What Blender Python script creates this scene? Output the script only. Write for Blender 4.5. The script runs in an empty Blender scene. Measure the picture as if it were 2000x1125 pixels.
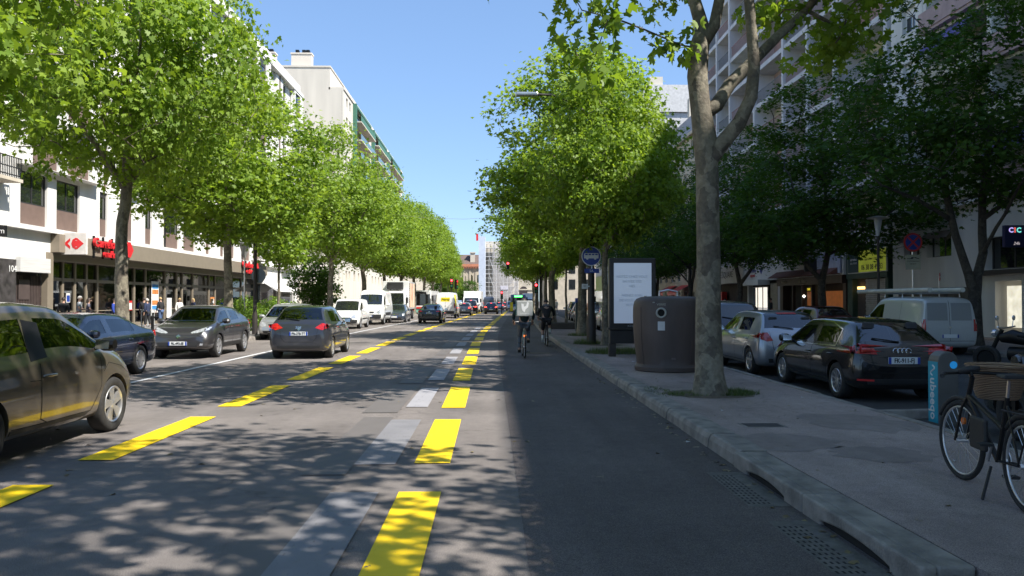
import bpy, bmesh, math, random
import numpy as np
from math import radians as R, sin, cos, pi, sqrt, tan
from mathutils import Vector, Matrix, Euler
from mathutils.bvhtree import BVHTree
SC = bpy.context.scene
COL = SC.collection
# ------------------------------------------------------------------ camera, light, exposure
cam_d = bpy.data.cameras.new('camera'); cam = bpy.data.objects.new('camera', cam_d); COL.objects.link(cam)
cam.location = (0, 0, 1.68); cam.rotation_euler = (R(90.97), 0, R(-1.604))
cam_d.sensor_width = 36; cam_d.lens = 27.0; cam_d.clip_end = 4000; cam_d.clip_start = 0.05
SC.camera = cam
SUN_EL, SUN_AZ = 50.0, 120.0          # azimuth clockwise from +Y: the sun stands behind the camera, to its right
sun_d = bpy.data.lights.new('sun', 'SUN'); sun = bpy.data.objects.new('sun', sun_d); COL.objects.link(sun)
sun_d.energy = 5.0; sun_d.angle = R(0.53); sun_d.color = (1.0, 0.955, 0.88)
S = Vector((sin(R(SUN_AZ))*cos(R(SUN_EL)), cos(R(SUN_AZ))*cos(R(SUN_EL)), sin(R(SUN_EL))))
sun.rotation_euler = S.to_track_quat('Z', 'Y').to_euler()
sun.location = S*60
W = bpy.data.worlds.new('World'); SC.world = W; W.use_nodes = True
nt = W.node_tree
sky = nt.nodes.new('ShaderNodeTexSky'); sky.sky_type = 'NISHITA'; sky.sun_disc = False
sky.sun_elevation = R(SUN_EL); sky.sun_rotation = R(SUN_AZ); sky.air_density = 1.0; sky.dust_density = 0.25; sky.ozone_density = 1.3
bgn = nt.nodes['Background']; bgn.inputs['Strength'].default_value = 0.145
gm_ = nt.nodes.new('ShaderNodeGamma'); gm_.inputs[1].default_value = .62; nt.links.new(sky.outputs[0], gm_.inputs[0])
tn_ = nt.nodes.new('ShaderNodeMix'); tn_.data_type = 'RGBA'; tn_.blend_type = 'MULTIPLY'; tn_.inputs[0].default_value = 1; tn_.clamp_result = False
tn_.inputs[7].default_value = (.77, 1.0, 1.33, 1); nt.links.new(gm_.outputs[0], tn_.inputs[6]); nt.links.new(tn_.outputs[2], bgn.inputs[0])
SC.view_settings.view_transform = 'Standard'; SC.view_settings.look = 'None'; SC.view_settings.gamma = 1.0
SC.view_settings.exposure = 1.0
SC.cycles.use_denoising = True
SC.cycles.max_bounces = 6; SC.cycles.transparent_max_bounces = 8; SC.cycles.diffuse_bounces = 3
SC.cycles.caustics_reflective = False; SC.cycles.caustics_refractive = False
SC.cycles.sample_clamp_indirect = 4.0
# ------------------------------------------------------------------ helpers
random.seed(7)
CR = cam.rotation_euler.to_matrix()
def ray(x, y):
    return CR @ Vector(((x-1000)/1500, (562.5-y)/1500, -1))
def at(x, y, Y):                       # a point seen at that picture place, Y metres down the street
    d = ray(x, y); return Vector(cam.location) + d*(Y/d.y)
def gnd(x, y, z=0.0):
    d = ray(x, y); return Vector(cam.location) + d*((z-1.68)/d.z)
def bend(Y):
    u = Y-38; return 0.0375*(u+sqrt(u*u+80))/2
MATS = {}
def pmat(name, col, rough=.6, metal=0, var=.12, vs=3, bump=0, bs=40, coat=0, spec=.5, emit=0, trans=0, stretch=None, col2=None, detail=4):
    if name in MATS: return MATS[name]
    m = bpy.data.materials.new(name); m.use_nodes = True; n = m.node_tree; L = n.links
    p = n.nodes['Principled BSDF']
    p.inputs['Roughness'].default_value = rough; p.inputs['Metallic'].default_value = metal
    p.inputs['Coat Weight'].default_value = coat; p.inputs['Coat Roughness'].default_value = .04
    p.inputs['Specular IOR Level'].default_value = spec
    tc = n.nodes.new('ShaderNodeTexCoord'); src = tc.outputs['Object']
    if stretch:
        mp = n.nodes.new('ShaderNodeMapping'); mp.inputs['Scale'].default_value = stretch
        L.new(src, mp.inputs[0]); src = mp.outputs[0]
    nz = n.nodes.new('ShaderNodeTexNoise'); nz.inputs['Scale'].default_value = vs; nz.inputs['Detail'].default_value = detail
    L.new(src, nz.inputs['Vector'])
    mx = n.nodes.new('ShaderNodeMix'); mx.data_type = 'RGBA'
    c1 = [c*(1-var) for c in col]; c2 = [min(1, c*(1+var)) for c in (col2 or col)]
    if col2: c1 = list(col); c2 = list(col2)
    mx.inputs[6].default_value = (*c1, 1); mx.inputs[7].default_value = (*c2, 1)
    rp = n.nodes.new('ShaderNodeMapRange'); rp.inputs[1].default_value = .32; rp.inputs[2].default_value = .68
    L.new(nz.outputs[0], rp.inputs[0]); L.new(rp.outputs[0], mx.inputs[0]); L.new(mx.outputs[2], p.inputs['Base Color'])
    if bump:
        nb = n.nodes.new('ShaderNodeTexNoise'); nb.inputs['Scale'].default_value = bs; nb.inputs['Detail'].default_value = 3
        L.new(src, nb.inputs['Vector'])
        b = n.nodes.new('ShaderNodeBump'); b.inputs['Strength'].default_value = bump; b.inputs['Distance'].default_value = .02
        L.new(nb.outputs[0], b.inputs['Height']); L.new(b.outputs[0], p.inputs['Normal'])
    if emit:
        L.new(mx.outputs[2], p.inputs['Emission Color']); p.inputs['Emission Strength'].default_value = emit
    if trans: p.inputs['Transmission Weight'].default_value = trans
    MATS[name] = m; return m
def node_mat(name):
    m = bpy.data.materials.new(name); m.use_nodes = True; MATS[name] = m
    return m, m.node_tree, m.node_tree.nodes['Principled BSDF'], m.node_tree.nodes['Material Output']
class MB:
    def __init__(s): s.v = []; s.f = []; s.m = []
    def add(s, vs, fs, mi=0):
        o = len(s.v); s.v += [tuple(p) for p in vs]; s.f += [tuple(o+i for i in f) for f in fs]; s.m += [mi]*len(fs); return s
    def box(s, x0, x1, y0, y1, z0, z1, mi=0):
        x0, x1 = sorted((x0, x1)); y0, y1 = sorted((y0, y1)); z0, z1 = sorted((z0, z1))
        return s.add([(x0,y0,z0),(x1,y0,z0),(x1,y1,z0),(x0,y1,z0),(x0,y0,z1),(x1,y0,z1),(x1,y1,z1),(x0,y1,z1)],
              [(0,3,2,1),(4,5,6,7),(0,1,5,4),(1,2,6,5),(2,3,7,6),(3,0,4,7)], mi)
    def quad(s, a, b, c, d, mi=0): return s.add([a,b,c,d], [(0,1,2,3)], mi)
    def tube(s, pts, r, n=8, mi=0, caps=True):
        pts = [Vector(p) for p in pts]
        rs = r if hasattr(r, '__len__') else [r]*len(pts)
        vs = []; prev = None
        for i, p in enumerate(pts):
            d = (pts[min(i+1, len(pts)-1)]-pts[max(i-1, 0)])
            d = d.normalized() if d.length > 1e-9 else Vector((0,0,1))
            if prev is None: u = d.orthogonal().normalized()
            else:
                u = prev-d*prev.dot(d); u = u.normalized() if u.length > 1e-6 else d.orthogonal().normalized()
            prev = u; w = d.cross(u)
            for k in range(n):
                a = 2*pi*k/n; vs.append(p+(u*cos(a)+w*sin(a))*rs[i])
        fs = [(i*n+k, i*n+(k+1)%n, (i+1)*n+(k+1)%n, (i+1)*n+k) for i in range(len(pts)-1) for k in range(n)]
        if caps: fs += [tuple(range(n-1, -1, -1)), tuple(range((len(pts)-1)*n, len(pts)*n))]
        return s.add(vs, fs, mi)
    def lathe(s, prof, n=24, c=(0,0,0), axis='z', mi=0, sx=1, sy=1, caps=True):
        c = Vector(c); vs = []
        for (r, z) in prof:
            for k in range(n):
                a = 2*pi*k/n
                q = {'z': (r*cos(a)*sx, r*sin(a)*sy, z), 'x': (z, r*cos(a), r*sin(a)), 'y': (r*sin(a), z, r*cos(a))}[axis]
                vs.append(c+Vector(q))
        m = len(prof)
        fs = [(i*n+k, i*n+(k+1)%n, (i+1)*n+(k+1)%n, (i+1)*n+k) for i in range(m-1) for k in range(n)]
        if caps and prof[0][0] > 1e-6: fs.append(tuple(range(n-1, -1, -1)))
        if caps and prof[-1][0] > 1e-6: fs.append(tuple(range((m-1)*n, m*n)))
        return s.add(vs, fs, mi)
    def prism(s, poly, o, u, v, w, mi=0):     # polygon in (u,v) at o, pushed along w
        o = Vector(o); u = Vector(u); v = Vector(v); w = Vector(w); n = len(poly)
        a = [o+u*p[0]+v*p[1] for p in poly]; b = [p+w for p in a]
        fs = [tuple(range(n-1, -1, -1)), tuple(range(n, 2*n))]+[(i, (i+1)%n, n+(i+1)%n, n+i) for i in range(n)]
        return s.add(a+b, fs, mi)
    def build(s, name, mats, parent=None, smooth=False, bevel=0, world=False, fix=True, bseg=2):
        if not hasattr(mats, '__len__'): mats = [mats]
        off = Vector(parent.location) if (world and parent) else Vector((0,0,0))
        me = bpy.data.meshes.new(name)
        me.from_pydata([(p[0]-off.x, p[1]-off.y, p[2]-off.z) for p in s.v], [], s.f)
        for m in mats: me.materials.append(m)
        me.polygons.foreach_set('material_index', s.m)
        if fix:
            bm = bmesh.new(); bm.from_mesh(me); bmesh.ops.recalc_face_normals(bm, faces=bm.faces); bm.to_mesh(me); bm.free()
        if smooth: me.shade_smooth() if smooth is True else me.shade_smooth()
        o = bpy.data.objects.new(name, me); COL.objects.link(o)
        if smooth == 'auto':
            try: me.set_sharp_from_angle(angle=R(35))
            except Exception: pass
        if parent: o.parent = parent
        if bevel:
            b = o.modifiers.new('bevel', 'BEVEL'); b.width = bevel; b.segments = bseg; b.limit_method = 'ANGLE'; b.angle_limit = R(40)
        return o
def tag(o, label=None, cat=None, group=None, kind=None):
    if label: o['label'] = label
    if cat: o['category'] = cat
    if group: o['group'] = group
    if kind: o['kind'] = kind
    return o
def thing(name, label, cat, loc=(0,0,0), rz=0, group=None):
    o = bpy.data.objects.new(name, None); COL.objects.link(o); o.location = loc; o.rotation_euler = (0,0,rz)
    o.empty_display_size = .3
    return tag(o, label, cat, group)
def copy_tree(o, parent=None):
    c = o.copy(); COL.objects.link(c); c.parent = parent
    for ch in list(o.children): copy_tree(ch, c)
    return c
def clone(o, label, loc, rz=0, group=None, scale=None):
    c = copy_tree(o); c.location = loc; c.rotation_euler = (0,0,rz); c['label'] = label
    if group: c['group'] = group
    if scale: c.scale = scale
    return c
def mesh_of(obj):                       # evaluated mesh of a temporary object
    dg = bpy.context.evaluated_depsgraph_get(); dg.update()
    return bpy.data.meshes.new_from_object(obj.evaluated_get(dg), depsgraph=dg)
def text(body, size, mat, parent, M4, name='lettering', depth=.004, sx=1.0, align='CENTER', bold=0.0, shear=0, world=False, spacing=1.0):
    cu = bpy.data.curves.new('t', 'FONT'); cu.body = body; cu.size = size; cu.extrude = depth; cu.align_x = align; cu.align_y = 'CENTER'
    cu.offset = bold; cu.shear = shear; cu.resolution_u = 2; cu.space_character = spacing
    t = bpy.data.objects.new('t', cu); COL.objects.link(t)
    me = mesh_of(t); bpy.data.objects.remove(t); bpy.data.curves.remove(cu)
    me.name = name
    off = Matrix.Translation(-Vector(parent.location)) if (world and parent) else Matrix()
    me.transform(off @ M4 @ Matrix.Diagonal((sx,1,1,1)))
    me.materials.clear(); me.materials.append(mat)
    o = bpy.data.objects.new(name, me); COL.objects.link(o)
    if parent: o.parent = parent
    return o
def frame(o, u, v):                     # matrix with x along u, y along v, z = u x v
    u = Vector(u).normalized(); v = Vector(v).normalized(); w = u.cross(v)
    m = Matrix((u, v, w)).transposed().to_4x4(); m.translation = Vector(o); return m
# ------------------------------------------------------------------ shared materials
BLACK = pmat('black_metal', (.012,.012,.013), .45, .3)
BLACKP = pmat('black_plastic', (.02,.02,.021), .6)
RUBBER = pmat('rubber', (.022,.021,.02), .85, var=.25, vs=20)
DGREY = pmat('dark_grey_metal', (.05,.05,.052), .5, .4)
STEEL = pmat('steel', (.55,.55,.56), .3, .9)
ALLOY = pmat('alloy', (.62,.62,.63), .32, .8, var=.1, vs=12)
WHITE = pmat('white_paint', (.78,.78,.76), .5, var=.05)
RED = pmat('red_paint', (.62,.03,.03), .4)
GLASSDK = pmat('dark_glass', (.012,.014,.015), .03, 0, spec=.9, coat=.4)
def shop_glass(name, tint=(.75,.8,.78), refl=.08, tr=.75):
    m, n, p, out = node_mat(name); L = n.links
    t = n.nodes.new('ShaderNodeBsdfTransparent'); t.inputs[0].default_value = (*[c*tr for c in tint], 1)
    g = n.nodes.new('ShaderNodeBsdfGlossy'); g.inputs['Roughness'].default_value = .015; g.inputs[0].default_value = (.95,.97,1,1)
    lw = n.nodes.new('ShaderNodeFresnel'); lw.inputs[0].default_value = 1.52
    nz = n.nodes.new('ShaderNodeTexNoise'); nz.inputs['Scale'].default_value = .7
    bp = n.nodes.new('ShaderNodeBump'); bp.inputs['Strength'].default_value = .03; bp.inputs['Distance'].default_value = .2
    L.new(nz.outputs[0], bp.inputs['Height']); L.new(bp.outputs[0], g.inputs['Normal'])
    ad = n.nodes.new('ShaderNodeMath'); ad.operation = 'ADD'; ad.inputs[1].default_value = refl; ad.use_clamp = True
    L.new(lw.outputs[0], ad.inputs[0])
    mx = n.nodes.new('ShaderNodeMixShader'); L.new(ad.outputs[0], mx.inputs[0]); L.new(t.outputs[0], mx.inputs[1]); L.new(g.outputs[0], mx.inputs[2])
    L.new(mx.outputs[0], out.inputs[0]); n.nodes.remove(p); return m
GLASS = shop_glass('window_glass', refl=.06, tr=.8)
CARGLASS = shop_glass('car_glass', (.55,.68,.6), .05, .45)
SHOPGLASS = shop_glass('shop_glass', (.6,.6,.58), .05, .5)
# ------------------------------------------------------------------ ground, roads, markings
def asphalt(name, c, light, dark, speck=.5, patch=True):
    m, n, p, out = node_mat(name); L = n.links
    tc = n.nodes.new('ShaderNodeTexCoord')
    def noise(sc, det=4, st=None, rough=.55):
        z = n.nodes.new('ShaderNodeTexNoise'); z.inputs['Scale'].default_value = sc; z.inputs['Detail'].default_value = det; z.inputs['Roughness'].default_value = rough
        s = tc.outputs['Object']
        if st:
            mp = n.nodes.new('ShaderNodeMapping'); mp.inputs['Scale'].default_value = st; L.new(s, mp.inputs[0]); s = mp.outputs[0]
        L.new(s, z.inputs['Vector']); return z.outputs[0]
    def ramp(src, a, b, lo, hi):
        r = n.nodes.new('ShaderNodeMapRange'); r.inputs[1].default_value = a; r.inputs[2].default_value = b; r.inputs[3].default_value = lo; r.inputs[4].default_value = hi
        L.new(src, r.inputs[0]); return r.outputs[0]
    def mul(a, b):
        q = n.nodes.new('ShaderNodeMath'); q.operation = 'MULTIPLY'; L.new(a, q.inputs[0]); L.new(b, q.inputs[1]); return q.outputs[0]
    v = ramp(noise(.35, 5), .35, .65, dark, light)
    v = mul(v, ramp(noise(1.2, 4, (1.6, .12, 1)), .35, .65, .9, 1.1))      # wear along the driving direction
    v = mul(v, ramp(noise(140, 2), .3, .7, 1-speck*.5, 1+speck*.6))          # stone chippings
    v = mul(v, ramp(noise(7, 6, rough=.7), .3, .7, .86, 1.1))
    v = mul(v, ramp(noise(2.3, 3), .60, .72, 1.0, .80))          # oil and damp stains
    v = mul(v, ramp(noise(.9, 2, (1,.25,1)), .62, .66, 1.0, .88))
    vo = n.nodes.new('ShaderNodeTexVoronoi'); vo.inputs['Scale'].default_value = 260; L.new(tc.outputs['Object'], vo.inputs['Vector'])
    v = mul(v, ramp(vo.outputs[0], .0, .5, 1.22, .93))
    if patch:   # cracks sealed with bitumen
        vc = n.nodes.new('ShaderNodeTexVoronoi'); vc.feature = 'DISTANCE_TO_EDGE'; vc.inputs['Scale'].default_value = .16
        wp = n.nodes.new('ShaderNodeTexNoise'); wp.inputs['Scale'].default_value = 1.1; wp.inputs['Detail'].default_value = 5
        L.new(tc.outputs['Object'], wp.inputs['Vector'])
        ad = n.nodes.new('ShaderNodeVectorMath'); ad.operation = 'MULTIPLY_ADD'; ad.inputs[1].default_value = (1.6,1.6,0)
        L.new(wp.outputs['Color'], ad.inputs[0]); L.new(tc.outputs['Object'], ad.inputs[2]); L.new(ad.outputs[0], vc.inputs['Vector'])
        v = mul(v, ramp(vc.outputs[0], .0, .0035, .72, 1.0))
    cm = n.nodes.new('ShaderNodeVectorMath'); cm.operation = 'SCALE'; cm.inputs[0].default_value = c; L.new(v, cm.inputs['Scale'])
    L.new(cm.outputs[0], p.inputs['Base Color']); p.inputs['Roughness'].default_value = .82; p.inputs['Specular IOR Level'].default_value = .35
    b = n.nodes.new('ShaderNodeBump'); b.inputs['Strength'].default_value = .6; b.inputs['Distance'].default_value = .008
    L.new(noise(160, 2), b.inputs['Height']); L.new(b.outputs[0], p.inputs['Normal']); return m
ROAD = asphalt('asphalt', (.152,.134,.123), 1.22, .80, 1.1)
ROAD_SHADE = asphalt('asphalt_lane_shade', (.104,.088,.082), 1.2, .80, 1.2)  # lane asphalt, its colour darkened to deepen the building shade
PAVE = asphalt('pavement_asphalt', (.29,.235,.215), 1.25, .74, .9)
PAVEL = asphalt('pavement_light', (.2,.19,.18), 1.15, .85, .3)
GRANITE = pmat('granite', (.30,.27,.235), .75, var=.3, vs=5, bump=.45, bs=50, col2=(.15,.135,.12))
def paint(name, c, wear=.45, c2=None):
    m, n, p, out = node_mat(name); L = n.links
    tc = n.nodes.new('ShaderNodeTexCoord')
    z = n.nodes.new('ShaderNodeTexNoise'); z.inputs['Scale'].default_value = 28; z.inputs['Detail'].default_value = 6; z.inputs['Roughness'].default_value = .7
    mp = n.nodes.new('ShaderNodeMapping'); mp.inputs['Scale'].default_value = (1,.35,1); L.new(tc.outputs['Object'], mp.inputs[0]); L.new(mp.outputs[0], z.inputs['Vector'])
    r = n.nodes.new('ShaderNodeMapRange'); r.inputs[1].default_value = wear; r.inputs[2].default_value = wear-.09; L.new(z.outputs[0], r.inputs[0])
    z2 = n.nodes.new('ShaderNodeTexNoise'); z2.inputs['Scale'].default_value = 2.5; z2.inputs['Detail'].default_value = 5; L.new(tc.outputs['Object'], z2.inputs['Vector'])
    mx0 = n.nodes.new('ShaderNodeMix'); mx0.data_type = 'RGBA'; mx0.inputs[6].default_value = (*[q*.74 for q in c],1); mx0.inputs[7].default_value = (*(c2 or c),1); L.new(z2.outputs[0], mx0.inputs[0])
    mx = n.nodes.new('ShaderNodeMix'); mx.data_type = 'RGBA'; mx.inputs[7].default_value = (.11,.105,.1,1); L.new(mx0.outputs[2], mx.inputs[6]); L.new(r.outputs[0], mx.inputs[0])
    L.new(mx.outputs[2], p.inputs['Base Color']); p.inputs['Roughness'].default_value = .7
    b = n.nodes.new('ShaderNodeBump'); b.inputs['Strength'].default_value = .25; b.inputs['Distance'].default_value = .004; z3 = n.nodes.new('ShaderNodeTexNoise'); z3.inputs['Scale'].default_value = 170
    L.new(tc.outputs['Object'], z3.inputs['Vector']); L.new(z3.outputs[0], b.inputs['Height']); L.new(b.outputs[0], p.inputs['Normal']); return m
YEL = paint('yellow_road_paint', (.92,.58,.0), .355, (.95,.67,.0))
WHI = paint('white_road_paint', (.62,.62,.62), .40)
OLD = paint('old_grey_road_paint', (.165,.16,.168), .42, (.235,.228,.235))
MASK = paint('blacked_out_road_paint', (.135,.12,.11), .36)
def strip(mb, xa, xb, ya, yb, z, step=3.0, dx=0, mi=0, th=None):
    n = max(1, int(math.ceil((yb-ya)/step))); 
    for i in range(n):
        a = ya+(yb-ya)*i/n; b = ya+(yb-ya)*(i+1)/n
        A, B = bend(a), bend(b)
        mb.quad((xa+A,a,z),(xb+A,a,z),(xb+B,b,z),(xa+B,b,z))
    return mb
def slab(mb, xa, xb, ya, yb, z0, z1, step=4.0, fixb=False):
    n = max(1, int(math.ceil((yb-ya)/step)))
    for i in range(n):
        a = ya+(yb-ya)*i/n; b = ya+(yb-ya)*(i+1)/n
        A, B = bend(a), bend(b); C_, D_ = (0,0) if fixb else (A,B)
        vs = [(xa+A,a,z0),(xb+C_,a,z0),(xb+D_,b,z0),(xa+B,b,z0),(xa+A,a,z1),(xb+C_,a,z1),(xb+D_,b,z1),(xa+B,b,z1)]
        fs = [(4,5,6,7),(3,0,4,7),(1,2,6,5)]
        if i == 0: fs.append((0,1,5,4))
        if i == n-1: fs.append((2,3,7,6))
        mb.add(vs, fs)
    return mb
g = MB(); g.quad((-900,-200,0),(900,-200,0),(900,2500,0),(-900,2500,0)); tag(g.build('ground', ROAD), kind='structure')
# bus lane sheet, shade painted into its colour, and darker kerb-side service road sheet
m_ = MB(); strip(m_, .22, 2.46, -40, 160, .004); tag(m_.build('bus_lane_shade', ROAD_SHADE), kind='structure')
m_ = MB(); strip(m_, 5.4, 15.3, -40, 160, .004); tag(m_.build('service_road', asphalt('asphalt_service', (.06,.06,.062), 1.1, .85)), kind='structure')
# dashed lines
my = MB(); mw = MB(); mo = MB(); mk = MB()
for k in range(-1, 30):
    y0 = 7.97+4.12*k; y1 = y0+2.93
    if y1 < 2: continue
    wj = .02*sin(k*2.3)
    strip(my, -.81+wj, -.44+wj, y0, y1, .010, 1.5)
    if k < 13:
        if k > 0 and k < 10: strip(mw, -1.36, -1.02, y0+.1, y1-.15, .009, 1.5)
        else: strip(mo, -1.42, -1.0, y0-.05, y1, .009, 1.5)
        strip(mk, -1.85+.1*sin(k*5), -1.42, y0-.5, y1+.25, .008, 1.5)
    strip(my, -4.36, -3.99, y0+.25, y1+.35, .010, 1.5)
tag(my.build('yellow_road_marking', YEL), kind='structure')
tag(mw.build('white_road_marking', paint('worn_white_paint', (.33,.32,.335), .42)), kind='structure')
tag(mo.build('old_road_marking', OLD), kind='structure')
tag(mk.build('masked_road_marking', MASK), kind='structure')
ml = MB(); strip(ml, -7.47, -7.33, 9, 150, .010); tag(ml.build('parking_line_marking', WHI), kind='structure')
ml = MB(); strip(ml, 1.05, 1.85, 24.6, 24.68, .012); strip(ml, -3.6, 2.3, 96, 96.5, .012); tag(ml.build('yellow_cross_marking', pmat('dull_yellow_paint', (.4,.3,.08), .8)), kind='structure')
# sidewalks
m_ = MB(); slab(m_, -10.45, -34, -40, 190, -.05, .148, fixb=True); tag(m_.build('left_sidewalk', PAVEL), kind='structure')
m_ = MB(); slab(m_, 2.78, 5.3, -40, 132, -.05, .148); tag(m_.build('right_sidewalk', PAVE), kind='structure')
m_ = MB(); slab(m_, 15.5, 40, -40, 132, -.05, .148, fixb=True); tag(m_.build('far_sidewalk', PAVE), kind='structure')
# kerb stones (granite, one mesh each line: a surface of the ground)
def kerb(name, x, s, w, ya, yb, skip=(), seed=1):
    rr = random.Random(seed); mb = MB(); y = ya
    while y < yb:
        L_ = rr.uniform(.85, 1.25)
        y2 = min(y+L_, yb)
        if not any(a-.01 < (y+y2)/2 < b+.01 for a, b in skip):
            for a, b in skip:
                if y < a < y2: y2 = a
                if y < b and b < y2 and y > a-.01: y = b
            A, B = bend(y), bend(y2); g_ = .010; h = .158+rr.uniform(-.009,.009); j = rr.uniform(-.010,.010)
            pr = [(0,-.05),(.018,.10),(.045,h-.012),(.075,h),(w,h-.003),(w,-.05)]
            vs = [(x+s*(p[0]+j)+A, y+g_, p[1]) for p in pr]+[(x+s*(p[0]+j)+B, y2-g_, p[1]) for p in pr]
            k = len(pr)
            mb.add(vs, [(i,(i+1)%k,k+(i+1)%k,k+i) for i in range(k)]+[tuple(range(k)), tuple(range(2*k-1,k-1,-1))])
        else:
            for a, b in skip:
                if a-.01 < (y+y2)/2 < b+.01: y2 = b
        y = y2
    o = mb.build(name, GRANITE); tag(o, kind='structure'); return o
INL = [(6.05,7.75),(4.35,6.05)]
kerb('right_kerb', 2.46, 1, .33, -6, 132, INL, 3)
kerb('left_kerb', -10.15, -1, .31, 6, 170, (), 4)
kerb('inner_kerb', 5.48, -1, .19, 2, 132, (), 5)
kerb('far_kerb', 15.25, 1, .26, 10, 132, (), 6)
DARKV = pmat('drain_void', (.01,.01,.01), .95)
GUT = pmat('gutter_stone', (.105,.098,.088), .8, var=.3, vs=9, bump=.4, bs=45)
for q, (a, b) in enumerate(INL):
    a0, b0 = (6.43,7.38) if q == 0 else (4.72,5.72)
    t = thing('drain_inlet', ('stone kerb inlet with arched slot and grating, farther of the two in the right gutter' if q == 0 else 'stone kerb inlet with arched slot and grating, nearest the bottom edge of the right gutter'), 'drain', (2.46,(a+b)/2,0), 0, 'drain inlets in the right kerb')
    mb = MB(); n = 14; pts = [(a+.006,-.05),(a0,-.05)]
    for i in range(n+1):
        u = i/n; pts.append((a0+(b0-a0)*u, .028+ .040*(sin(pi*min(1,max(0,u)))**.8)))
    pts += [(b0,-.05),(b-.006,-.05),(b-.006,.157),(a+.006,.157)]
    mb.prism(pts, (2.465,0,0), (0,1,0), (0,0,1), (.10,0,0))
    mb.box(2.56, 2.79, a+.006, b-.006, .09, .156)
    mb.box(2.60, 2.79, a+.006, b-.006, -.05, .09)
    mb.build('inlet_stone', GRANITE, t, world=True, bevel=.02, bseg=3)
    v_ = MB(); v_.box(2.50, 2.595, a+.05, b-.05, -.04, .088); v_.build('inlet_void', DARKV, t, world=True)
    gx0, gx1 = 2.12, 2.455
    xs_ = [gx0-.01]; ys_ = [a0-.2]
    for i in range(5): xs_ += [gx0+.01+i*.042, gx0+.028+i*.042]
    xs_.append(gx1)
    for j in range(13): ys_ += [a0-.12+(b0-a0+.12)*j/13, a0-.12+(b0-a0+.12)*j/13+.045]
    ys_.append(b0+.1); p_ = MB(); nx, ny = len(xs_), len(ys_)
    p_.v = [(x, y, .006) for x in xs_ for y in ys_]
    for i in range(nx-1):
        for j in range(ny-1): p_.f.append((i*ny+j, (i+1)*ny+j, (i+1)*ny+j+1, i*ny+j+1)); p_.m.append(1 if i % 2 == 1 and j % 2 == 1 else 0)
    p_.build('grating', [GUT, DARKV], t, world=True)
# ------------------------------------------------------------------ trees
def leaf_mat(name, ca, cb, tl, trans=.42, rough=.38, spec=.5):
    m, n, p, out = node_mat(name); L = n.links
    at_ = n.nodes.new('ShaderNodeAttribute'); at_.attribute_name = 'tint'
    mx = n.nodes.new('ShaderNodeMix'); mx.data_type = 'RGBA'; mx.inputs[6].default_value = (*ca,1); mx.inputs[7].default_value = (*cb,1)
    L.new(at_.outputs['Fac'], mx.inputs[0]); L.new(mx.outputs[2], p.inputs['Base Color'])
    p.inputs['Roughness'].default_value = rough; p.inputs['Specular IOR Level'].default_value = spec
    t = n.nodes.new('ShaderNodeBsdfTranslucent'); m2 = n.nodes.new('ShaderNodeMix'); m2.data_type = 'RGBA'; m2.blend_type = 'MULTIPLY'; m2.inputs[0].default_value = 1
    m2.inputs[7].default_value = (*tl,1); L.new(mx.outputs[2], m2.inputs[6]); L.new(m2.outputs[2], t.inputs[0])
    s = n.nodes.new('ShaderNodeMixShader'); s.inputs[0].default_value = trans
    L.new(p.outputs[0], s.inputs[1]); L.new(t.outputs[0], s.inputs[2]); L.new(s.outputs[0], out.inputs[0]); return m
LEAF = leaf_mat('plane_leaf', (.085,.165,.018), (.25,.35,.05), (2.0,1.9,.8), .42, .5, .3)
LEAFD = leaf_mat('maple_leaf', (.034,.08,.016), (.085,.15,.026), (1.8,1.9,.8), .35, .65, .15)
LEAFB = leaf_mat('shrub_leaf', (.08,.16,.02), (.2,.30,.04), (1.9,1.9,.9), .35)
GRASSM = leaf_mat('grass_blade', (.05,.085,.02), (.11,.15,.04), (1.6,1.7,.9), .3)
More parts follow.
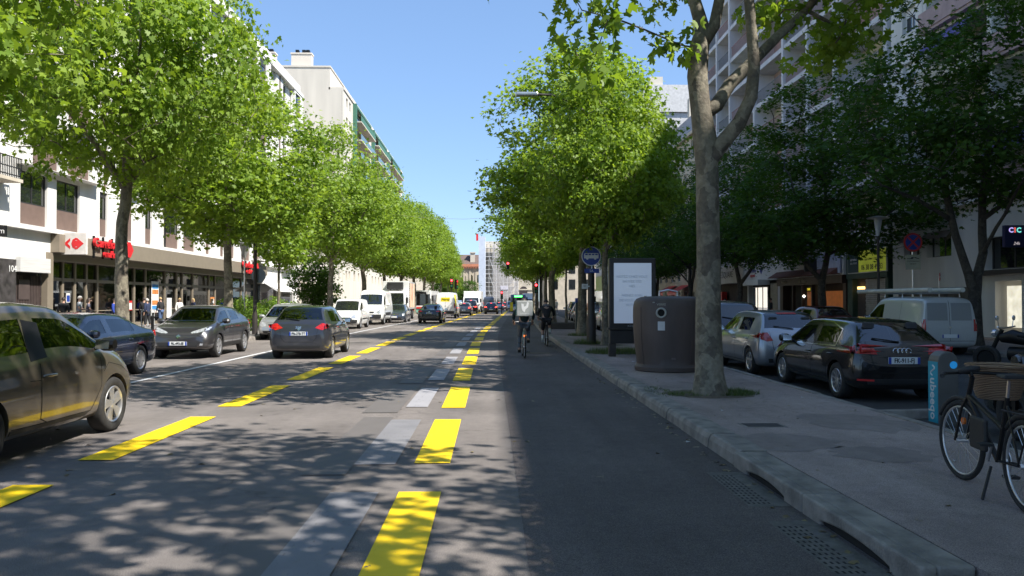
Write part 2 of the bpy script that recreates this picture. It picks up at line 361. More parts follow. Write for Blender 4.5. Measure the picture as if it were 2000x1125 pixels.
def bark_mat(name, a, b, c, sc=5.0):
    m, n, p, out = node_mat(name); L = n.links
    tc = n.nodes.new('ShaderNodeTexCoord')
    wn = n.nodes.new('ShaderNodeTexNoise'); wn.inputs['Scale'].default_value = 3; wn.inputs['Detail'].default_value = 4; L.new(tc.outputs['Object'], wn.inputs['Vector'])
    ad = n.nodes.new('ShaderNodeVectorMath'); ad.operation = 'MULTIPLY_ADD'; ad.inputs[1].default_value = (.5,.5,.5); L.new(wn.outputs['Color'], ad.inputs[0]); L.new(tc.outputs['Object'], ad.inputs[2])
    mp = n.nodes.new('ShaderNodeMapping'); mp.inputs['Scale'].default_value = (1,1,.55); L.new(ad.outputs[0], mp.inputs[0])
    vo = n.nodes.new('ShaderNodeTexVoronoi'); vo.inputs['Scale'].default_value = sc*1.6; L.new(mp.outputs[0], vo.inputs['Vector'])
    cr = n.nodes.new('ShaderNodeValToRGB'); cr.color_ramp.interpolation = 'LINEAR'
    e = cr.color_ramp.elements; e[0].position = .1; e[0].color = (*a,1); e[1].position = .8; e[1].color = (*b,1)
    x = e.new(.45); x.color = (*c,1)
    sp = n.nodes.new('ShaderNodeSeparateColor'); L.new(vo.outputs['Color'], sp.inputs[0]); L.new(sp.outputs[0], cr.inputs[0])
    nz = n.nodes.new('ShaderNodeTexNoise'); nz.inputs['Scale'].default_value = 14; nz.inputs['Detail'].default_value = 5; L.new(tc.outputs['Object'], nz.inputs['Vector'])
    mr = n.nodes.new('ShaderNodeMapRange'); mr.inputs[1].default_value = .3; mr.inputs[2].default_value = .7; mr.inputs[3].default_value = .65; mr.inputs[4].default_value = 1.15; L.new(nz.outputs[0], mr.inputs[0])
    sc_ = n.nodes.new('ShaderNodeVectorMath'); sc_.operation = 'SCALE'; L.new(cr.outputs[0], sc_.inputs[0]); L.new(mr.outputs[0], sc_.inputs['Scale'])
    L.new(sc_.outputs[0], p.inputs['Base Color']); p.inputs['Roughness'].default_value = .85
    b_ = n.nodes.new('ShaderNodeBump'); b_.inputs['Strength'].default_value = .6; b_.inputs['Distance'].default_value = .03; L.new(nz.outputs[0], b_.inputs['Height']); L.new(b_.outputs[0], p.inputs['Normal'])
    return m
BARK = bark_mat('plane_bark', (.12,.10,.075), (.24,.21,.155), (.17,.15,.11), 4)
BARKD = bark_mat('dark_bark', (.05,.042,.035), (.085,.075,.06), (.065,.055,.045), 6)
LOUT = np.array([(0,0),(-.32,-.06),(-.5,.22),(-.24,.30),(-.36,.66),(-.12,.58),(0,1.0),(.12,.58),(.36,.66),(.24,.30),(.5,.22),(.32,-.06)])
LSIM = np.array([(0,0),(-.42,.2),(-.2,.4),(-.26,.75),(0,1.0),(.26,.75),(.2,.4),(.42,.2)])
def leaf_mesh(name, C, size, rng, mat, outline=LOUT, normals=None, droop=.25, tint=None, upw=.75):
    N = len(C); k = len(outline)
    nrm = rng.normal(size=(N,3))*.75; nrm[:,2] += upw
    if normals is not None: nrm += normals*.45
    nrm /= np.linalg.norm(nrm, axis=1)[:,None]
    d = rng.normal(size=(N,3)); d[:,2] -= droop*2
    d -= nrm*np.sum(d*nrm, axis=1)[:,None]; d /= np.linalg.norm(d, axis=1)[:,None]
    s = np.cross(d, nrm); sz = size*rng.uniform(.6, 1.25, N)
    ox = outline[:,0]; oy = outline[:,1]
    fold = -np.abs(ox)*.35 - oy*oy*.18
    P = C[:,None,:]+sz[:,None,None]*(s[:,None,:]*ox[None,:,None]+d[:,None,:]*oy[None,:,None]+nrm[:,None,:]*fold[None,:,None])
    me = bpy.data.meshes.new(name); me.vertices.add(N*k); me.vertices.foreach_set('co', P.reshape(-1).astype(np.float32))
    me.loops.add(N*k); me.loops.foreach_set('vertex_index', np.arange(N*k, dtype=np.int32))
    me.polygons.add(N); me.polygons.foreach_set('loop_start', np.arange(0, N*k, k, dtype=np.int32)); me.polygons.foreach_set('loop_total', np.full(N, k, dtype=np.int32))
    me.update(calc_edges=True)
    a = me.attributes.new('tint', 'FLOAT', 'FACE'); a.data.foreach_set('value', (tint if tint is not None else rng.uniform(0,1,N)).astype(np.float32))
    me.materials.append(mat); return me
def grow(seed, limbs, blobs, nclu, per, leaf, csig=.42, rings=7, mat=None, bark=None, minr=.01, tip=.0105, pw=2.35, outline=LOUT, shell=.55, low=None, upw=.75):
    rng = np.random.default_rng(seed)
    nodes = []; par = []; rad = []; fixed = []
    for lb in limbs:                     # lb: list of (x,y,z,r)
        st = None
        if nodes:
            d = [np.linalg.norm(np.array(lb[0][:3])-np.array(n)) for n in nodes]; st = int(np.argmin(d))
        for i, p in enumerate(lb):
            if i == 0 and st is not None and np.linalg.norm(np.array(p[:3])-np.array(nodes[st])) < .02: continue
            # subdivide
            pr = st
            if pr is not None:
                a = np.array(nodes[pr]); b = np.array(p[:3]); m = max(1, int(np.linalg.norm(b-a)/.55))
                for q in range(1, m+1):
                    t = q/m; nodes.append(tuple(a+(b-a)*t+(rng.normal(size=3)*.02 if q < m else 0))); par.append(pr); rad.append(rad0+(p[3]-rad0)*t); fixed.append(True); pr = len(nodes)-1
                st = pr; rad0 = p[3]
            else:
                nodes.append(tuple(p[:3])); par.append(-1); rad.append(p[3]); fixed.append(True); st = 0; rad0 = p[3]
        rad0 = lb[-1][3]
        # next limb starts anew: radius at its start taken from its first point
        if True: rad0 = None
        nxt = limbs[limbs.index(lb)+1] if limbs.index(lb)+1 < len(limbs) else None
        if nxt: rad0 = nxt[0][3]
    base_n = len(nodes)
    vol = np.array([b[3]*b[4]*b[5] for b in blobs]); vol = vol**.7/(vol**.7).sum()
    cl = []
    while len(cl) < nclu:
        b = blobs[rng.choice(len(blobs), p=vol)]
        v = rng.normal(size=3); v /= np.linalg.norm(v); r = rng.uniform(0,1)**(1/3); r = r if rng.uniform() > shell else .78+.22*rng.uniform()
        p = np.array(b[:3])+v*r*np.array(b[3:6])*(1+.12*rng.normal()*(.5 if r > .7 else .2))
        if low is not None and p[2] < low+rng.uniform(-.3,.5): continue
        cl.append(p)
    cl = np.array(cl)
    top = np.array(nodes[base_n-1]) if len(limbs) == 1 else np.mean(np.array(nodes), axis=0)
    order = np.argsort(np.linalg.norm(cl-top, axis=1))
    NP_ = np.array(nodes); cap = base_n+len(cl)*5+10
    buf = np.zeros((cap,3)); buf[:base_n] = NP_; cnt = base_n; score = np.zeros(cap)
    ok0 = NP_[:,2] > (NP_[:,2].min()+1.6)
    valid = np.zeros(cap, bool); valid[:base_n] = ok0
    for ci in order:
        c = cl[ci]; d = buf[:cnt]-c; dist = np.linalg.norm(d, axis=1)+np.maximum(0, d[:,2])*.7
        dist[~valid[:cnt]] = 1e9; j = int(np.argmin(dist)); a = buf[j].copy(); Lg = np.linalg.norm(c-a); m = max(1, min(5, int(Lg/.5)))
        pr = j; side = rng.normal(size=3)*Lg*.07; side[2] += Lg*.06
        for q in range(1, m+1):
            t = q/m; p = a+(c-a)*t+side*sin(pi*t)
            buf[cnt] = p; par.append(pr); rad.append(0); fixed.append(False); valid[cnt] = True; pr = cnt; cnt += 1
    flow = np.zeros(cnt); kids = np.zeros(cnt, int)
    for i in range(cnt):
        if par[i] >= 0: kids[par[i]] += 1
    for i in range(cnt-1, -1, -1):
        if kids[i] == 0: flow[i] = 1
        if par[i] >= 0 and not (fixed[i] and False): flow[par[i]] += flow[i]
    rr = np.array([rad[i] if fixed[i] else max(minr, tip*flow[i]**(1/pw)) for i in range(cnt)])
    mb = MB()
    for lb_i in range(1): pass
    ch = [[] for _ in range(cnt)]
    for i in range(cnt):
        if par[i] >= 0: ch[par[i]].append(i)
    done = set()
    def chain(s0, first):
        pts = [s0, first] if s0 is not None else [first]; cur = first
        while ch[cur]:
            ks = sorted(ch[cur], key=lambda k: -(rr[k]+(10 if fixed[k] and fixed[cur] else 0)))
            pts.append(ks[0]); 
            for o in ks[1:]: stack.append((cur, o))
            cur = ks[0]
        return pts
    stack = [(None, 0)]
    while stack:
        s0, f = stack.pop(); pts = chain(s0, f)
        rs = [rr[k] for k in pts]
        if s0 is not None: rs[0] = min(rs[0], rs[1]*1.25)
        big = max(rs) > .06
        mb.tube([buf[k] for k in pts], rs, n=14 if big and max(rs) > .12 else (8 if big else 4), caps=False)
    # leaves
    tips = cl; cen = np.array([[b[0],b[1],b[2]] for b in blobs]).mean(axis=0)
    reps = rng.integers(int(per*.6), int(per*1.4)+1, len(tips)); idx = np.repeat(np.arange(len(tips)), reps)
    off = rng.normal(size=(len(idx),3))*csig*np.array([1,1,.62])*rng.uniform(.7,1.2,len(tips))[idx][:,None]
    C = tips[idx]+off
    nr = C-cen; nr /= (np.linalg.norm(nr, axis=1)[:,None]+1e-6)
    ctint = rng.uniform(0,1,len(tips))[idx]; tint = np.clip(.5*ctint+.5*rng.uniform(0,1,len(idx)), 0, 1)
    me = leaf_mesh('crown', C, leaf, rng, mat or LEAF, outline, nr, tint=tint, upw=upw)
    return mb, me
def tree_proto(name, label, cat, seed, **k):
    t = thing(name, label, cat); bark = k.get('bark') or BARK
    mb, me = grow(seed, **k)
    tr = mb.build('trunk', bark, t, smooth=True, fix=False)
    c = bpy.data.objects.new('crown', me); COL.objects.link(c); c.parent = t
    return t
def flare(x, y, z0, r, h=1.0): return [(x,y,z0-.1,r*1.75),(x,y,z0+.1,r*1.4),(x,y,z0+.35,r*1.15),(x,y,z0+h,r)]
# --- left row: plane trees
PA = tree_proto('plane_tree', '', 'tree', 11, limbs=[
    flare(0,0,0,.24)+[(-.05,.05,3.2,.2),(.12,0,4.9,.18),(.1,.1,7.5,.11),(.2,0,10.5,.05)],
    [(.12,0,4.9,.11),(1.3,.6,6.5,.08),(2.6,1.0,8.2,.05)], [(.1,0,4.7,.12),(-1.2,-.6,6.4,.09),(-2.6,-1.2,7.6,.06)],
    [(.12,0,5.2,.1),(.3,-1.6,7,.07),(.6,-3,8.5,.04)], [(.12,0,5.4,.1),(-.5,1.7,7.2,.07),(-1.0,3.2,8.6,.04)]],
    blobs=[(0,0,9.2,4.6,4.6,4.4),(-1.8,-1,7.4,3.4,3.6,2.2),(1.8,1,8.2,3.2,3.6,3.2),(0,0,12.2,2.8,2.8,2.4),(1,-2.4,7.8,3,2.6,2.2)], nclu=470, per=62, leaf=.18, csig=.38, low=4.9)
PB = tree_proto('plane_tree', '', 'tree', 23, limbs=[
    flare(0,0,0,.2)+[(.05,.0,3.0,.17),(-.1,.1,5.2,.14),(.1,0,8.5,.08),(0,.1,11,.03)],
    [(-.05,0,4.4,.09),(-1.4,.5,6.2,.06),(-2.4,1,8,.04)], [(0,0,4.6,.09),(1.4,-.7,6.4,.06),(2.6,-1.2,8,.04)], [(-.1,0,5.4,.08),(.6,1.6,7.4,.05),(.8,2.8,9,.03)]],
    blobs=[(0,0,8.6,3.9,3.9,4.2),(.8,-.8,6.8,3.2,3.2,1.9),(-1,.8,7.4,3.0,3.4,2.6),(.2,.2,11.2,2.4,2.4,2.2)], nclu=450, per=64, leaf=.19, csig=.38, low=4.4)
PC = tree_proto('plane_tree', '', 'tree', 37, limbs=[
    flare(0,0,0,.19)+[(-.05,.0,2.6,.17),(.15,.1,4.6,.14),(.0,0,8.0,.08),(.1,.1,10.6,.03)],
    [(.1,0,3.9,.1),(1.2,1.0,5.6,.07),(2.2,2,7.4,.04)], [(0,0,4.1,.1),(-1.2,-.9,5.6,.07),(-2.6,-1.4,7.2,.04)], [(.1,0,4.6,.08),(.6,-1.6,6.4,.05),(.9,-2.9,8,.03)]],
    blobs=[(0,0,8.0,4.1,4.1,4.0),(-1.2,-.6,6.0,3.2,3.2,2.0),(1.3,.8,6.8,3.1,3.4,2.6),(0,0,10.6,2.6,2.6,2.2)], nclu=380, per=58, leaf=.19, csig=.40, low=3.8)
PD = tree_proto('plane_tree', '', 'tree', 41, limbs=[
    flare(0,0,0,.2)+[(.05,.0,3.0,.17),(-.1,.1,5.2,.14),(.1,0,8.5,.08),(0,.1,11,.03)],
    [(-.05,0,4.4,.09),(-1.4,.5,6.2,.06),(-2.6,1,8,.04)], [(0,0,4.6,.09),(1.4,-.7,6.4,.06),(2.6,-1.2,8,.04)], [(-.1,0,5.4,.08),(.6,1.6,7.4,.05),(.8,2.8,9,.03)]],
    blobs=[(-1.0,.4,8.8,4.6,3.8,3.6),(.0,.2,11.0,3.2,3.0,2.2)], nclu=130, per=56, leaf=.2, csig=.42, low=5.4, shell=.1)
def put(proto, used, label, x, y, rz, sc, z=.148, grp=None):
    if proto not in used:
        used.add(proto); o = proto
    else: o = copy_tree(proto)
    o.location = (x,y,z); o.rotation_euler = (0,0,rz); o.scale = sc if hasattr(sc, '__len__') else (sc,)*3
    o['label'] = label
    if grp: o['group'] = grp
    return o
US = set(); GL = 'plane trees along the left sidewalk'; GR = 'plane trees along the right sidewalk'
left = [
 (PC, -11.6, 13.6, 1.0, 1.08, 'plane tree whose leafy branches reach in from the left picture edge'),
 (PA, -11.3, 23.8, .4, (.86,.86,1.04), 'large plane tree with pale leaning trunk before the supermarket entrance at the left'),
 (PB, -11.2, 32.9, 2.2, (1.0,1.0,.86), 'plane tree with a straight trunk beside the dark street lamp and second red shop lettering'),
 (PC, -11.0, 50.6, 5.1, (1.0,1.0,1.03), 'plane tree with a forked trunk behind the dark hatchback and the green shrubs'),
 (PA, -10.9, 61.0, 3.0, (.9,.9,.84), 'plane tree rising behind the small white panel van'),
 (PB, -10.9, 70.5, 1.4, (.95,.95,.90), 'plane tree rising behind the tall white delivery van'),
 (PC, -10.9, 80.0, .2, (1,1,.96), 'plane tree rising behind the refrigerated box truck'),
 (PA, -10.9, 90.0, 4.2, .90, 'plane tree with bare low trunk just left of the parked bus front'),
 (PB, -10.9, 100.0, 2.9, 1.0, 'plane tree with its crown above the parked bus'),
 (PC, -11.0, 111.0, 1.9, (.85,.85,1.0), 'plane tree behind the bus, tall round crown above the black saloon'),
 (PA, -11.0, 122.0, .9, (.66,.66,.9), 'plane tree whose crown stands above the white rental van'),
 (PB, -11.0, 134.0, 5.6, (.55,.55,.9), 'far plane tree of the left row just left of the red traffic light'),
 (PC, -11.0, 147.0, 3.3, (.4,.4,.78), 'farthest plane tree of the left row, next to the red traffic light'),
]
for pr, x, y, rz, sc, lb in left:
    o = put(pr, US, lb, x+bend(y), y, rz, sc, grp=GL); o['category'] = 'tree'
# young tree in the left row
PY = tree_proto('young_tree', 'slender young tree with thin trunk between two larger planes at the left', 'tree', 5, limbs=[
    flare(0,0,0,.08,.6)+[(0,.02,2.5,.065),(.05,0,4.5,.05),(0,0,6.2,.03)]], blobs=[(0,0,5.6,1.5,1.5,1.9),(.2,0,4.4,1.3,1.3,1.0)], nclu=90, per=34, leaf=.2, csig=.34, low=3.2)
PY.location = (-11.0, 40.2, .148)
# --- right row
rightrow = [
 (PD, 3.75, 2.0, .3, 1.0, 'plane tree beside the viewer whose leafy branches hang into the top of the picture'),
 (PD, 3.6, -8.0, 2.6, 1.0, 'plane tree of the right row standing behind the viewer'),
 (PB, 3.95, 26.7, 2.5, (.62,.62,.74), 'bright plane tree with trunk directly behind the advertising panel'),
 (PB, 4.05, 34.3, 4.4, (1.28,1.05,.96), 'plane tree with leaning trunk left of the blue bus sign post'),
 (PA, 3.7, 52.5, 1.1, (1.15,1.0,.82), 'thick pale trunked plane tree behind the raised planter'),
 (PC, 3.6, 62.0, .8, (.8,.8,.86), 'plane tree second behind the raised planter on the right sidewalk'),
 (PB, 3.5, 72.0, 3.7, (.75,.75,.85), 'plane tree third behind the raised planter on the right sidewalk'),
 (PA, 3.4, 84.0, 5.2, .85, 'plane tree beside the right hand red traffic light'),
 (PC, 3.3, 98.0, 2.2, .95, 'farthest plane tree of the right row before the scaffolded church'),
]
for pr, x, y, rz, sc, lb in rightrow:
    o = put(pr, US, lb, x+bend(y)-bend(26)*(y > 30), y, rz, sc, grp=GR); o['category'] = 'tree'
PY2 = clone(PY, 'very thin young tree standing in the raised stone planter on the right sidewalk', (4.25,43.0,.3), 1.2, scale=(.9,.9,.95))
# --- the big foreground plane, shaped after the photograph
bx, by = 3.62, 12.6
def P12(px, py, dy, r):
    q = at(px, py, by+dy); return (q.x-bx, q.y-by, q.z-.148, r)
big_limbs = [
 [(0,0,-.1,.36),(0,0,.08,.285),(-.01,0,.35,.235),P12(1383,600,0,.205),P12(1383,450,0,.19),P12(1381,330,0,.185),P12(1378,280,0,.2),P12(1368,210,0,.165),P12(1362,150,.05,.17),P12(1366,90,.05,.16),P12(1372,55,.05,.12),P12(1350,-20,.3,.1),P12(1330,-140,.6,.07)],
 [P12(1381,318,0,.15),P12(1408,283,-.1,.13),P12(1444,240,-.1,.12),P12(1467,190,-.2,.105),P12(1473,130,-.2,.095),P12(1468,60,-.25,.085),P12(1463,0,-.3,.08),P12(1472,-110,-.5,.06)],
 [P12(1366,228,0,.13),P12(1400,205,.1,.12),P12(1425,165,.3,.11),P12(1470,120,.6,.1),P12(1520,70,.9,.085),P12(1575,20,1.2,.07),P12(1640,-60,1.6,.05)],
 [P12(1366,95,.05,.11),P12(1395,50,.0,.1),P12(1405,0,0,.09),P12(1410,-120,.2,.07)],
 [P12(1350,-20,.3,.06),P12(1250,-120,.2,.05),P12(1180,-160,-.3,.04)],
]
HB1 = (*P12(1125,50,-1.3,0)[:3],.55,.5,.62); HB3 = (*P12(1152,118,-1.5,0)[:3],.24,.3,.36); HB2 = (*P12(1312,50,-.2,0)[:3],.42,.4,.36)
BIG = tree_proto('plane_tree', 'large foreground plane tree with mottled forked trunk on the right sidewalk', 'tree', 77, limbs=big_limbs,
    blobs=[(-.8,.8,10.2,4.0,3.8,2.6),(2.6,1.2,10.4,3.0,3.6,2.9),(0,-.5,11.5,3.6,3.4,2.4),(-2.4,-1.6,8.1,1.7,1.7,1.9),(3.0,2.0,7.6,1.6,1.8,1.4),HB1,HB3,HB2],
    nclu=370, per=44, leaf=.19, csig=.30, low=4.2)
BIG.location = (bx, by, .148); BIG['group'] = GR
# --- second right row: dark bushy maples
MA = tree_proto('street_maple', '', 'tree', 51, limbs=[
    [(0,0,-.1,.3),(0,0,.4,.22),(-.03,0,1.7,.2)], [(-.03,0,1.7,.16),(-.55,-.1,3.2,.13),(-.95,0,5,.11),(-1.1,.2,7.8,.07)], [(-.03,0,1.7,.17),(.35,.1,3.2,.14),(.4,.2,5.2,.12),(.9,.3,8.2,.08)],
    [(-.8,0,4.3,.09),(-2.2,-.3,5.0,.06),(-3.6,-.7,5.4,.04)], [(.4,.1,4.4,.09),(1.8,-.5,5.6,.06),(3.2,-1,6.6,.04)], [(.3,0,3.2,.07),(.2,-1.6,4.8,.05),(0,-2.8,5.6,.03)]],
    blobs=[(0,0,8.0,4.4,4.4,3.4),(-1.8,-.8,6.2,3.2,3.0,1.5),(1.6,-1.2,6.6,3.2,3.0,2.0),(0,0,11,3.2,3.2,2.6),(-2.6,.2,8.6,2.6,3.0,2.4)], nclu=350, per=46, leaf=.18, csig=.36, mat=LEAFD, bark=BARKD, low=4.1, upw=1.6)
MC = tree_proto('street_maple', '', 'tree', 64, limbs=[
    [(0,0,-.1,.25),(0,0,.4,.19),(-.05,0,2.7,.17)], [(-.05,0,2.7,.13),(-1.0,.1,4.0,.09),(-2.3,.0,5.2,.06)], [(-.05,0,2.7,.15),(.25,0,4.2,.12),(.2,.1,7.2,.08),(0,0,10.5,.04)], [(.2,0,4.0,.08),(1.5,-.4,5.2,.06),(2.9,-.9,6.4,.04)]],
    blobs=[(0,0,7.4,4.2,4.4,3.6),(-1.9,-.8,5.4,3.0,2.8,1.5),(1.6,-1.0,5.8,3.0,2.8,1.7),(.2,0,10.6,3.2,3.2,2.7)], nclu=450, per=50, leaf=.18, csig=.36, mat=LEAFD, bark=BARKD, low=3.5, upw=1.6)
GM = 'dark bushy trees along the far sidewalk of the service road'
for pr, x, y, rz, sc, lb in [
 (MA, 16.7, 26.0, 0, 1.0, 'dark multi stemmed tree before the white bank building at the far right'),
 (MC, 16.5, 37.7, 0, (1.1,1.1,.94), 'dark bushy tree whose trunk stands before the orange cafe front'),
 (MA, 16.6, 14.5, 2.2, 1.0, 'dark tree of which only hanging branches show at the top right edge'),
 (MC, 16.5, 50.5, 2.6, (1.0,1.0,.98), 'dark bushy tree with forked trunk before the white corner shop'),
 (MA, 16.5, 63.0, 4.0, .95, 'dark bushy tree behind the brown recycling container, before the graffiti wall'),
 (MC, 16.6, 76.0, 1.0, 1.0, 'far dark bushy tree of the service road seen above the advertising panel'),
 (MA, 16.8, 90.0, 5.0, 1.0, 'farthest dark tree along the service road, behind the bus sign post')]:
    o = put(pr, US, lb, x, y, rz, sc, grp=GM); o['category'] = 'tree'
# leafy tree by the awning on the left, low and dark
DT = tree_proto('bushy_tree', 'low dense dark green tree beside the beige awning behind the small white van', 'tree', 91, limbs=[
    [(0,0,-.1,.14),(0,0,.5,.1),(.05,0,2.2,.08),(0,0,4.2,.05)]], blobs=[(0,0,3.4,2.0,2.0,2.4),(.6,.4,2.2,1.8,1.8,1.5)], nclu=130, per=44, leaf=.2, csig=.34, mat=LEAFD, bark=BARKD, low=.7)
DT.location = (-15.2, 66, .148)
# dark tree at the foot of the stone building far away
DT2 = clone(DT, 'dark green tree in front of the old stone building at the end of the street', (-5.4,172,0), 1, scale=(1.3,1.3,1.15))
DT3 = clone(DT, 'rounded green tree left of the old stone building, behind the row end', (-9.6,168,0), 2, scale=(1.7,1.7,1.6))
# shrubs behind the parked cars
def shrub(label, x, y, r, h, seed, n=1500, grp=None, name='shrub', mat=None, leaf=.13):
    rng = np.random.default_rng(seed); t = thing(name, label, 'shrub', (x,y,.148), 0, grp)
    v = rng.normal(size=(n,3)); v /= np.linalg.norm(v,axis=1)[:,None]; rad = rng.uniform(.35,1,n)**.5
    lump = 1+.22*np.sin(v[:,0]*5+seed)*np.cos(v[:,1]*4+seed*2)+.1*np.sin(v[:,2]*9)
    C = v*(rad*lump)[:,None]*np.array([r,r,h*.5])+np.array([0,0,h*.52])
    me = leaf_mesh('foliage', C, leaf, rng, mat or LEAFB, LSIM, v, upw=.5); o = bpy.data.objects.new('foliage', me); COL.objects.link(o); o.parent = t
    mb = MB()
    for i in range(7):
        a = rng.uniform(0,2*pi); mb.tube([(0,0,-.05),(cos(a)*r*.3,sin(a)*r*.3,h*.4),(cos(a)*r*.6,sin(a)*r*.6,h*.75)], [.02,.015,.006], 5)
    mb.build('stem', BARKD, t); return t
for i, (x, y, r, h, lb) in enumerate([(-12.6,37.6,1.0,1.55,'bright green shrub right behind the charcoal crossover'), (-12.5,39.8,1.0,1.7,'bright green shrub beside the dark lamp post, left of the silver car'), (-12.4,42.1,1.05,1.5,'green shrub above the silver car windscreen'), (-12.4,44.6,1.0,1.7,'green shrub above the roof of the dark hatchback'), (-12.4,47.0,1.0,1.5,'green shrub farthest along the planting bed, beside the forked trunk')]):
    shrub(lb, x, y, r, h, 100+i, grp='green shrubs in the planting bed')
# grass tufts at the foot of the planes
def tuft(label, x, y, r, h, n, seed, ex=1.0):
    rng = np.random.default_rng(seed); mb = MB(); vs = []; 
    a = rng.uniform(0,2*pi,n); rr = np.sqrt(rng.uniform(.08,1,n))*r
    me = bpy.data.meshes.new('grass'); V = np.zeros((n,3,3)); hh = h*rng.uniform(.4,1.2,n)*(1.1-rr/r*.6)
    px = x+np.cos(a)*rr; py = y+np.sin(a)*rr*ex; th = rng.uniform(0,2*pi,n); w = .006
    V[:,0] = np.stack([px-np.cos(th)*w, py-np.sin(th)*w, np.full(n,.145)],1); V[:,1] = np.stack([px+np.cos(th)*w, py+np.sin(th)*w, np.full(n,.145)],1)
    le = rng.normal(size=(n,2))*.05; V[:,2] = np.stack([px+le[:,0], py+le[:,1], .148+hh],1)
    me.vertices.add(n*3); me.vertices.foreach_set('co', V.reshape(-1)); me.loops.add(n*3); me.loops.foreach_set('vertex_index', np.arange(n*3))
    me.polygons.add(n); me.polygons.foreach_set('loop_start', np.arange(0,n*3,3)); me.polygons.foreach_set('loop_total', np.full(n,3)); me.update(calc_edges=True)
    t_ = me.attributes.new('tint','FLOAT','FACE'); t_.data.foreach_set('value', rng.uniform(0,1,n).astype(np.float32)); me.materials.append(GRASSM)
    o = bpy.data.objects.new('grass', me); COL.objects.link(o); tag(o, label, 'grass', kind='stuff')
tuft('short grass growing round the foot of the foreground plane tree', bx+.30, by+.05, .52, .13, 1100, 1, .8)
tuft('sparse weeds on the kerb side of the foreground plane tree', bx-.38, by-.12, .34, .09, 380, 11, .7)
tuft('weeds and grass under the advertising panel', 3.75, 22.6, .95, .26, 1900, 2, .8)
tuft('weeds growing at the foot of the bus sign post', 3.5, 27.4, .55, .32, 700, 3)
tuft('grass round the trunk left of the bus sign post', 4.05, 34, .65, .22, 650, 4)
tuft('weeds in the cracks beside the kerb joint', 2.86, 12.9, .25, .07, 240, 5, 3)
# earth circles
for (x, y, r) in [(bx, by, .72), (4.0, 26.7, .7), (4.05, 34.3, .7)]:
    mb = MB(); rng = random.Random(int(x*10+y)); n = 28
    ring = [(x+cos(2*pi*i/n)*r*(1+rng.uniform(-.1,.1)), y+sin(2*pi*i/n)*r*.9*(1+rng.uniform(-.1,.1)), .1525) for i in range(n)]
    mb.add(ring, [tuple(range(n))]); tag(mb.build('earth_patch', pmat('dry_earth', (.13,.105,.075), .95, var=.4, vs=12, bump=.6, bs=60)), kind='structure')
# ------------------------------------------------------------------ buildings
PLW = pmat('white_render', (.66,.645,.61), .85, var=.09, vs=1.2, stretch=(1,1,.15), bump=.15, bs=30)
PLC = pmat('cream_render', (.54,.50,.43), .85, var=.08, vs=.8, stretch=(1,1,.12), bump=.15, bs=30)
PLB = pmat('beige_render', (.60,.545,.47), .85, var=.06, vs=.4, bump=.15, bs=20)
BROWN = pmat('brown_panel', (.155,.105,.085), .6, var=.08)
TAUPE = pmat('taupe_cladding', (.215,.18,.135), .5, var=.05)
STONEW = pmat('limestone', (.50,.44,.35), .85, var=.12, vs=1.2, bump=.3, bs=18)
PINK = pmat('pinkish_render', (.42,.30,.26), .85, var=.08)
CREAMP = pmat('cream_panel', (.55,.50,.38), .75, var=.06)
GREYW = pmat('grey_white_render', (.60,.585,.60), .85, var=.12, vs=1, stretch=(1,1,.15), bump=.1)
LILAC = pmat('purple_awning', (.12,.10,.30), .8, var=.1)
ZINC = pmat('zinc_roof', (.20,.21,.23), .45, .4, var=.12, vs=1, stretch=(1,6,1))
FRMD = pmat('dark_window_frame', (.03,.028,.027), .5)
FRMW = pmat('white_window_frame', (.7,.7,.68), .5, var=.04)
SHUT = pmat('roller_shutter', (.55,.54,.52), .6, var=.1, vs=.8, stretch=(1,1,30))
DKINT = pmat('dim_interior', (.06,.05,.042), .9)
BULB = pmat('lit_bulb', (1.0,.62,.28), .5, emit=5, var=0)
GREENP = pmat('green_trim', (.05,.15,.10), .6)
TERRA = pmat('terracotta', (.50,.20,.12), .8, var=.2)
def wallrow(mb, X, s, ya, yb, z0, z1, ops, th=.3, mi=0):
    ops = sorted(ops); y = ya
    for (a, b, c, d) in ops:
        if a > y: mb.box(X-s*th, X, y, a, z0, z1, mi)
        if c > z0: mb.box(X-s*th, X, a, b, z0, c, mi)
        if d < z1: mb.box(X-s*th, X, a, b, d, z1, mi)
        y = b
    if y < yb: mb.box(X-s*th, X, y, yb, z0, z1, mi)
def window(root, X, s, a, b, z0, z1, rec=.16, fm=None, mull=1, glass=None, blind=0, fw=.06, name='window'):
    f = MB(); x = X-s*rec
    f.box(x-s*.06, x, a, b, z0, z0+fw).box(x-s*.06, x, a, b, z1-fw, z1).box(x-s*.06, x, a, a+fw, z0+fw, z1-fw).box(x-s*.06, x, b-fw, b, z0+fw, z1-fw)
    for i in range(1, mull+1):
        y = a+(b-a)*i/(mull+1); f.box(x-s*.058, x-s*.002, y-fw*.45, y+fw*.45, z0+fw, z1-fw)
    if blind: f.box(x-s*.02, x+s*.015, a+fw, b-fw, z1-fw-(z1-z0)*blind, z1-fw)
    o = f.build(name, fm or FRMD, root, world=True)
    p = MB(); p.quad((x-s*.03,a+fw,z0+fw),(x-s*.03,b-fw,z0+fw),(x-s*.03,b-fw,z1-fw),(x-s*.03,a+fw,z1-fw))
    q = p.build('pane', glass or GLASSDK, root, world=True); q.parent = o
    return o
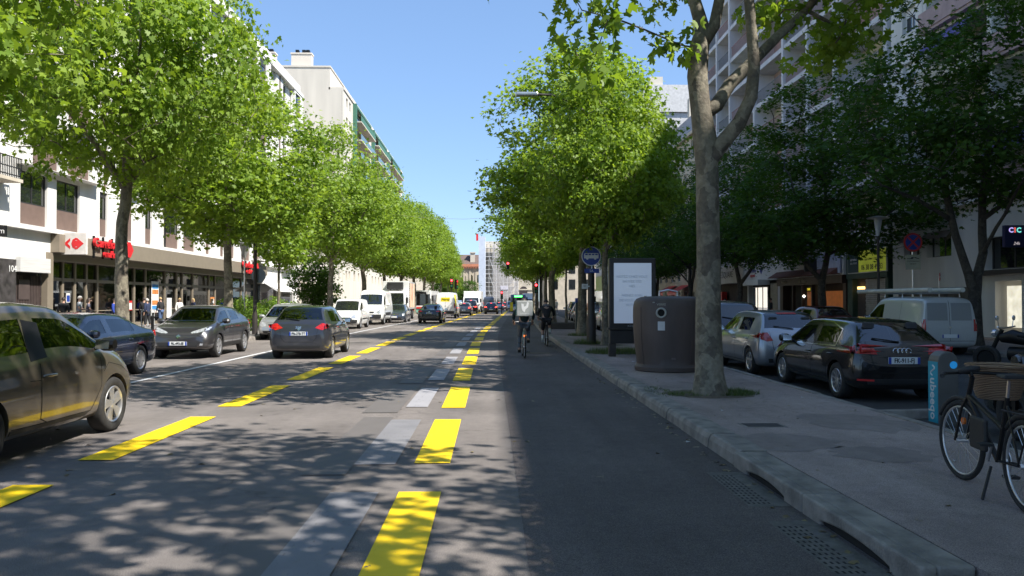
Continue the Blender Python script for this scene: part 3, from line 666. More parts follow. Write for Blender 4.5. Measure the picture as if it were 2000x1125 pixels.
# ---------------- left: long white block over the supermarket
XL = -22.0
WB = thing('apartment_building', 'long white apartment block with brown window panels above the supermarket on the left', 'building', (XL,56,0))
wall = MB(); brown = MB()
P0 = 36.5-16.1; PER = 16.1; NF = 7; FH = 2.8; ZB = 5.27; YEND = 88.2
wall.box(XL-14, XL-.9, 18, YEND, .1, ZB+NF*FH+1.4)
for fl in range(NF):
    z0 = ZB+fl*FH; z1 = z0+FH
    for k in range(5):
        o = P0+k*PER
        def seg(a, b, pr, ops):
            a += o; b += o
            if a >= YEND: return
            b = min(b, YEND); X = XL+pr
            oo = [(p+o, q+o, z0+1.05, z1-.22) for p, q in ops if q+o < YEND]
            wallrow(wall, X, 1, a, b, z0, z1, [(p, q, z0+.02, z1-.22) for p, q, _, _ in oo], th=.3+pr)
            for (p, q, c, d) in oo:
                MB().box(X-.28, X-.12, p, q, z0+.02, c).build('panel', BROWN, WB, world=True)
                if q > 33 and k >= 0:
                    w = window(WB, X, 1, p, q, c, d, .12, FRMD, 1 if q-p > 1.5 else 0, blind=[0,.0,.45,.2,0,.8][(fl*7+k*3+int(p*2)) % 6] if q-p > 1.5 else .15)
        up = .55 if fl else 0
        seg(-.35, 6.6, up, [(0,2.2),(3.0,5.2)])
        seg(6.6, 9.6, 0, [(7.3,8.2)])
        seg(9.6, 12.0, up*.5, [])
        if o+11.0 < YEND: MB().box(XL+up*.5, XL+up*.5+.004, o+10.5, o+11.1, z0, z1).build('panel_strip', BROWN, WB, world=True)
        seg(12.0, 15.75, 0, [(13.0,14.0)])
wall.box(XL-.9, XL+.62, P0-.35, YEND, ZB+NF*FH, ZB+NF*FH+.35); wall.box(XL-.9, XL+.2, P0-.35, YEND, ZB+NF*FH+.35, ZB+NF*FH+1.4)
wall.box(XL-.9, XL+.35, P0-.35, YEND, ZB-.22, ZB-.003)
wall.box(XL-.9, XL, 18, 39.0, 3.35, ZB-.22); wall.box(XL-.9, XL, 74.8, YEND, 3.35, ZB-.22)
wall.box(XL-.9, XL, 18, 34.2, .1, 3.35); wall.box(XL-.9, XL-.02, 80.5, 81.5, .1, 3.35); wall.box(XL-.9,XL-.02,87.2,YEND,.1,3.35)
wall.build('wall', PLW, WB, world=True)
# supermarket front
fas = MB(); fas.box(XL-.02, XL+.45, 39.0, 74.8, 4.12, 5.04); fas.box(XL-.9, XL-.02, 39.0, 74.8, 3.75, 5.04); fas.build('fascia', TAUPE, WB, world=True, bevel=.01)
fr = MB(); gl = MB(); it = MB(); xs = XL-.75
posts = [39.0,41.4,42.6,43.8,45.0,48.2,49.6,51.2,54.2,56.2,57.2,59.2,62.6,64.0,66.8,70.6,72.0,74.7]
for i, y in enumerate(posts): fr.box(xs-.1, xs+.08, y-.09, y+.09, .15, 3.75)
fr.box(xs-.08, xs+.06, 39, 74.8, 2.72, 2.9); fr.box(xs-.08, xs+.05, 39, 74.8, .15, .34); fr.box(xs-.07,xs+.04,39,74.8,1.1,1.15)
fr.box(XL-.2, XL+.1, 38.6, 39.1, .15, 4.1)
fr.build('shopfront', TAUPE, WB, world=True)
gl.quad((xs,39,.3),(xs,74.8,.3),(xs,74.8,3.75),(xs,39,3.75)); gl.build('shop_window', SHOPGLASS, WB, world=True)
it.box(xs-.15, xs-.05, 45.1, 48.1, .2, 3.7); it.build('wall_panel', PLW, WB, world=True)
sh = MB()
for y in np.arange(49, 74, 1.9):
    sh.box(xs-.9, xs-.6, y, y+1.3, .2, 2.1)
    for z in (.5,.9,1.3,1.7): sh.box(xs-.6, xs-.5, y, y+1.3, z, z+.04)
sh.build('shelf', pmat('shelf_goods', (.25,.12,.06), .8, var=.7, vs=9, col2=(.35,.33,.28)), WB, world=True)
for i, y in enumerate([50.3,52.4,60.2,61.8,64.9,67.9,69.0,41.0]):
    MB().lathe([(0,-.09),(.09,0),(0,.09)], 10, (xs-.35, y, 2.15+.2*((i*7)%3))).build('bulb', BULB, WB, world=True, smooth=True)
# flank wall behind shopfront stays dark: interior back
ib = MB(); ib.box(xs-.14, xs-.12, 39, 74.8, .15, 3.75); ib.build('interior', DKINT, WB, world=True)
# neighbour's entrance, far left
en = MB(); en.box(XL-.5, XL+.06, 34.2, 36.15, .1, 3.6); en.build('stone_pillar', pmat('dark_stone', (.05,.045,.045), .35, var=.5, vs=3), WB, world=True)
MB().box(XL-.3, XL+.25, 36.15, 38.6, 3.05, 3.75).build('roller_shutter', SHUT, WB, world=True)
gt = MB()
for i in range(19): gt.box(XL-.25, XL-.2, 36.25+i*.125, 36.30+i*.125, .15, 2.9-(.25 if 6 < i < 12 else 0))
gt.box(XL-.27, XL-.18, 36.2, 38.6, 1.2, 1.28); gt.box(XL-.27, XL-.18, 36.2, 38.6, .2, .3); gt.box(XL-.3,XL-.18,36.75,37.6,1.75,2.7)
gt.build('gate', pmat('gate_metal', (.10,.075,.07), .5, .3), WB, world=True)
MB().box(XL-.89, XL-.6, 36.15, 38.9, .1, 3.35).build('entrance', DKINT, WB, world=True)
text('104', .42, FRMW, WB, frame((XL+.075,35.85,3.15), (0,1,0), (0,0,1)), 'house_number', world=True)
# right-hand bays of the block: white awning shop
MB().box(XL-.5, XL-.3, 75, 87, .15, 3.3).build('window', GLASSDK, WB, world=True)
a = MB(); a.add([(XL,75.2,3.5),(XL,82.4,3.5),(XL+1.3,82.4,2.85),(XL+1.3,75.2,2.85),(XL,75.2,3.44),(XL,82.4,3.44),(XL+1.3,82.4,2.6),(XL+1.3,75.2,2.6)], [(0,1,2,3),(3,2,6,7),(4,5,6,7),(0,3,7,4),(1,2,6,5)])
a.build('awning', pmat('white_canvas', (.75,.74,.72), .9), WB, world=True)
# corner balcony at the extreme left
for y in (52.3, 68.4, 84.5):
    MB().tube([(XL+.08,y,5.2),(XL+.08,y,24.6)], .06, 8).build('drainpipe', FRMD, WB, world=True, smooth=True)
bl = MB(); bl.box(XL+.0, XL+.9, 31.0, 35.2, 7.0, 7.15)
bl.build('balcony', STONEW, WB, world=True)
rl = MB(); 
for i in range(34): rl.box(XL+.82, XL+.85, 31.05+i*.125, 31.08+i*.125, 7.15, 8.05)
for z in (7.25, 7.6, 8.05): rl.box(XL+.81, XL+.86, 31, 35.2, z, z+.04)
rl.build('railing', BLACK, WB, world=True)
for (y0, y1) in ((71.0,74.2),(81,84.5)):
    bb = MB(); bb.box(XL, XL+1.0, y0, y1, 5.4, 5.52); bb.build('balcony', PLW, WB, world=True)
    rb = MB()
    for i in range(int((y1-y0)/.13)): rb.box(XL+.93, XL+.95, y0+i*.13, y0+.02+i*.13, 5.52, 6.4)
    rb.box(XL+.92, XL+.96, y0, y1, 6.4, 6.44); rb.build('railing', BLACK, WB, world=True)
# ---------------- low cream house with chimney pots
HB = thing('house', 'low cream house with orange chimney pots between the two tall blocks on the left', 'building', (XL,101,0))
mb = MB(); mb.box(XL-12, XL-.3, YEND+.1, 114.8, 0, 21.6)
mb.box(XL-12.1, XL-.0, YEND+.1, 114.8, 21.6, 22.0)
for fl in range(6): wallrow(mb, XL, 1, YEND+.1, 114.8, 4.0+fl*2.9, 6.9+fl*2.9, [(90+i*3.6, 91.3+i*3.6, 4.9+fl*2.9, 6.5+fl*2.9) for i in range(7)])
mb.box(XL-.3, XL, YEND+.1, 114.8, 0, 4.0)
mb.build('wall', PLC, HB, world=True)
for fl in range(6):
    for i in range(7): window(HB, XL, 1, 90+i*3.6, 91.3+i*3.6, 4.9+fl*2.9, 6.5+fl*2.9, .15, FRMW)
ch = MB(); ch.box(XL-3, XL-1.2, 100.5, 103.5, 22, 23.4); 
c1 = ch.build('chimney', PLC, HB, world=True)
for i in range(5):
    q = MB().lathe([(.16,0),(.2,.1),(.15,.2),(.14,.8)], 10, (XL-2.1, 100.9+i*.55, 23.4)); w = q.build('chimney_pot', TERRA, HB, world=True, smooth=True); w.parent = c1
an = MB(); an.tube([(XL-4,96,22),(XL-4,96,28.5)], .05, 5); an.box(XL-4.5, XL-3.6, 95.97, 96.03, 28.3, 28.36); an.build('antenna', STEEL, HB, world=True)
aw = MB(); aw.add([(XL,89.5,3.9),(XL,99,3.9),(XL+2.6,99,2.5),(XL+2.6,89.5,2.5),(XL+2.6,99,2.2),(XL+2.6,89.5,2.2),(XL,89.5,3.8),(XL,99,3.8)], [(0,1,2,3),(3,2,4,5),(0,3,5,6),(1,2,4,7)])
aw.build('awning', pmat('beige_canvas', (.42,.37,.28), .9), HB, world=True)
# ---------------- tall beige block with green frames
GB = thing('apartment_building', 'tall beige block with blank gable, two chimneys and green framed balconies on the left', 'building', (XL,115,0))
mb = MB(); Y0, Y1 = 115.0, 191.0; HG = 33.3
mb.box(XL-22, XL-2.0, Y0, Y1, 0, 36.6); mb.box(XL-22.1, XL-1.9, Y0-.1, Y1, 36.6, 36.85)
mb.box(XL-2.0, XL-.32, Y0, Y1, 0, HG)
bays = [(123,139),(142,160),(163,184)]
for fl in range(10):
    z0 = 4.0+fl*2.93; z1 = z0+2.93
    ops = [(117.2,118.6,z0+.9,z0+2.3),(119.8,121.2,z0+.9,z0+2.3)]
    if fl >= 3: ops += [(a+.5, b, z0+.15, z1-.2) for a, b in bays]
    else: ops += [(a+1+i*4, a+2.6+i*4, z0+.9, z0+2.3) for a, b in bays for i in range(int((b-a)/4))]
    wallrow(mb, XL, 1, Y0, Y1, z0, z1, ops)
mb.box(XL-.32, XL, Y0, Y1, 0, 4.0); mb.box(XL-2.2, XL+.15, Y0, Y1, HG, HG+.35); 
mb.build('wall', PLC, GB, world=True)
for fl in range(10):
    z0 = 4.0+fl*2.93
    for a, b in ((117.2,118.6),(119.8,121.2)):
        if fl > 4: window(GB, XL, 1, a, b, z0+.9, z0+2.3, .14, FRMW, 0)
    if fl >= 5:
        for a, b in bays:
            s_ = MB(); s_.box(XL-.3, XL+1.3, a+.5, b, z0, z0+.16); s_.build('balcony', PLC, GB, world=True)
            s_ = MB(); s_.box(XL+1.22, XL+1.26, a+.5, b, z0+.2, z0+1.1)
            s_.build('balcony_screen', pmat('smoked_balcony_glass', (.10,.16,.15), .2, coat=.3) if fl != 9 else GREENP, GB, world=True)
            s_ = MB()
            for i in range(int((b-a)/3.4)): s_.box(XL-.26, XL-.2, a+1+i*3.4, a+3.4+i*3.4, z0+.16, z0+2.5)
            s_.build('window', GLASSDK, GB, world=True)
for a, b in bays:
    s_ = MB(); s_.box(XL, XL+.6, a-.1, a+.45, 18, HG-.05); s_.box(XL, XL+.45, a+.45, b+.2, HG-.4, HG-.003); s_.build('frame', GREENP, GB, world=True)
for (x, y) in ((XL-12.0,116.5),(XL-6.6,116.8)):
    s_ = MB(); s_.box(x-1.5, x+1.5, y-.5, y+.8, 36.85, 39.0); s_.box(x-1.6,x+1.6,y-.6,y+.9,39.0,39.2); c_ = s_.build('chimney', PLB, GB, world=True)
    for i in (-.7, .3, .9):
        w = MB().box(x+i-.25, x+i+.25, y-.2, y+.4, 39.2, 39.75).build('chimney_pot', BLACK, GB, world=True); w.parent = c_
# ---------------- farther left block, behind the tree row
FB = thing('apartment_building', 'pale block far down the left side, mostly hidden behind the tree crowns', 'building', (XL,200,0))
mb = MB(); mb.box(XL-16, XL+9, 192, 198, 0, 17); mb.build('wall', PLC, FB, world=True)
for i in range(5): window(FB, XL+9, 1, 192.6+i*1.1, 193.3+i*1.1, 5+i%2*3, 6.6+i%2*3, -.0, FRMW, 0)
# ---------------- right side
XR = 21.0
RB = thing('apartment_building', 'tall white gridded block with recessed pink balconies above the cafe on the right', 'building', (XR,58,0))
mb = MB(); back = MB(); ra = MB(); YA, YB_ = 39.6, 73.8; FHR = 2.85; Z0R = 5.6
mb.box(XR+1.7, XR+15, YA, YB_, .1, 28.4)
cols = [39.9,46.0,50.0,54.2,60.2,66.4,70.2,73.5]
nfl = 8
for fl in range(nfl):
    z0 = Z0R+fl*FHR
    mb.box(XR-.05, XR+1.7, YA, YB_, z0-.22, z0+.12)
for c in cols: mb.box(XR-.12, XR+1.7, c-.17, c+.17, Z0R-.3, 28.4)
mb.box(XR-.12, XR+1.7, YA, YB_, 28.1, 28.5); mb.box(XR-.1, XR+1.7, YA, YB_, 4.7, Z0R-.22)
mb.build('wall', GREYW, RB, world=True)
for fl in range(nfl):
    z0 = Z0R+.12+fl*FHR
    for i in range(len(cols)-1):
        a, b = cols[i]+.17, cols[i+1]-.17
        bk = MB(); bk.box(XR+1.5, XR+1.69, a, b, z0, z0+FHR-.36); bk.build('loggia_wall', PINK if (fl+i) % 3 else CREAMP, RB, world=True)
        rr_ = MB()
        n_ = max(6, int((b-a)/.16))
        rr_.box(XR+.03, XR+.07, a, b, z0+.95, z0+1.0)
        for q in range(n_): rr_.box(XR+.04, XR+.06, a+(b-a)*q/n_, a+(b-a)*q/n_+.025, z0, z0+.95)
        rr_.build('railing', pmat('balcony_rail', (.16,.16,.16), .5) if (fl+i) % 2 else pmat('pink_rail', (.36,.18,.15), .6), RB, world=True)
        if (fl*3+i) % 2 == 0 and fl < 7: window(RB, XR+1.5, -1, a+.8, a+2.0, z0+.1, z0+2.1, -.03, FRMW, 1)
# white band and shops under it
CAFE = pmat('cafe_wood', (.05,.027,.018), .5, var=.25, vs=3, stretch=(1,1,.2))
def shopbox(root, a, b, z1, mat, name='wall'):
    s_ = MB(); s_.box(XR-.05, XR+.3, a, a+.35, .14, z1); s_.box(XR-.05, XR+.3, b-.35, b, .14, z1); s_.build(name, mat, root, world=True)
mb = MB(); mb.box(XR-.25, XR+1.6, 44.6, 62.2, 3.25, 4.69); mb.build('wall', PLW, RB, world=True)
mb = MB(); mb.box(XR-.3, XR+1.6, 62.3, 73.8, 3.2, 4.69); mb.build('wall', PLC, RB, world=True)
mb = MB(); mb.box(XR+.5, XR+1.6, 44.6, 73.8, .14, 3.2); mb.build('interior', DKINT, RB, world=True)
# green shop
mb = MB(); mb.box(XR-.1, XR+1.6, 39.9, 44.55, 2.95, 4.69); mb.box(XR-.05,XR+1.6,39.9,40.2,.14,2.95); mb.box(XR-.05,XR+1.6,43.9,44.5,.14,2.95)
mb.build('shopfront', pmat('dark_green_paint', (.022,.055,.04), .55), RB, world=True)
mb = MB(); 
for i in range(24): mb.box(XR+.1-(.02 if i % 2 else 0), XR+.2, 40.25, 42.6, .15+i*.115, .15+(i+1)*.115-.012)
mb.build('roller_shutter', pmat('grey_shutter', (.30,.30,.29), .5, .3, var=.15), RB, world=True)
MB().box(XR+.25, XR+1.5, 42.65, 43.9, .15, 2.95).build('doorway', DKINT, RB, world=True)
MB().box(XR+.1, XR+.2, 42.9, 43.6, 2.35, 2.5).build('lamp', pmat('warm_strip', (1,.6,.2), .5, emit=1.6, var=0), RB, world=True)
# cafe
mb = MB(); mb.box(XR-.3, XR+.5, 44.7, 55, 2.75, 3.24); mb.box(XR-.05, XR+.5, 44.7, 45.1, .14, 2.75); mb.box(XR-.05, XR+.5, 54.5, 55, .14, 2.75)
for y in (48.3,49.6,51.2,52.8): mb.box(XR-.0, XR+.2, y, y+.14, .14, 2.75)
mb.build('cafe_front', CAFE, RB, world=True)
text('K Fleur', .42, pmat('faded_gold', (.35,.30,.22), .6), RB, frame((XR-.315,50.4,3.0), (0,-1,0), (0,0,1)), 'shop_lettering', world=True, shear=.3)
text('BRASSERIE', .2, pmat('faded_gold', (.35,.30,.22), .6), RB, frame((XR-.315,53.6,3.0), (0,-1,0), (0,0,1)), 'shop_lettering', world=True)
mb = MB(); mb.add([(XR-.3,45,3.75),(XR-.3,55,3.75),(XR-1.0,55,3.3),(XR-1.0,45,3.3),(XR-.3,45,3.3),(XR-.3,55,3.3)], [(0,1,2,3),(3,2,5,4),(0,3,4),(1,2,5)])
mb.build('awning', pmat('brown_canvas', (.16,.07,.055), .9), RB, world=True)
ORG = pmat('orange_panel', (.62,.17,.03), .5, emit=.06)
MB().box(XR+.05, XR+.12, 45.2, 48.2, .5, 2.3).build('lit_panel', ORG, RB, world=True)
MB().box(XR+.05, XR+.12, 49.8, 50.5, .2, 2.3).build('orange_door', ORG, RB, world=True)
MB().lathe([(0,-.12),(.12,0),(0,.12)], 10, (XR+.0,50.9,2.0)).build('lamp', pmat('lit_lamp', (1,.9,.8), .5, emit=1.5, var=0), RB, world=True, smooth=True)
text('CAFE', .22, pmat('yellow_neon', (.95,.75,.05), .5, emit=.5, var=0), RB, frame((XR+.03,50.2,2.45), (0,-1,0), (0,0,1)), 'shop_lettering', world=True)
# white corner shop
shopbox(RB, 55.1, 62.1, 3.3, GREYW)
mb = MB(); mb.box(XR-.9, XR, 57.2, 62.0, 2.9, 3.3); mb.build('canopy', FRMW, RB, world=True)
window(RB, XR, -1, 58.2, 61.6, .5, 2.8, .2, FRMW, 2, SHOPGLASS, name='shop_window')
text('Carrefour', .42, pmat('logo_blue', (.02,.04,.22), .5), RB, frame((XR-.27,60.2,4.05), (0,-1,0), (0,0,1)), 'shop_lettering', world=True, bold=.01)
text('express', .36, pmat('logo_red', (.55,.02,.03), .5), RB, frame((XR-.27,60.2,3.68), (0,-1,0), (0,0,1)), 'shop_lettering', world=True, bold=.01)
mb = MB(); mb.prism([(-.3,0),(0,.26),(.3,0),(0,-.26)], (XR-.25,58.3,4.0), (0,-1,0), (0,0,1), (-.02,0,0)); mb.build('emblem', pmat('logo_blue', (.02,.04,.22), .5), RB, world=True)
MB().box(XR-.02, XR+.25, 55.6, 57.0, .9, 3.0).build('shop_shutter', pmat('beige_shutter', (.33,.28,.20), .7), RB, world=True)
# corner shop at the far end with blue and red
text('LE SQUARE', .75, pmat('dark_lettering', (.04,.03,.03), .6), RB, frame((XR-.315,67.0,3.95), (0,-1,0), (0,0,1)), 'shop_lettering', world=True, spacing=1.05)
mb = MB(); mb.box(XR-.2, XR+.3, 68.6, 71.2, .3, 2.5); mb.build('red_front', RED, RB, world=True)
mb = MB(); mb.box(XR-.22, XR-.19, 69.2, 70.6, .5, 2.2); mb.build('window', GLASSDK, RB, world=True)
# --- bank building, nearest on the right
CB = thing('apartment_building', 'white bank building with pink balcony parapets and purple awnings at the far right', 'building', (XR,28,0))
mb = MB(); YC0, YC1 = 12.0, 39.5
mb.box(XR+1.5, XR+16, YC0, YC1, .1, 28.4); 
ops1 = [(34.4,36.4,3.75,4.9),(37.0,38.4,3.75,4.9),(29.2,32.0,3.0,4.35),(27.0,28.6,.2,2.6),(29.8,31.4,.2,2.5),(21.5,26,.8,3.0)]
def rowops(z0, z1, L_): return [(a,b,max(c,z0),min(d,z1)) for a,b,c,d in L_ if d > z0 and c < z1]
wallrow(mb, XR, -1, YC0, YC1, 2.8, 5.9, rowops(2.8,5.9,[o for o in ops1 if o[2] >= 2.9]), th=1.5)
wallrow(mb, XR, -1, YC0, YC1, .1, 2.8, rowops(.1,2.8,[(a,b,c,min(d,2.6)) for a,b,c,d in ops1 if c < 2.9]), th=1.5)
mb.box(XR-.35, XR+1.5, YC0, YC1, 5.9, 6.12)
wops = [(37.2,38.4),(34.0,35.3),(30.0,31.4),(26,27.4)]
for fl in range(8):
    z0 = 6.12+fl*2.78
    wallrow(mb, XR, -1, 36.6, YC1, z0, z0+2.78, [(37.2,38.4,z0+.7,z0+2.0)], th=1.5)
    mb.box(XR-.02, XR+1.5, YC0, 36.6, z0+2.6, z0+2.78)
    for y in (36.6-.2, 31.6, 26.6, 21.6, 16.6): mb.box(XR, XR+1.5, y-.15, y+.15, z0, z0+2.6)
mb.build('wall', PLW, CB, world=True)
for fl in range(8):
    z0 = 6.12+fl*2.78
    window(CB, XR, -1, 37.2, 38.4, z0+.7, z0+2.0, .2, FRMW, 1, blind=.3)
    for i, (a, b) in enumerate(((31.75,36.25),(26.75,31.45),(21.75,26.45),(16.75,21.45))):
        s_ = MB(); s_.box(XR-.35, XR+.0, a, b, z0-.05, z0+.1); s_.box(XR-.4, XR-.33, a, b, z0+.1, z0+.98)
        s_.build('parapet', pmat('pink_parapet', (.40,.29,.28), .8) if (i+fl) % 2 else CREAMP, CB, world=True)
        MB().box(XR+1.3, XR+1.49, a, b, z0, z0+2.6).build('loggia_wall', CREAMP, CB, world=True)
        window(CB, XR+1.3, -1, a+1, a+3.0, z0+.1, z0+2.2, -.03, FRMW, 1)
        if (i+fl*2) % 3 == 1:
            s_ = MB(); s_.add([(XR,a+.4,z0+2.55),(XR,b-.6,z0+2.55),(XR-.85,b-.6,z0+1.7),(XR-.85,a+.4,z0+1.7),(XR-.85,b-.6,z0+1.5),(XR-.85,a+.4,z0+1.5)], [(0,1,2,3),(3,2,4,5)]); s_.build('awning', LILAC, CB, world=True)
for (a,b,c,d) in ops1[:3]: window(CB, XR, -1, a, b, c, d, .3, FRMD, 1, SHOPGLASS if a > 34 else GLASSDK)
for a, b in ((34.3,36.5),(36.9,38.5)):
    s_ = MB(); s_.add([(XR,a,4.95),(XR,b,4.95),(XR-.3,b,4.6),(XR-.3,a,4.6)], [(0,1,2,3)]); s_.build('small_awning', pmat('grey_canvas', (.22,.18,.17), .9), CB, world=True)
MB().box(XR+.6, XR+1.0, 35.0, 35.5, 4.45, 4.6).build('ceiling_lamp', pmat('greenish_lamp', (.75,1,.7), .5, emit=2.2, var=0), CB, world=True)
MB().box(XR+.3, XR+.35, 30.1, 31.1, .6, 2.3).build('lit_door', pmat('lit_door', (.8,.75,.6), .5, emit=.5, var=.2), CB, world=True)
MB().box(XR-.04, XR+.0, 26.6, 28.9, .15, 4.6).build('green_pillar', pmat('pale_green_panel', (.10,.22,.16), .5), CB, world=True)
MB().box(XR-.5, XR-.0, 27.2, 32.4, 2.75, 2.95).build('canopy', FRMD, CB, world=True)
MB().box(XR-.04,XR+.0,32.4,38.9,.15,2.3).build('planting_wall', pmat('mottled_wall', (.10,.09,.075), .8, var=.5, vs=2), CB, world=True)
# --- block behind/beside the viewer, casting the long shade
NB = thing('apartment_building', 'pale block beside the viewer on the right, out of the picture, shading the street', 'building', (XR,-10,0))
mb = MB(); mb.box(XR+.3, XR+14, -60, 11.8, 0, 28.6)
for fl in range(9): wallrow(mb, XR, -1, -60, 11.8, fl*3.1, fl*3.1+3.1, [(-58+i*4, -56.4+i*4, fl*3.1+.9, fl*3.1+2.5) for i in range(17)])
mb.box(XR-.0,XR+.3,-60,11.8,27.9,28.6)
mb.build('wall', PLC, NB, world=True)
s_ = MB()
for fl in range(9):
    for i in range(17): s_.box(XR+.14, XR+.2, -58+i*4, -56.4+i*4, fl*3.1+.9, fl*3.1+2.5)
tag(s_.build('window', GLASSDK, NB, world=True), kind='stuff')
# --- farther right houses
MBD = thing('apartment_building', 'cream house with grey zinc mansard roof and chimneys, far right behind the crowns', 'building', (XR,85,0))
mb = MB(); mb.box(XR+.3, XR+13, 74.0, 96, 0, 19)
for fl in range(6): wallrow(mb, XR, -1, 74, 96, fl*3.15, fl*3.15+3.15, [(75.5+i*3, 76.7+i*3, fl*3.15+.7, fl*3.15+2.7) for i in range(7)])
mb.box(XR-.4, XR+.3, 74, 96, 18.9, 19.2); mb.build('wall', STONEW, MBD, world=True)
for fl in range(6):
    for i in range(7): window(MBD, XR, -1, 75.5+i*3, 76.7+i*3, fl*3.15+.7, fl*3.15+2.7, .15, FRMW)
mb = MB(); mb.add([(XR-.1,74,19.2),(XR-.1,96,19.2),(XR+1.6,96,22.6),(XR+1.6,74,22.6),(XR+7,96,24),(XR+7,74,24),(XR+13,96,19.2),(XR+13,74,19.2)], [(0,1,2,3),(3,2,4,5),(5,4,6,7),(0,3,5,7),(1,2,4,6)])
mb.build('roof', ZINC, MBD, world=True)
for y in (77,83,88):
    c_ = MB().box(XR+2, XR+4.4, y, y+.8, 22, 25.2).build('chimney', PLC, MBD, world=True)
    for i in range(4):
        q = MB().lathe([(.14,0),(.13,.7)], 8, (XR+2.4+i*.5, y+.4, 25.2)).build('chimney_pot', TERRA, MBD, world=True); q.parent = c_
for y in (80,86):
    a = MB(); a.add([(XR,y,3.4),(XR,y+4,3.4),(XR-1.6,y+4,2.6),(XR-1.6,y,2.6),(XR-1.6,y+4,2.3),(XR-1.6,y,2.3)], [(0,1,2,3),(3,2,4,5)]); a.build('awning', RED, MBD, world=True)
GBR = thing('apartment_building', 'tall grey gabled building with a chimney above the tree crowns on the right', 'building', (18,100,0))
mb = MB(); mb.box(18.3, 32, 98, 131, 0, 26); mb.add([(18,97.7,26),(18,131,26),(19.9,131,29.5),(19.9,97.7,29.5),(32,97.7,29.5),(32,131,29.5),(32,131,26),(32,97.7,26)], [(0,1,2,3),(3,2,5,4),(4,5,6,7),(0,3,4,7),(1,2,5,6)])
for fl in range(8): wallrow(mb, 18, -1, 97.7, 131, fl*3.25, fl*3.25+3.25, [(99.5+i*4, 100.8+i*4, fl*3.25+.8, fl*3.25+2.7) for i in range(7)])
mb.build('wall', pmat('pale_grey_render', (.50,.50,.50), .85), GBR, world=True)
for fl in range(8):
    for i in range(7): window(GBR, 18, -1, 99.5+i*4, 100.8+i*4, fl*3.25+.8, fl*3.25+2.7, .12, FRMW)
MB().box(20.5, 22.2, 98, 98.9, 29.5, 30.6).build('chimney', PLC, GBR, world=True)
# ---------------- end of the street
YE = 205.0
a = at(862,590,YE).x; b = at(938,590,YE).x
SB = thing('stone_building', 'old stone building with brown mansard roof and chimney closing the street', 'building', ((a+b)/2,YE,0))
zE = at(900,521,YE).z; zT = at(900,503,YE).z
mb = MB(); mb.box(a, b, YE, YE+14, 0, zE)
for i in range(7): mb.box(a+1+i*1.6, a+1.5+i*1.6, YE-.15, YE, 0, zE-.6)
mb.build('wall', STONEW, SB, world=True)
mb = MB(); mb.box(a-.4, b+.4, YE-.6, YE+14, zE, zE+.7)
for i in range(16): mb.box(a+i*(b-a)/16, a+.3+i*(b-a)/16, YE-.55, YE-.05, zE-.45, zE)
mb.build('cornice', TERRA, SB, world=True)
mb = MB(); z5 = zE+.7; mb.add([(a-.3,YE-.4,z5),(b+.3,YE-.4,z5),(b+.3,YE+2.5,zT+.9),(a-.3,YE+2.5,zT+.9),(a-.3,YE+14,zT+.9),(b+.3,YE+14,zT+.9)], [(0,1,2,3),(3,2,5,4)]); 
mb.box(a-.25,b+.25,YE+2.6,YE+14,z5,zT+.88)
mb.build('roof', pmat('brown_roof', (.12,.085,.075), .8, var=.2), SB, world=True)
cx = at(923,500,YE).x; mb = MB(); mb.box(cx-.6, cx+.6, YE+.2, YE+1.6, z5-.2, zT+1.2); mb.box(cx-.8,cx+.8,YE,YE+1.8,zT+1.2,zT+1.5); mb.build('chimney', PLC, SB, world=True)
for i in range(6): window(SB, 0, 0, 0, .01, 0, .01) if False else None
wmb = MB()
for i in range(5):
    xx = a+2.2+i*1.9
    w = MB().prism([(-.45,0),(.45,0),(.45,1.6)]+[(.45*cos(t*pi/6), 1.6+.45*sin(t*pi/6)) for t in range(1,6)]+[(-.45,1.6)], (xx,YE-.02,zE-4.2), (1,0,0), (0,0,1), (0,-.05,0)).build('window', GLASSDK, SB, world=True)
YCH = 178.0
x0 = at(935,500,YCH).x; x1 = at(948,500,YCH).x; x2 = at(1012,500,YCH).x; x3 = at(1052,500,YCH).x; zc = at(950,462,YCH).z
CH = thing('church', 'stone church wrapped in scaffolding and pale sheeting at the end of the street', 'church', ((x0+x3)/2,YCH,0))
mb = MB(); mb.box(x0+.5, x2, YCH+1.6, YCH+22, 0, zc-1.0); mb.box(x2, x3, YCH+1.2, YCH+22, 0, at(1000,538,YCH).z); mb.box(x2-.1,x3+.15,YCH+1.05,YCH+1.2,4.2,4.5)
mb.build('wall', pmat('pale_church_stone', (.52,.475,.40), .85, var=.1, vs=.7, bump=.3, bs=9), CH, world=True)
xa_ = at(1023,570,YCH).x
MB().prism([(-.9,0),(.9,0),(.9,2.6)]+[(.9*cos(t*pi/8), 2.6+.9*sin(t*pi/8)) for t in range(1,8)]+[(-.9,2.6)], (xa_,YCH+1.19,1.6), (1,0,0), (0,0,1), (0,-.08,0)).build('window', pmat('leaded_glass', (.06,.05,.05), .3), CH, world=True)
MB().box(xa_+2.0,xa_+3.0,YCH+1.1,YCH+1.19,0,2.6).build('door', CAFE, CH, world=True)
SCF = thing('scaffolding', 'white tube scaffolding with netting covering the church front', 'scaffolding', ((x1+x2)/2,YCH,0))
mb = MB(); n = 9; zs = zc-1.0
for i in range(n+1):
    xx = x1+(x2-x1)*i/n
    for yy in (YCH, YCH+1.3): mb.tube([(xx,yy,0),(xx,yy,zs)], .045 if i % 3 else .09, 4)
for j in range(int(zs/1.0)): mb.tube([(x1,YCH,1+j*1.0),(x2,YCH,1+j*1.0)], .04, 4)
for k in range(3):
    for j in range(0, int(zs)-3, 4): mb.tube([(x1+(x2-x1)*(1+k*3)/n,YCH-.05,j+4),(x1+(x2-x1)*(2.6+k*3)/n,YCH-.05,j)], .06, 4)
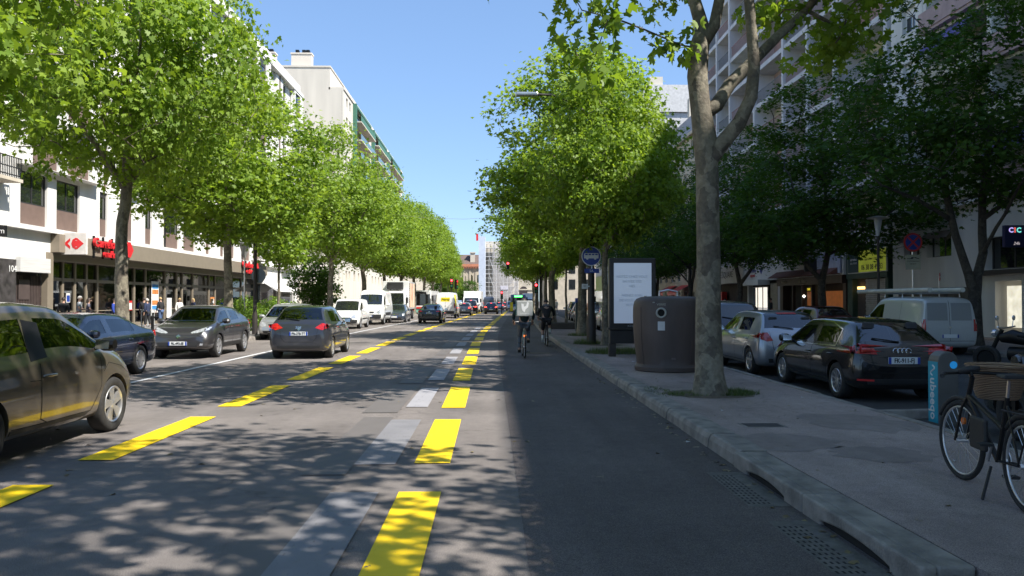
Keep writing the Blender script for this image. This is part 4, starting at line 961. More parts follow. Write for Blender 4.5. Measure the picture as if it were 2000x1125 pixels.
mb.build('tube_frame', pmat('white_tube', (.72,.72,.74), .4), SCF, world=True)
mb = MB()
for j in range(int(zs/2)): mb.box(x1, x2, YCH+.1, YCH+1.2, 2+j*2-.08, 2+j*2)
mb.build('deck', pmat('deck_boards', (.42,.40,.38), .8), SCF, world=True)
NET = shop_glass('debris_netting', (1,1,1), .0, .97)
n_ = NET.node_tree; gl_ = [q for q in n_.nodes if q.type == 'BSDF_GLOSSY'][0]; df = n_.nodes.new('ShaderNodeBsdfDiffuse'); df.inputs[0].default_value = (.72,.70,.71,1)
mxs = [q for q in n_.nodes if q.type == 'MIX_SHADER'][0]; n_.links.new(df.outputs[0], mxs.inputs[2]); 
for l in list(mxs.inputs[0].links): n_.links.remove(l)
mxs.inputs[0].default_value = .42
mb = MB(); mb.quad((x1+1.8,YCH-.12,2.2),(x2,YCH-.12,2.2),(x2,YCH-.12,zs-.5),(x1+1.8,YCH-.12,zs-.5)); mb.build('netting', NET, SCF, world=True)
mb = MB(); mb.box(x0, x1, YCH-.3, YCH+6, 2.0, zc); mb.build('sheeting', pmat('pale_sheeting', (.50,.56,.68), .6, var=.06, vs=1.5), SCF, world=True)
mb = MB(); mb.box(x0-.6, x0-.1, YCH-.4, YCH-.2, zc-1.0, zc+.6); mb.build('red_tarp', RED, SCF, world=True)
mb = MB(); pz = at(985,562,YCH); mb.box(pz.x-.9, pz.x+.9, YCH-.2, YCH-.14, pz.z-.45, pz.z+.45); mb.build('banner', pmat('pale_banner', (.55,.54,.62), .6), SCF, world=True)
# building closing the street right of the church, behind trunks
CL = thing('stone_building', 'cream corner building behind the trunks on the right beyond the crossing', 'building', (22,150,0))
mb = MB(); mb.box(11, 40, 150, 170, 0, 17); mb.build('wall', STONEW, CL, world=True)
for fl in range(5):
    for i in range(5): 
        f_ = MB().box(12+i*3.4, 13.2+i*3.4, 149.93, 149.99, 4+fl*3.1, 5.9+fl*3.1).build('window', GLASSDK, CL, world=True)
# ------------------------------------------------------------------ vehicles
def car_paint(name, c, metal=.35, rough=.32, dust=.15, coat=1.0, dustc=(.23,.20,.16)):
    m, n, p, out = node_mat(name); L = n.links
    tc = n.nodes.new('ShaderNodeTexCoord'); z = n.nodes.new('ShaderNodeTexNoise'); z.inputs['Scale'].default_value = 5; z.inputs['Detail'].default_value = 6
    L.new(tc.outputs['Object'], z.inputs['Vector'])
    sx = n.nodes.new('ShaderNodeSeparateXYZ'); L.new(tc.outputs['Object'], sx.inputs[0])
    lo = n.nodes.new('ShaderNodeMapRange'); lo.inputs[1].default_value = .75; lo.inputs[2].default_value = .15; lo.inputs[3].default_value = dust*.35; lo.inputs[4].default_value = dust*2.2; L.new(sx.outputs[2], lo.inputs[0])
    mu = n.nodes.new('ShaderNodeMath'); mu.operation = 'MULTIPLY'; L.new(lo.outputs[0], mu.inputs[0]); L.new(z.outputs[0], mu.inputs[1])
    mx = n.nodes.new('ShaderNodeMix'); mx.data_type = 'RGBA'; mx.inputs[6].default_value = (*c,1); mx.inputs[7].default_value = (*dustc,1); L.new(mu.outputs[0], mx.inputs[0])
    gi = n.nodes.new('ShaderNodeNewGeometry'); mb_ = n.nodes.new('ShaderNodeMix'); mb_.data_type = 'RGBA'; mb_.inputs[7].default_value = (.02,.02,.02,1)
    L.new(mx.outputs[2], mb_.inputs[6]); L.new(gi.outputs['Backfacing'], mb_.inputs[0]); L.new(mb_.outputs[2], p.inputs['Base Color'])
    p.inputs['Metallic'].default_value = metal; p.inputs['Roughness'].default_value = rough; p.inputs['Coat Weight'].default_value = coat
    cr = n.nodes.new('ShaderNodeMapRange'); cr.inputs[3].default_value = .03; cr.inputs[4].default_value = .22; L.new(mu.outputs[0], cr.inputs[0]); L.new(cr.outputs[0], p.inputs['Coat Roughness'])
    return m
TAILR = pmat('tail_light_red', (.42,.012,.012), .15, coat=1, var=.4, vs=25)
TAILON = pmat('brake_light_lit', (1,.05,.03), .3, emit=3.0, var=0)
HEADL = pmat('headlight_lens', (.55,.57,.6), .08, .5, coat=1, var=.35, vs=22)
HEADON = pmat('headlight_lit', (1,.98,.95), .3, emit=3, var=0)
ORNG = pmat('orange_lens', (.75,.18,.02), .25, coat=.5)
CHR = pmat('chrome', (.7,.7,.7), .12, 1, 0)
PLATE = pmat('plate_white', (.72,.73,.72), .4, var=.03)
PLB_ = pmat('plate_blue', (.02,.06,.35), .4)
INK = pmat('ink_black', (.015,.015,.015), .5)
SEAT = pmat('seat_fabric', (.045,.045,.048), .9, var=.2)
WELL = pmat('wheel_well', (.008,.008,.008), .95)
def smooth_body(stn, ring, matidx, cuts, level=2):
    """stations of half rings -> subdivided closed shell with wheel openings"""
    n = len(ring(stn[0])); full = 2*n-2
    V = []; F = []; M = []
    for s in stn:
        h = ring(s); y = s[0]
        row = [(p[0], y, p[1]) for p in h]+[(-p[0], y, p[1]) for p in h[-2:0:-1]]
        V += row
    ns = len(stn)
    for i in range(ns-1):
        for k in range(full):
            k2 = (k+1) % full; F.append((i*full+k, i*full+k2, (i+1)*full+k2, (i+1)*full+k))
            kk = k if k < n-1 else full-1-k
            M.append(matidx(i, kk, k >= n-1))
    for base, rev in ((0, True), ((ns-1)*full, False)):
        for k in range(n-1):
            a, b = k, k+1; a2, b2 = (full-a) % full, (full-b) % full
            f = [base+a, base+b, base+b2, base+a2]; f = list(dict.fromkeys(f))
            if rev: f = f[::-1]
            F.append(tuple(f)); M.append(0)
    me = bpy.data.meshes.new('b'); me.from_pydata(V, [], F); 
    for mm in (WHITE, GLASSDK, WELL, BLACKP, RED): me.materials.append(mm)
    me.polygons.foreach_set('material_index', M)
    bm = bmesh.new(); bm.from_mesh(me); bmesh.ops.recalc_face_normals(bm, faces=bm.faces)
    bm.to_mesh(me); bm.free(); me.shade_smooth()
    ob = bpy.data.objects.new('b', me); COL.objects.link(ob)
    sb = ob.modifiers.new('s', 'SUBSURF'); sb.levels = level; sb.render_levels = level
    tmp = []
    for (y, z, r, x0, x1) in cuts:
        for s in (1, -1):
            c = MB().lathe([(r, x0*s), (r, x1*s)], 40, (0,y,z), 'x').build('c', [WELL], None); c.data.materials.clear()
            for mm in (WHITE, GLASSDK, WELL, BLACKP, RED): c.data.materials.append(mm)
            c.data.polygons.foreach_set('material_index', [2]*len(c.data.polygons)); tmp.append(c)
            b = ob.modifiers.new('x', 'BOOLEAN'); b.operation = 'DIFFERENCE'; b.object = c; b.solver = 'EXACT'
    m2 = mesh_of(ob); bpy.data.objects.remove(ob)
    for c in tmp: bpy.data.objects.remove(c)
    return m2
def ring_default(s):
    y, zb, zbelt, ztop, w, wb, wt = s[:7]; h = ztop-zbelt
    tum = wb+(wt-wb)*min(1, h/.25)
    return [(0,zb), (w*.80,zb), (w*.955,zb+.05), (w*.995,zb+(zbelt-zb)*.38), (w,zb+(zbelt-zb)*.66), (wb+(w-wb)*.35,zbelt-.035), (wb-.012,zbelt+.004),
            (wb-.012+(tum-wb+.012)*.86, zbelt+h*.80), (tum*.965, zbelt+h*.955), (tum*.60, ztop-.004), (0, ztop)]
def split_mesh(me, idx):
    bm = bmesh.new(); bm.from_mesh(me)
    bmesh.ops.delete(bm, geom=[f for f in bm.faces if f.material_index not in idx], context='FACES')
    return bm
def islands(bm):
    seen = set(); out = []
    for f in bm.faces:
        if f in seen: continue
        st = [f]; g_ = []; seen.add(f)
        while st:
            c = st.pop(); g_.append(c)
            for e in c.edges:
                for l in e.link_faces:
                    if l not in seen: seen.add(l); st.append(l)
        out.append(g_)
    return out
def bm_obj(bm, name, mats, parent, smooth=True):
    me = bpy.data.meshes.new(name); bm.to_mesh(me); bm.free(); me.materials.clear()
    for m in mats: me.materials.append(m)
    if smooth: me.shade_smooth()
    o = bpy.data.objects.new(name, me); COL.objects.link(o); o.parent = parent; return o
class Skin:
    def __init__(s, me): 
        bm = bmesh.new(); bm.from_mesh(me); s.t = BVHTree.FromBMesh(bm); bm.free()
    def hit(s, axis, a, b):
        o, d = {'+x': ((3,a,b),(-1,0,0)), '-x': ((-3,a,b),(1,0,0)), 'front': ((a,9,b),(0,-1,0)), 'rear': ((a,-9,b),(0,1,0)), 'top': ((a,b,5),(0,0,-1))}[axis]
        r = s.t.ray_cast(Vector(o), Vector(d)); return r, Vector(d)
    def patch(s, name, mat, parent, axis, poly, off=.006, cell=.045, skirt=.02):
        xs = [p[0] for p in poly]; ys = [p[1] for p in poly]; x0, x1, y0, y1 = min(xs), max(xs), min(ys), max(ys)
        nx = max(1, int((x1-x0)/cell)); ny = max(1, int((y1-y0)/cell)); bm = bmesh.new()
        g_ = [[bm.verts.new((x0+(x1-x0)*i/nx, y0+(y1-y0)*j/ny, 0)) for j in range(ny+1)] for i in range(nx+1)]
        for i in range(nx):
            for j in range(ny): bm.faces.new((g_[i][j], g_[i+1][j], g_[i+1][j+1], g_[i][j+1]))
        ar = sum(poly[i][0]*poly[(i+1) % len(poly)][1]-poly[(i+1) % len(poly)][0]*poly[i][1] for i in range(len(poly)))
        PG_ = poly if ar > 0 else poly[::-1]
        for i in range(len(PG_)):
            a, b = PG_[i], PG_[(i+1) % len(PG_)]
            if (b[0]-a[0])**2+(b[1]-a[1])**2 < 1e-9: continue
            nn = Vector((b[1]-a[1], -(b[0]-a[0]), 0))
            bmesh.ops.bisect_plane(bm, geom=bm.verts[:]+bm.edges[:]+bm.faces[:], plane_co=(a[0],a[1],0), plane_no=nn, clear_outer=True)
        last = None; D = None
        pend = []
        for v in bm.verts:
            r, D = s.hit(axis, v.co.x, v.co.y)
            if r[0] is None: pend.append((v, v.co.copy())); continue
            last = r[0]; v.co = r[0]-D*off
        for v, c in pend:
            if last is None: bm.free(); return None
            near = min((w for w in bm.verts if all(w is not q[0] for q in pend)), key=lambda w: (w.co-last).length, default=None)
            dep = last
            v.co = {'+x': Vector((dep.x, c.x, c.y)), '-x': Vector((dep.x, c.x, c.y)), 'front': Vector((c.x, dep.y, c.y)), 'rear': Vector((c.x, dep.y, c.y)), 'top': Vector((c.x, c.y, dep.z))}[axis]-D*off
        bmesh.ops.recalc_face_normals(bm, faces=bm.faces)
        if bm.faces and sum((f.normal.dot(D)*f.calc_area() for f in bm.faces)) > 0: bmesh.ops.reverse_faces(bm, faces=bm.faces)
        if skirt:
            be = [e for e in bm.edges if e.is_boundary]; r = bmesh.ops.extrude_edge_only(bm, edges=be)
            for v in r['geom']:
                if isinstance(v, bmesh.types.BMVert): v.co += D*skirt
        o = bm_obj(bm, name, [mat], parent); 
        try: o.data.set_sharp_from_angle(angle=R(40))
        except Exception: pass
        return o
    def line(s, mb, axis, pts, w=.009, off=.0025):
        q = []
        for i in range(len(pts)-1):
            a, b = pts[i], pts[i+1]; n = max(1, int(math.hypot(b[0]-a[0], b[1]-a[1])/.06))
            for t in range(n): q.append((a[0]+(b[0]-a[0])*t/n, a[1]+(b[1]-a[1])*t/n))
        q.append(pts[-1]); prev = None
        for i, p in enumerate(q):
            a = q[max(0,i-1)]; b = q[min(len(q)-1,i+1)]; dx, dy = b[0]-a[0], b[1]-a[1]; l = math.hypot(dx,dy) or 1; nx, ny = -dy/l*w/2, dx/l*w/2
            r1, D = s.hit(axis, p[0]+nx, p[1]+ny); r2, D = s.hit(axis, p[0]-nx, p[1]-ny)
            if r1[0] is None or r2[0] is None: prev = None; continue
            cur = (r1[0]-D*off, r2[0]-D*off)
            if prev and (cur[0]-prev[0]).length < .3: mb.quad(prev[0], cur[0], cur[1], prev[1])
            prev = cur
def wheel(parent, x, y, r, w, s, style=0, spoke=None, dark=False):
    """wheel standing at the side s: tyre and rim are sub-parts"""
    c = (x, y, r)
    hb = MB().lathe([(r*.60,-w*.30*s),(r*.60,w*.12*s),(0.0,w*.14*s)], 20, c, 'x')
    wh = hb.build('wheel', WELL, parent)
    ty = MB().lathe([(r*.66,-w*.42*s),(r*.86,-w*.5*s),(r*.96,-w*.44*s),(r,-w*.30*s),(r,w*.30*s),(r*.965,w*.44*s),(r*.86,w*.51*s),(r*.72,w*.48*s),(r*.66,w*.40*s)], 40, c, 'x', caps=False)
    t = ty.build('tyre', RUBBER, wh, smooth=True)
    rm = MB().lathe([(r*.67,w*.10*s),(r*.67,w*.42*s),(r*.645,w*.46*s),(r*.60,w*.40*s),(r*.585,w*.15*s)], 40, c, 'x', caps=False)
    ns = {0:5, 1:10, 2:5, 3:7, 4:9}[style]
    for i in range(ns):
        a = 2*pi*i/ns+.3; rr0, rr1 = r*.10, r*.62
        wid0, wid1 = {0:(.055,.075), 1:(.022,.028), 2:(.05,.14), 3:(.04,.05), 4:(.05,.09)}[style]
        tw = .22 if style == 2 else 0
        ca, sa = cos(a), sin(a); cb, sb_ = cos(a+tw), sin(a+tw)
        def pt(rad, off, xx, c0, s0): return (x+xx*s, y+rad*c0-off*s0, r+rad*s0+off*c0)
        x0_, x1_ = w*.40, w*.30
        vs = [pt(rr0,-wid0*r/.32/2,x1_+.02,ca,sa), pt(rr0,wid0*r/.32/2,x1_+.02,ca,sa), pt(rr1,wid1*r/.32/2,x0_,cb,sb_), pt(rr1,-wid1*r/.32/2,x0_,cb,sb_)]
        vb = [(p[0]-.03*s,p[1],p[2]) for p in vs]
        rm.add(vs+vb, [(0,1,2,3),(0,4,5,1),(1,5,6,2),(2,6,7,3),(3,7,4,0)])
    rm.lathe([(r*.19,w*.22*s),(r*.19,w*.38*s),(r*.13,w*.40*s),(0,w*.41*s)], 18, c, 'x')
    rm.build('rim', (BLACK if dark else ALLOY), wh, smooth='auto', bevel=0)
    return wh
def plate(parent, x, y, z, txt, face, eur=True):
    s = 1 if face == 'front' else -1
    p = MB().box(x-.26, x+.26, y, y+s*.018, z-.055, z+.055).build('number_plate', PLATE, parent, bevel=.004)
    u = Vector((-s,0,0)); yy = y+s*.020
    for q in ((-.238, PLB_), (.238, PLB_)):
        b = MB(); b.box(x+q[0]-.022, x+q[0]+.022, yy-.0015, yy+s*.0005, z-.054, z+.054); e = b.build('plate_band', q[1], p)
    if txt: t = text(txt, .105, INK, p, frame((x,yy,z-.002), u, (0,0,1)), 'plate_lettering', sx=.8, bold=.0015)
    return p
def mirror(parent, x, y, z, s, mat, sc=1.0):
    mb = MB()
    n = 8; vs = []
    for i, (dx, wy, hz) in enumerate([(0,.05,.045),(.06,.10,.075),(.15,.11,.08),(.20,.08,.06)]):
        for k in range(n):
            a = 2*pi*k/n; vs.append((x+s*(dx+.03)*sc, y+cos(a)*wy*sc*.8-(.0 if i < 3 else .01), z+sin(a)*hz*sc))
    fs = [(i*n+k, i*n+(k+1) % n, (i+1)*n+(k+1) % n, (i+1)*n+k) for i in range(3) for k in range(n)]+[tuple(range(n)), tuple(range(3*n,4*n))]
    mb.add(vs, fs); mb.tube([(x-s*.05,y+.02,z-.06),(x+s*.06,y,z-.03)], .022, 6)
    m = mb.build('mirror', mat, parent, smooth='auto')
    g_ = MB(); g_.prism([(-.085*sc,-.045*sc),(.075*sc,-.05*sc),(.085*sc,.05*sc),(-.07*sc,.055*sc)], (x+s*(.12)*sc, y-.092*sc, z), (s,0,0), (0,0,1), (0,-.004,0)).build('mirror_glass', CHR, m)
    return m
def interior(root, w, ys, zf, zseat, ydash, zdash, st_side=-1, rear=True):
    mb = MB()
    for row, y in enumerate(ys):
        for s in ((1,-1) if row == 0 or True else (0,)):
            x = s*w*.5; mb = MB()
            mb.box(x-.25,x+.25,y-.25,y+.28,zf+.12,zseat)
            mb.add([(x-.24,y-.28,zseat-.1),(x+.24,y-.28,zseat-.1),(x+.22,y-.50,zseat+.55),(x-.22,y-.50,zseat+.52),(x-.24,y-.16,zseat-.1),(x+.24,y-.16,zseat-.1),(x+.21,y-.40,zseat+.56),(x-.21,y-.40,zseat+.56)],
                   [(0,1,2,3),(7,6,5,4),(0,4,5,1),(1,5,6,2),(2,6,7,3),(3,7,4,0)])
            mb.box(x-.10,x+.10,y-.49,y-.43,zseat+.57,zseat+.70)
            mb.build('seat', SEAT, root, bevel=.03)
    d = MB(); d.box(-w*.88, w*.88, ydash-.05, ydash+.35, zdash-.3, zdash-.02); d.build('dashboard', BLACKP, root, bevel=.03)
    s_ = MB(); c = Vector((st_side*w*.5, ydash-.22, zdash-.04)); pts = [c+Vector((.18*cos(a), .06*sin(a), .17*sin(a))) for a in np.linspace(0, 2*pi, 17)]
    s_.tube(pts, .014, 6, caps=False); s_.tube([c, c+Vector((0,.2,-.05))], .03, 6); s_.build('steering_wheel', BLACKP, root)
# body specs: stations (y, zb, zbelt, ztop, w, wbelt, wtop)
SPECS = {
 'hatch': dict(L=4.08, st=[(0,.34,.60,.64,.66,.62,.5),(.035,.27,.76,.80,.78,.74,.60),(.10,.23,.93,.975,.85,.79,.66),(.17,.20,.955,1.05,.868,.797,.64),(.51,.19,.96,1.385,.875,.80,.585),(.64,.19,.96,1.435,.875,.805,.59),(.84,.18,.955,1.465,.878,.81,.60),(1.18,.18,.95,1.48,.88,.82,.60),(1.72,.18,.94,1.49,.88,.825,.61),(1.80,.18,.94,1.49,.88,.825,.61),(2.28,.18,.93,1.475,.88,.825,.605),(2.42,.18,.93,1.455,.88,.82,.60),(3.02,.18,.925,1.06,.88,.81,.66),(3.16,.18,.915,.985,.88,.80,.68),(3.55,.18,.86,.92,.875,.79,.66),(3.84,.20,.77,.82,.84,.74,.60),(4.0,.24,.63,.67,.76,.68,.52),(4.08,.32,.50,.54,.62,.56,.42)],
      side=[(6,8),(9,12)], pil=[8], rearw=(3,5), wind=(11,13), wheels=(.70,3.25), r=.31),
}
def scale_spec(base, L=None, H=1.0, W_=1.0, **kw):
    sp = dict(SPECS[base]); k = (L or sp['L'])/sp['L']
    sp['st'] = [(s[0]*k, s[1], s[2]*H, s[3]*H, s[4]*W_, s[5]*W_, s[6]*W_) for s in sp['st']]; sp['wheels'] = tuple(w*k for w in sp['wheels']); sp['L'] = L or sp['L']; sp.update(kw); return sp
SPECS['sedan'] = dict(L=4.75, st=[(0,.34,.62,.66,.70,.66,.5),(.04,.27,.82,.86,.80,.76,.62),(.12,.23,.95,1.0,.87,.82,.68),(.32,.20,.965,1.03,.895,.83,.67),(.62,.19,.965,1.06,.90,.83,.66),(1.22,.18,.96,1.34,.905,.835,.60),(1.40,.18,.955,1.39,.905,.835,.60),(1.62,.18,.95,1.42,.905,.84,.60),(2.30,.18,.94,1.44,.905,.84,.61),(2.38,.18,.94,1.44,.905,.84,.61),(2.80,.18,.93,1.42,.905,.84,.60),(2.92,.18,.93,1.40,.905,.84,.60),(3.52,.18,.92,1.03,.905,.83,.68),(3.68,.18,.905,.965,.90,.82,.70),(4.15,.18,.85,.905,.90,.80,.68),(4.50,.20,.76,.81,.86,.75,.60),(4.67,.24,.62,.66,.78,.69,.52),(4.75,.32,.48,.52,.62,.56,.42)],
      side=[(5,8),(9,12)], pil=[8], rearw=(4,6), wind=(11,13), wheels=(.98,3.82), r=.33)
SPECS['suv'] = dict(L=4.36, st=[(0,.38,.70,.74,.68,.64,.5),(.04,.32,.90,.94,.80,.76,.62),(.12,.28,1.03,1.08,.87,.82,.68),(.30,.25,1.07,1.17,.90,.81,.66),(.72,.24,1.08,1.40,.90,.79,.60),(.90,.24,1.07,1.46,.90,.79,.60),(1.15,.23,1.05,1.50,.895,.80,.60),(1.45,.23,1.03,1.53,.89,.81,.60),(2.05,.23,1.0,1.555,.885,.82,.605),(2.13,.23,1.0,1.555,.885,.82,.605),(2.55,.23,.99,1.545,.885,.825,.60),(2.68,.23,.985,1.525,.89,.825,.60),(3.28,.23,.985,1.11,.895,.82,.66),(3.42,.23,.98,1.045,.90,.81,.68),(3.82,.24,.94,.99,.905,.79,.66),(4.12,.25,.84,.89,.88,.74,.60),(4.27,.29,.70,.74,.80,.68,.52),(4.36,.36,.56,.60,.66,.56,.42)],
      side=[(6,8),(9,12)], pil=[8], rearw=(3,5), wind=(11,13), wheels=(.80,3.44), r=.345)
SPECS['mpv'] = dict(L=4.45, st=[(0,.36,.66,.70,.70,.66,.55),(.03,.30,.85,.89,.80,.77,.64),(.08,.26,.98,1.03,.86,.81,.70),(.16,.22,1.0,1.12,.875,.82,.68),(.34,.20,1.0,1.50,.88,.82,.64),(.46,.20,1.0,1.57,.88,.82,.64),(.65,.20,.995,1.61,.882,.825,.64),(1.0,.20,.99,1.63,.885,.83,.65),(1.85,.20,.97,1.65,.885,.835,.65),(1.93,.20,.97,1.65,.885,.835,.65),(2.50,.20,.96,1.62,.885,.835,.645),(2.66,.20,.96,1.59,.885,.835,.64),(3.42,.20,.96,1.08,.885,.82,.70),(3.56,.20,.95,1.02,.885,.81,.70),(3.92,.20,.90,.96,.88,.79,.68),(4.18,.22,.80,.85,.85,.74,.62),(4.36,.26,.66,.70,.77,.68,.54),(4.45,.34,.52,.56,.64,.58,.44)],
      side=[(5,8),(9,12)], pil=[8], rearw=(3,5), wind=(11,13), wheels=(.80,3.55), r=.32)
SPECS['kangoo'] = dict(L=4.3, st=[(0,.38,.80,.84,.76,.74,.66),(.02,.32,1.05,1.12,.84,.82,.74),(.05,.27,1.10,1.62,.885,.85,.74),(.14,.23,1.11,1.78,.905,.86,.735),(.30,.21,1.10,1.81,.91,.865,.735),(.9,.20,1.08,1.83,.912,.87,.74),(1.5,.20,1.06,1.84,.915,.87,.745),(2.05,.20,1.05,1.845,.915,.87,.745),(2.25,.20,1.04,1.845,.915,.87,.745),(2.32,.20,1.03,1.84,.915,.87,.745),(2.62,.20,1.02,1.815,.915,.87,.74),(2.78,.20,1.02,1.78,.915,.87,.735),(3.38,.20,1.03,1.22,.912,.855,.77),(3.52,.20,1.02,1.10,.91,.84,.76),(3.85,.21,.97,1.03,.90,.82,.74),(4.10,.23,.86,.91,.87,.78,.68),(4.24,.27,.70,.74,.80,.72,.58),(4.3,.35,.54,.58,.68,.62,.48)],
      side=[(9,12)], pil=[], rearw=None, wind=(11,13), wheels=(.80,3.50), r=.32)
SPECS['master'] = dict(L=5.6, st=[(0,.45,.95,1.0,.86,.85,.82),(.02,.38,1.30,1.4,.94,.92,.86),(.05,.34,1.40,2.25,.98,.95,.84),(.14,.32,1.40,2.42,1.0,.97,.84),(.35,.31,1.40,2.47,1.005,.975,.84),(1.2,.30,1.38,2.50,1.01,.98,.85),(2.2,.30,1.36,2.51,1.01,.98,.85),(3.1,.30,1.34,2.51,1.01,.98,.85),(3.5,.30,1.32,2.51,1.01,.98,.85),(3.58,.30,1.31,2.50,1.01,.98,.85),(3.85,.30,1.30,2.46,1.01,.98,.85),(4.02,.30,1.30,2.25,1.01,.97,.84),(4.62,.30,1.33,1.55,1.0,.95,.86),(4.78,.30,1.31,1.42,.995,.94,.85),(5.15,.31,1.22,1.30,.98,.90,.80),(5.40,.33,1.02,1.08,.94,.86,.74),(5.54,.37,.80,.84,.88,.80,.66),(5.6,.45,.62,.66,.78,.70,.56)],
      side=[(9,12)], pil=[], rearw=None, wind=(11,13), wheels=(1.0,4.65), r=.35)
SPECS['bmwi'] = dict(L=4.0, st=[(0,.36,.66,.70,.70,.66,.55),(.03,.29,.86,.90,.79,.76,.66),(.08,.25,1.0,1.05,.85,.80,.70),(.18,.22,1.02,1.16,.868,.80,.67),(.38,.21,1.03,1.46,.875,.80,.62),(.50,.21,1.02,1.53,.877,.80,.62),(.70,.21,1.0,1.565,.88,.805,.62),(1.05,.21,.975,1.59,.882,.815,.625),(1.62,.21,1.0,1.60,.885,.82,.63),(1.72,.21,1.03,1.60,.885,.82,.63),(2.25,.21,1.03,1.575,.885,.82,.62),(2.42,.21,1.03,1.545,.885,.82,.615),(3.12,.21,1.0,1.10,.882,.81,.68),(3.26,.21,.985,1.03,.88,.80,.68),(3.58,.22,.92,.965,.87,.78,.66),(3.82,.24,.81,.86,.84,.74,.62),(3.94,.28,.67,.71,.76,.68,.54),(4.0,.35,.54,.58,.64,.58,.44)],
      side=[(5,8),(9,12)], pil=[8], rearw=(3,5), wind=(11,13), wheels=(.72,3.29), r=.35)
CACHE = {}
def build_car(kind, label, cat, mat, loc, heading, plate_txt=None, rimstyle=0, detail=2, lights_on=False, brake=False, roof=None, headon=False, spec=None, glass=None, name='parked_car', taxi=False, cladding=False, group=None, darkrims=False, mirrors_col=None, rearpl=True, frontpl=True, seams=True):
    sp = spec or SPECS[kind]; st = sp['st']; L_ = sp['L']; off = L_/2
    key = (kind, id(spec) if spec else 0, glass)
    root = thing(name, label, cat, loc, heading, group)
    gmat = glass or GLASSDK
    st2 = [(s[0]-off,)+tuple(s[1:]) for s in st]
    def mi(i, k, left):
        if k == 6 and any(a <= i < b for a, b in sp['side']): return 1
        if k in (8, 9) and sp['wind'] and sp['wind'][0] <= i < sp['wind'][1]: return 1
        if k in (8, 9) and sp['rearw'] and sp['rearw'][0] <= i < sp['rearw'][1]: return 1
        if k <= 1: return 3
        return 0
    r = sp['r']; wy = [y-off for y in sp['wheels']]; wmax = max(s[4] for s in st)
    if key not in CACHE:
        CACHE[key] = smooth_body(st2, ring_default, mi, [(y, r+.0, r+.045, wmax-.26, wmax+.3) for y in wy])
    me = CACHE[key]; sk = Skin(me)
    b = bm_obj(split_mesh(me, {0,2,3,4}), 'body', [mat, gmat, WELL, BLACKP, RED], root)
    try: b.data.set_sharp_from_angle(angle=R(38))
    except Exception: pass
    gm = split_mesh(me, {1}); isl = islands(gm); 
    for g_ in isl:
        c = Vector((0,0,0)); 
        for f in g_: c += f.calc_center_median()
        c /= len(g_)
        nm = 'side_window' if abs(c.x) > .35 else ('windscreen' if c.y > 0 else 'rear_window')
        nb = bmesh.new(); mp = {}
        for f in g_:
            vs = []
            for v in f.verts:
                if v not in mp: mp[v] = nb.verts.new(v.co-v.normal*.004)
                vs.append(mp[v])
            nb.faces.new(vs)
        bm_obj(nb, nm, [gmat], root)
    gm.free()
    for y in wy:
        for s in (1, -1): wheel(root, s*(wmax-.125), y, r, .215, s, rimstyle, dark=darkrims)
    zt = lambda y: next((s1[2]+(s2[2]-s1[2])*(y-s1[0])/(s2[0]-s1[0]+1e-9) for s1, s2 in zip(st2, st2[1:]) if s1[0] <= y <= s2[0]), 1)
    F_ = off; B_ = -off; H = max(s[3] for s in st)
    van = kind in ('kangoo', 'master')
    big = kind == 'master'
    hs = 1.35 if big else 1
    # lights
    for s in (1, -1):
        ax = sp.get('head', [(.42,.62),(.50,.74),(.70,.80),(.76,.72),(.72,.60),(.55,.58)])
        sk.patch('headlight', HEADON if headon else HEADL, root, 'front', [(s*x*hs**.6, z*sp.get('hz', 1)*hs) for x, z in ax], .006)
        tx = sp.get('tail', [(.52,.82),(.80,.86),(.82,.99),(.55,.95)])
        if van:
            w_ = wmax; sk.patch('tail_light', TAILON if brake else TAILR, root, 'rear', [(s*(w_-.17),.75*hs),(s*(w_-.05),.75*hs),(s*(w_-.06),1.12*hs),(s*(w_-.17),1.12*hs)], .008)
        else: sk.patch('tail_light', TAILON if brake else TAILR, root, 'rear', [(s*x, z*sp.get('tz', 1)) for x, z in tx], .008)
        if detail > 1 and not van:
            sk.patch('tail_light', TAILON if brake else TAILR, root, '+x' if s > 0 else '-x', [(B_+.03,.84*sp.get('tz',1)),(B_+.24,.88*sp.get('tz',1)),(B_+.20,.98*sp.get('tz',1)),(B_+.05,.96*sp.get('tz',1))], .005)
        ms = st2[12]; mirror(root, s*(ms[5]+.005), ms[0]-.22, ms[2]+.09, s, mirrors_col or (mat if detail > 1 else BLACKP), 1.5 if big else 1.05)
    if brake and not van: sk.patch('brake_light', TAILON, root, 'rear', [(-.12,H-.10),(.12,H-.10),(.12,H-.07),(-.12,H-.07)], .01)
    # grille and bumpers
    zz = sp.get('gz', .40)*hs
    sk.patch('lower_grille', BLACKP, root, 'front', [(-.52,zz-.09),(.52,zz-.09),(.58,zz+.05),(-.58,zz+.05)], .006)
    sk.patch('grille', BLACKP, root, 'front', sp.get('grille', [(-.33,.60*hs),(.33,.60*hs),(.38,.70*hs),(-.38,.70*hs)]), .007)
    sk.patch('badge', CHR, root, 'front', [(-.055,.64*hs),(0,.60*hs),(.055,.64*hs),(.055,.68*hs),(0,.72*hs),(-.055,.68*hs)], .012)
    if not van: sk.patch('bumper_insert', BLACKP, root, 'rear', [(-.60,.31),(.60,.31),(.62,.40),(-.62,.40)], .006)
    if not sp.get('rings'): sk.patch('badge', CHR, root, 'rear', [(-.045,.86*hs),(0,.82*hs),(.045,.86*hs),(.045,.89*hs),(0,.93*hs),(-.045,.89*hs)], .010)
    pz = sp.get('pz', .60)*hs
    r_, D = sk.hit('rear', 0, pz); 
    if r_[0] is not None and rearpl: plate(root, 0, r_[0].y-.004, pz, plate_txt, 'rear')
    r_, D = sk.hit('front', 0, .46*hs)
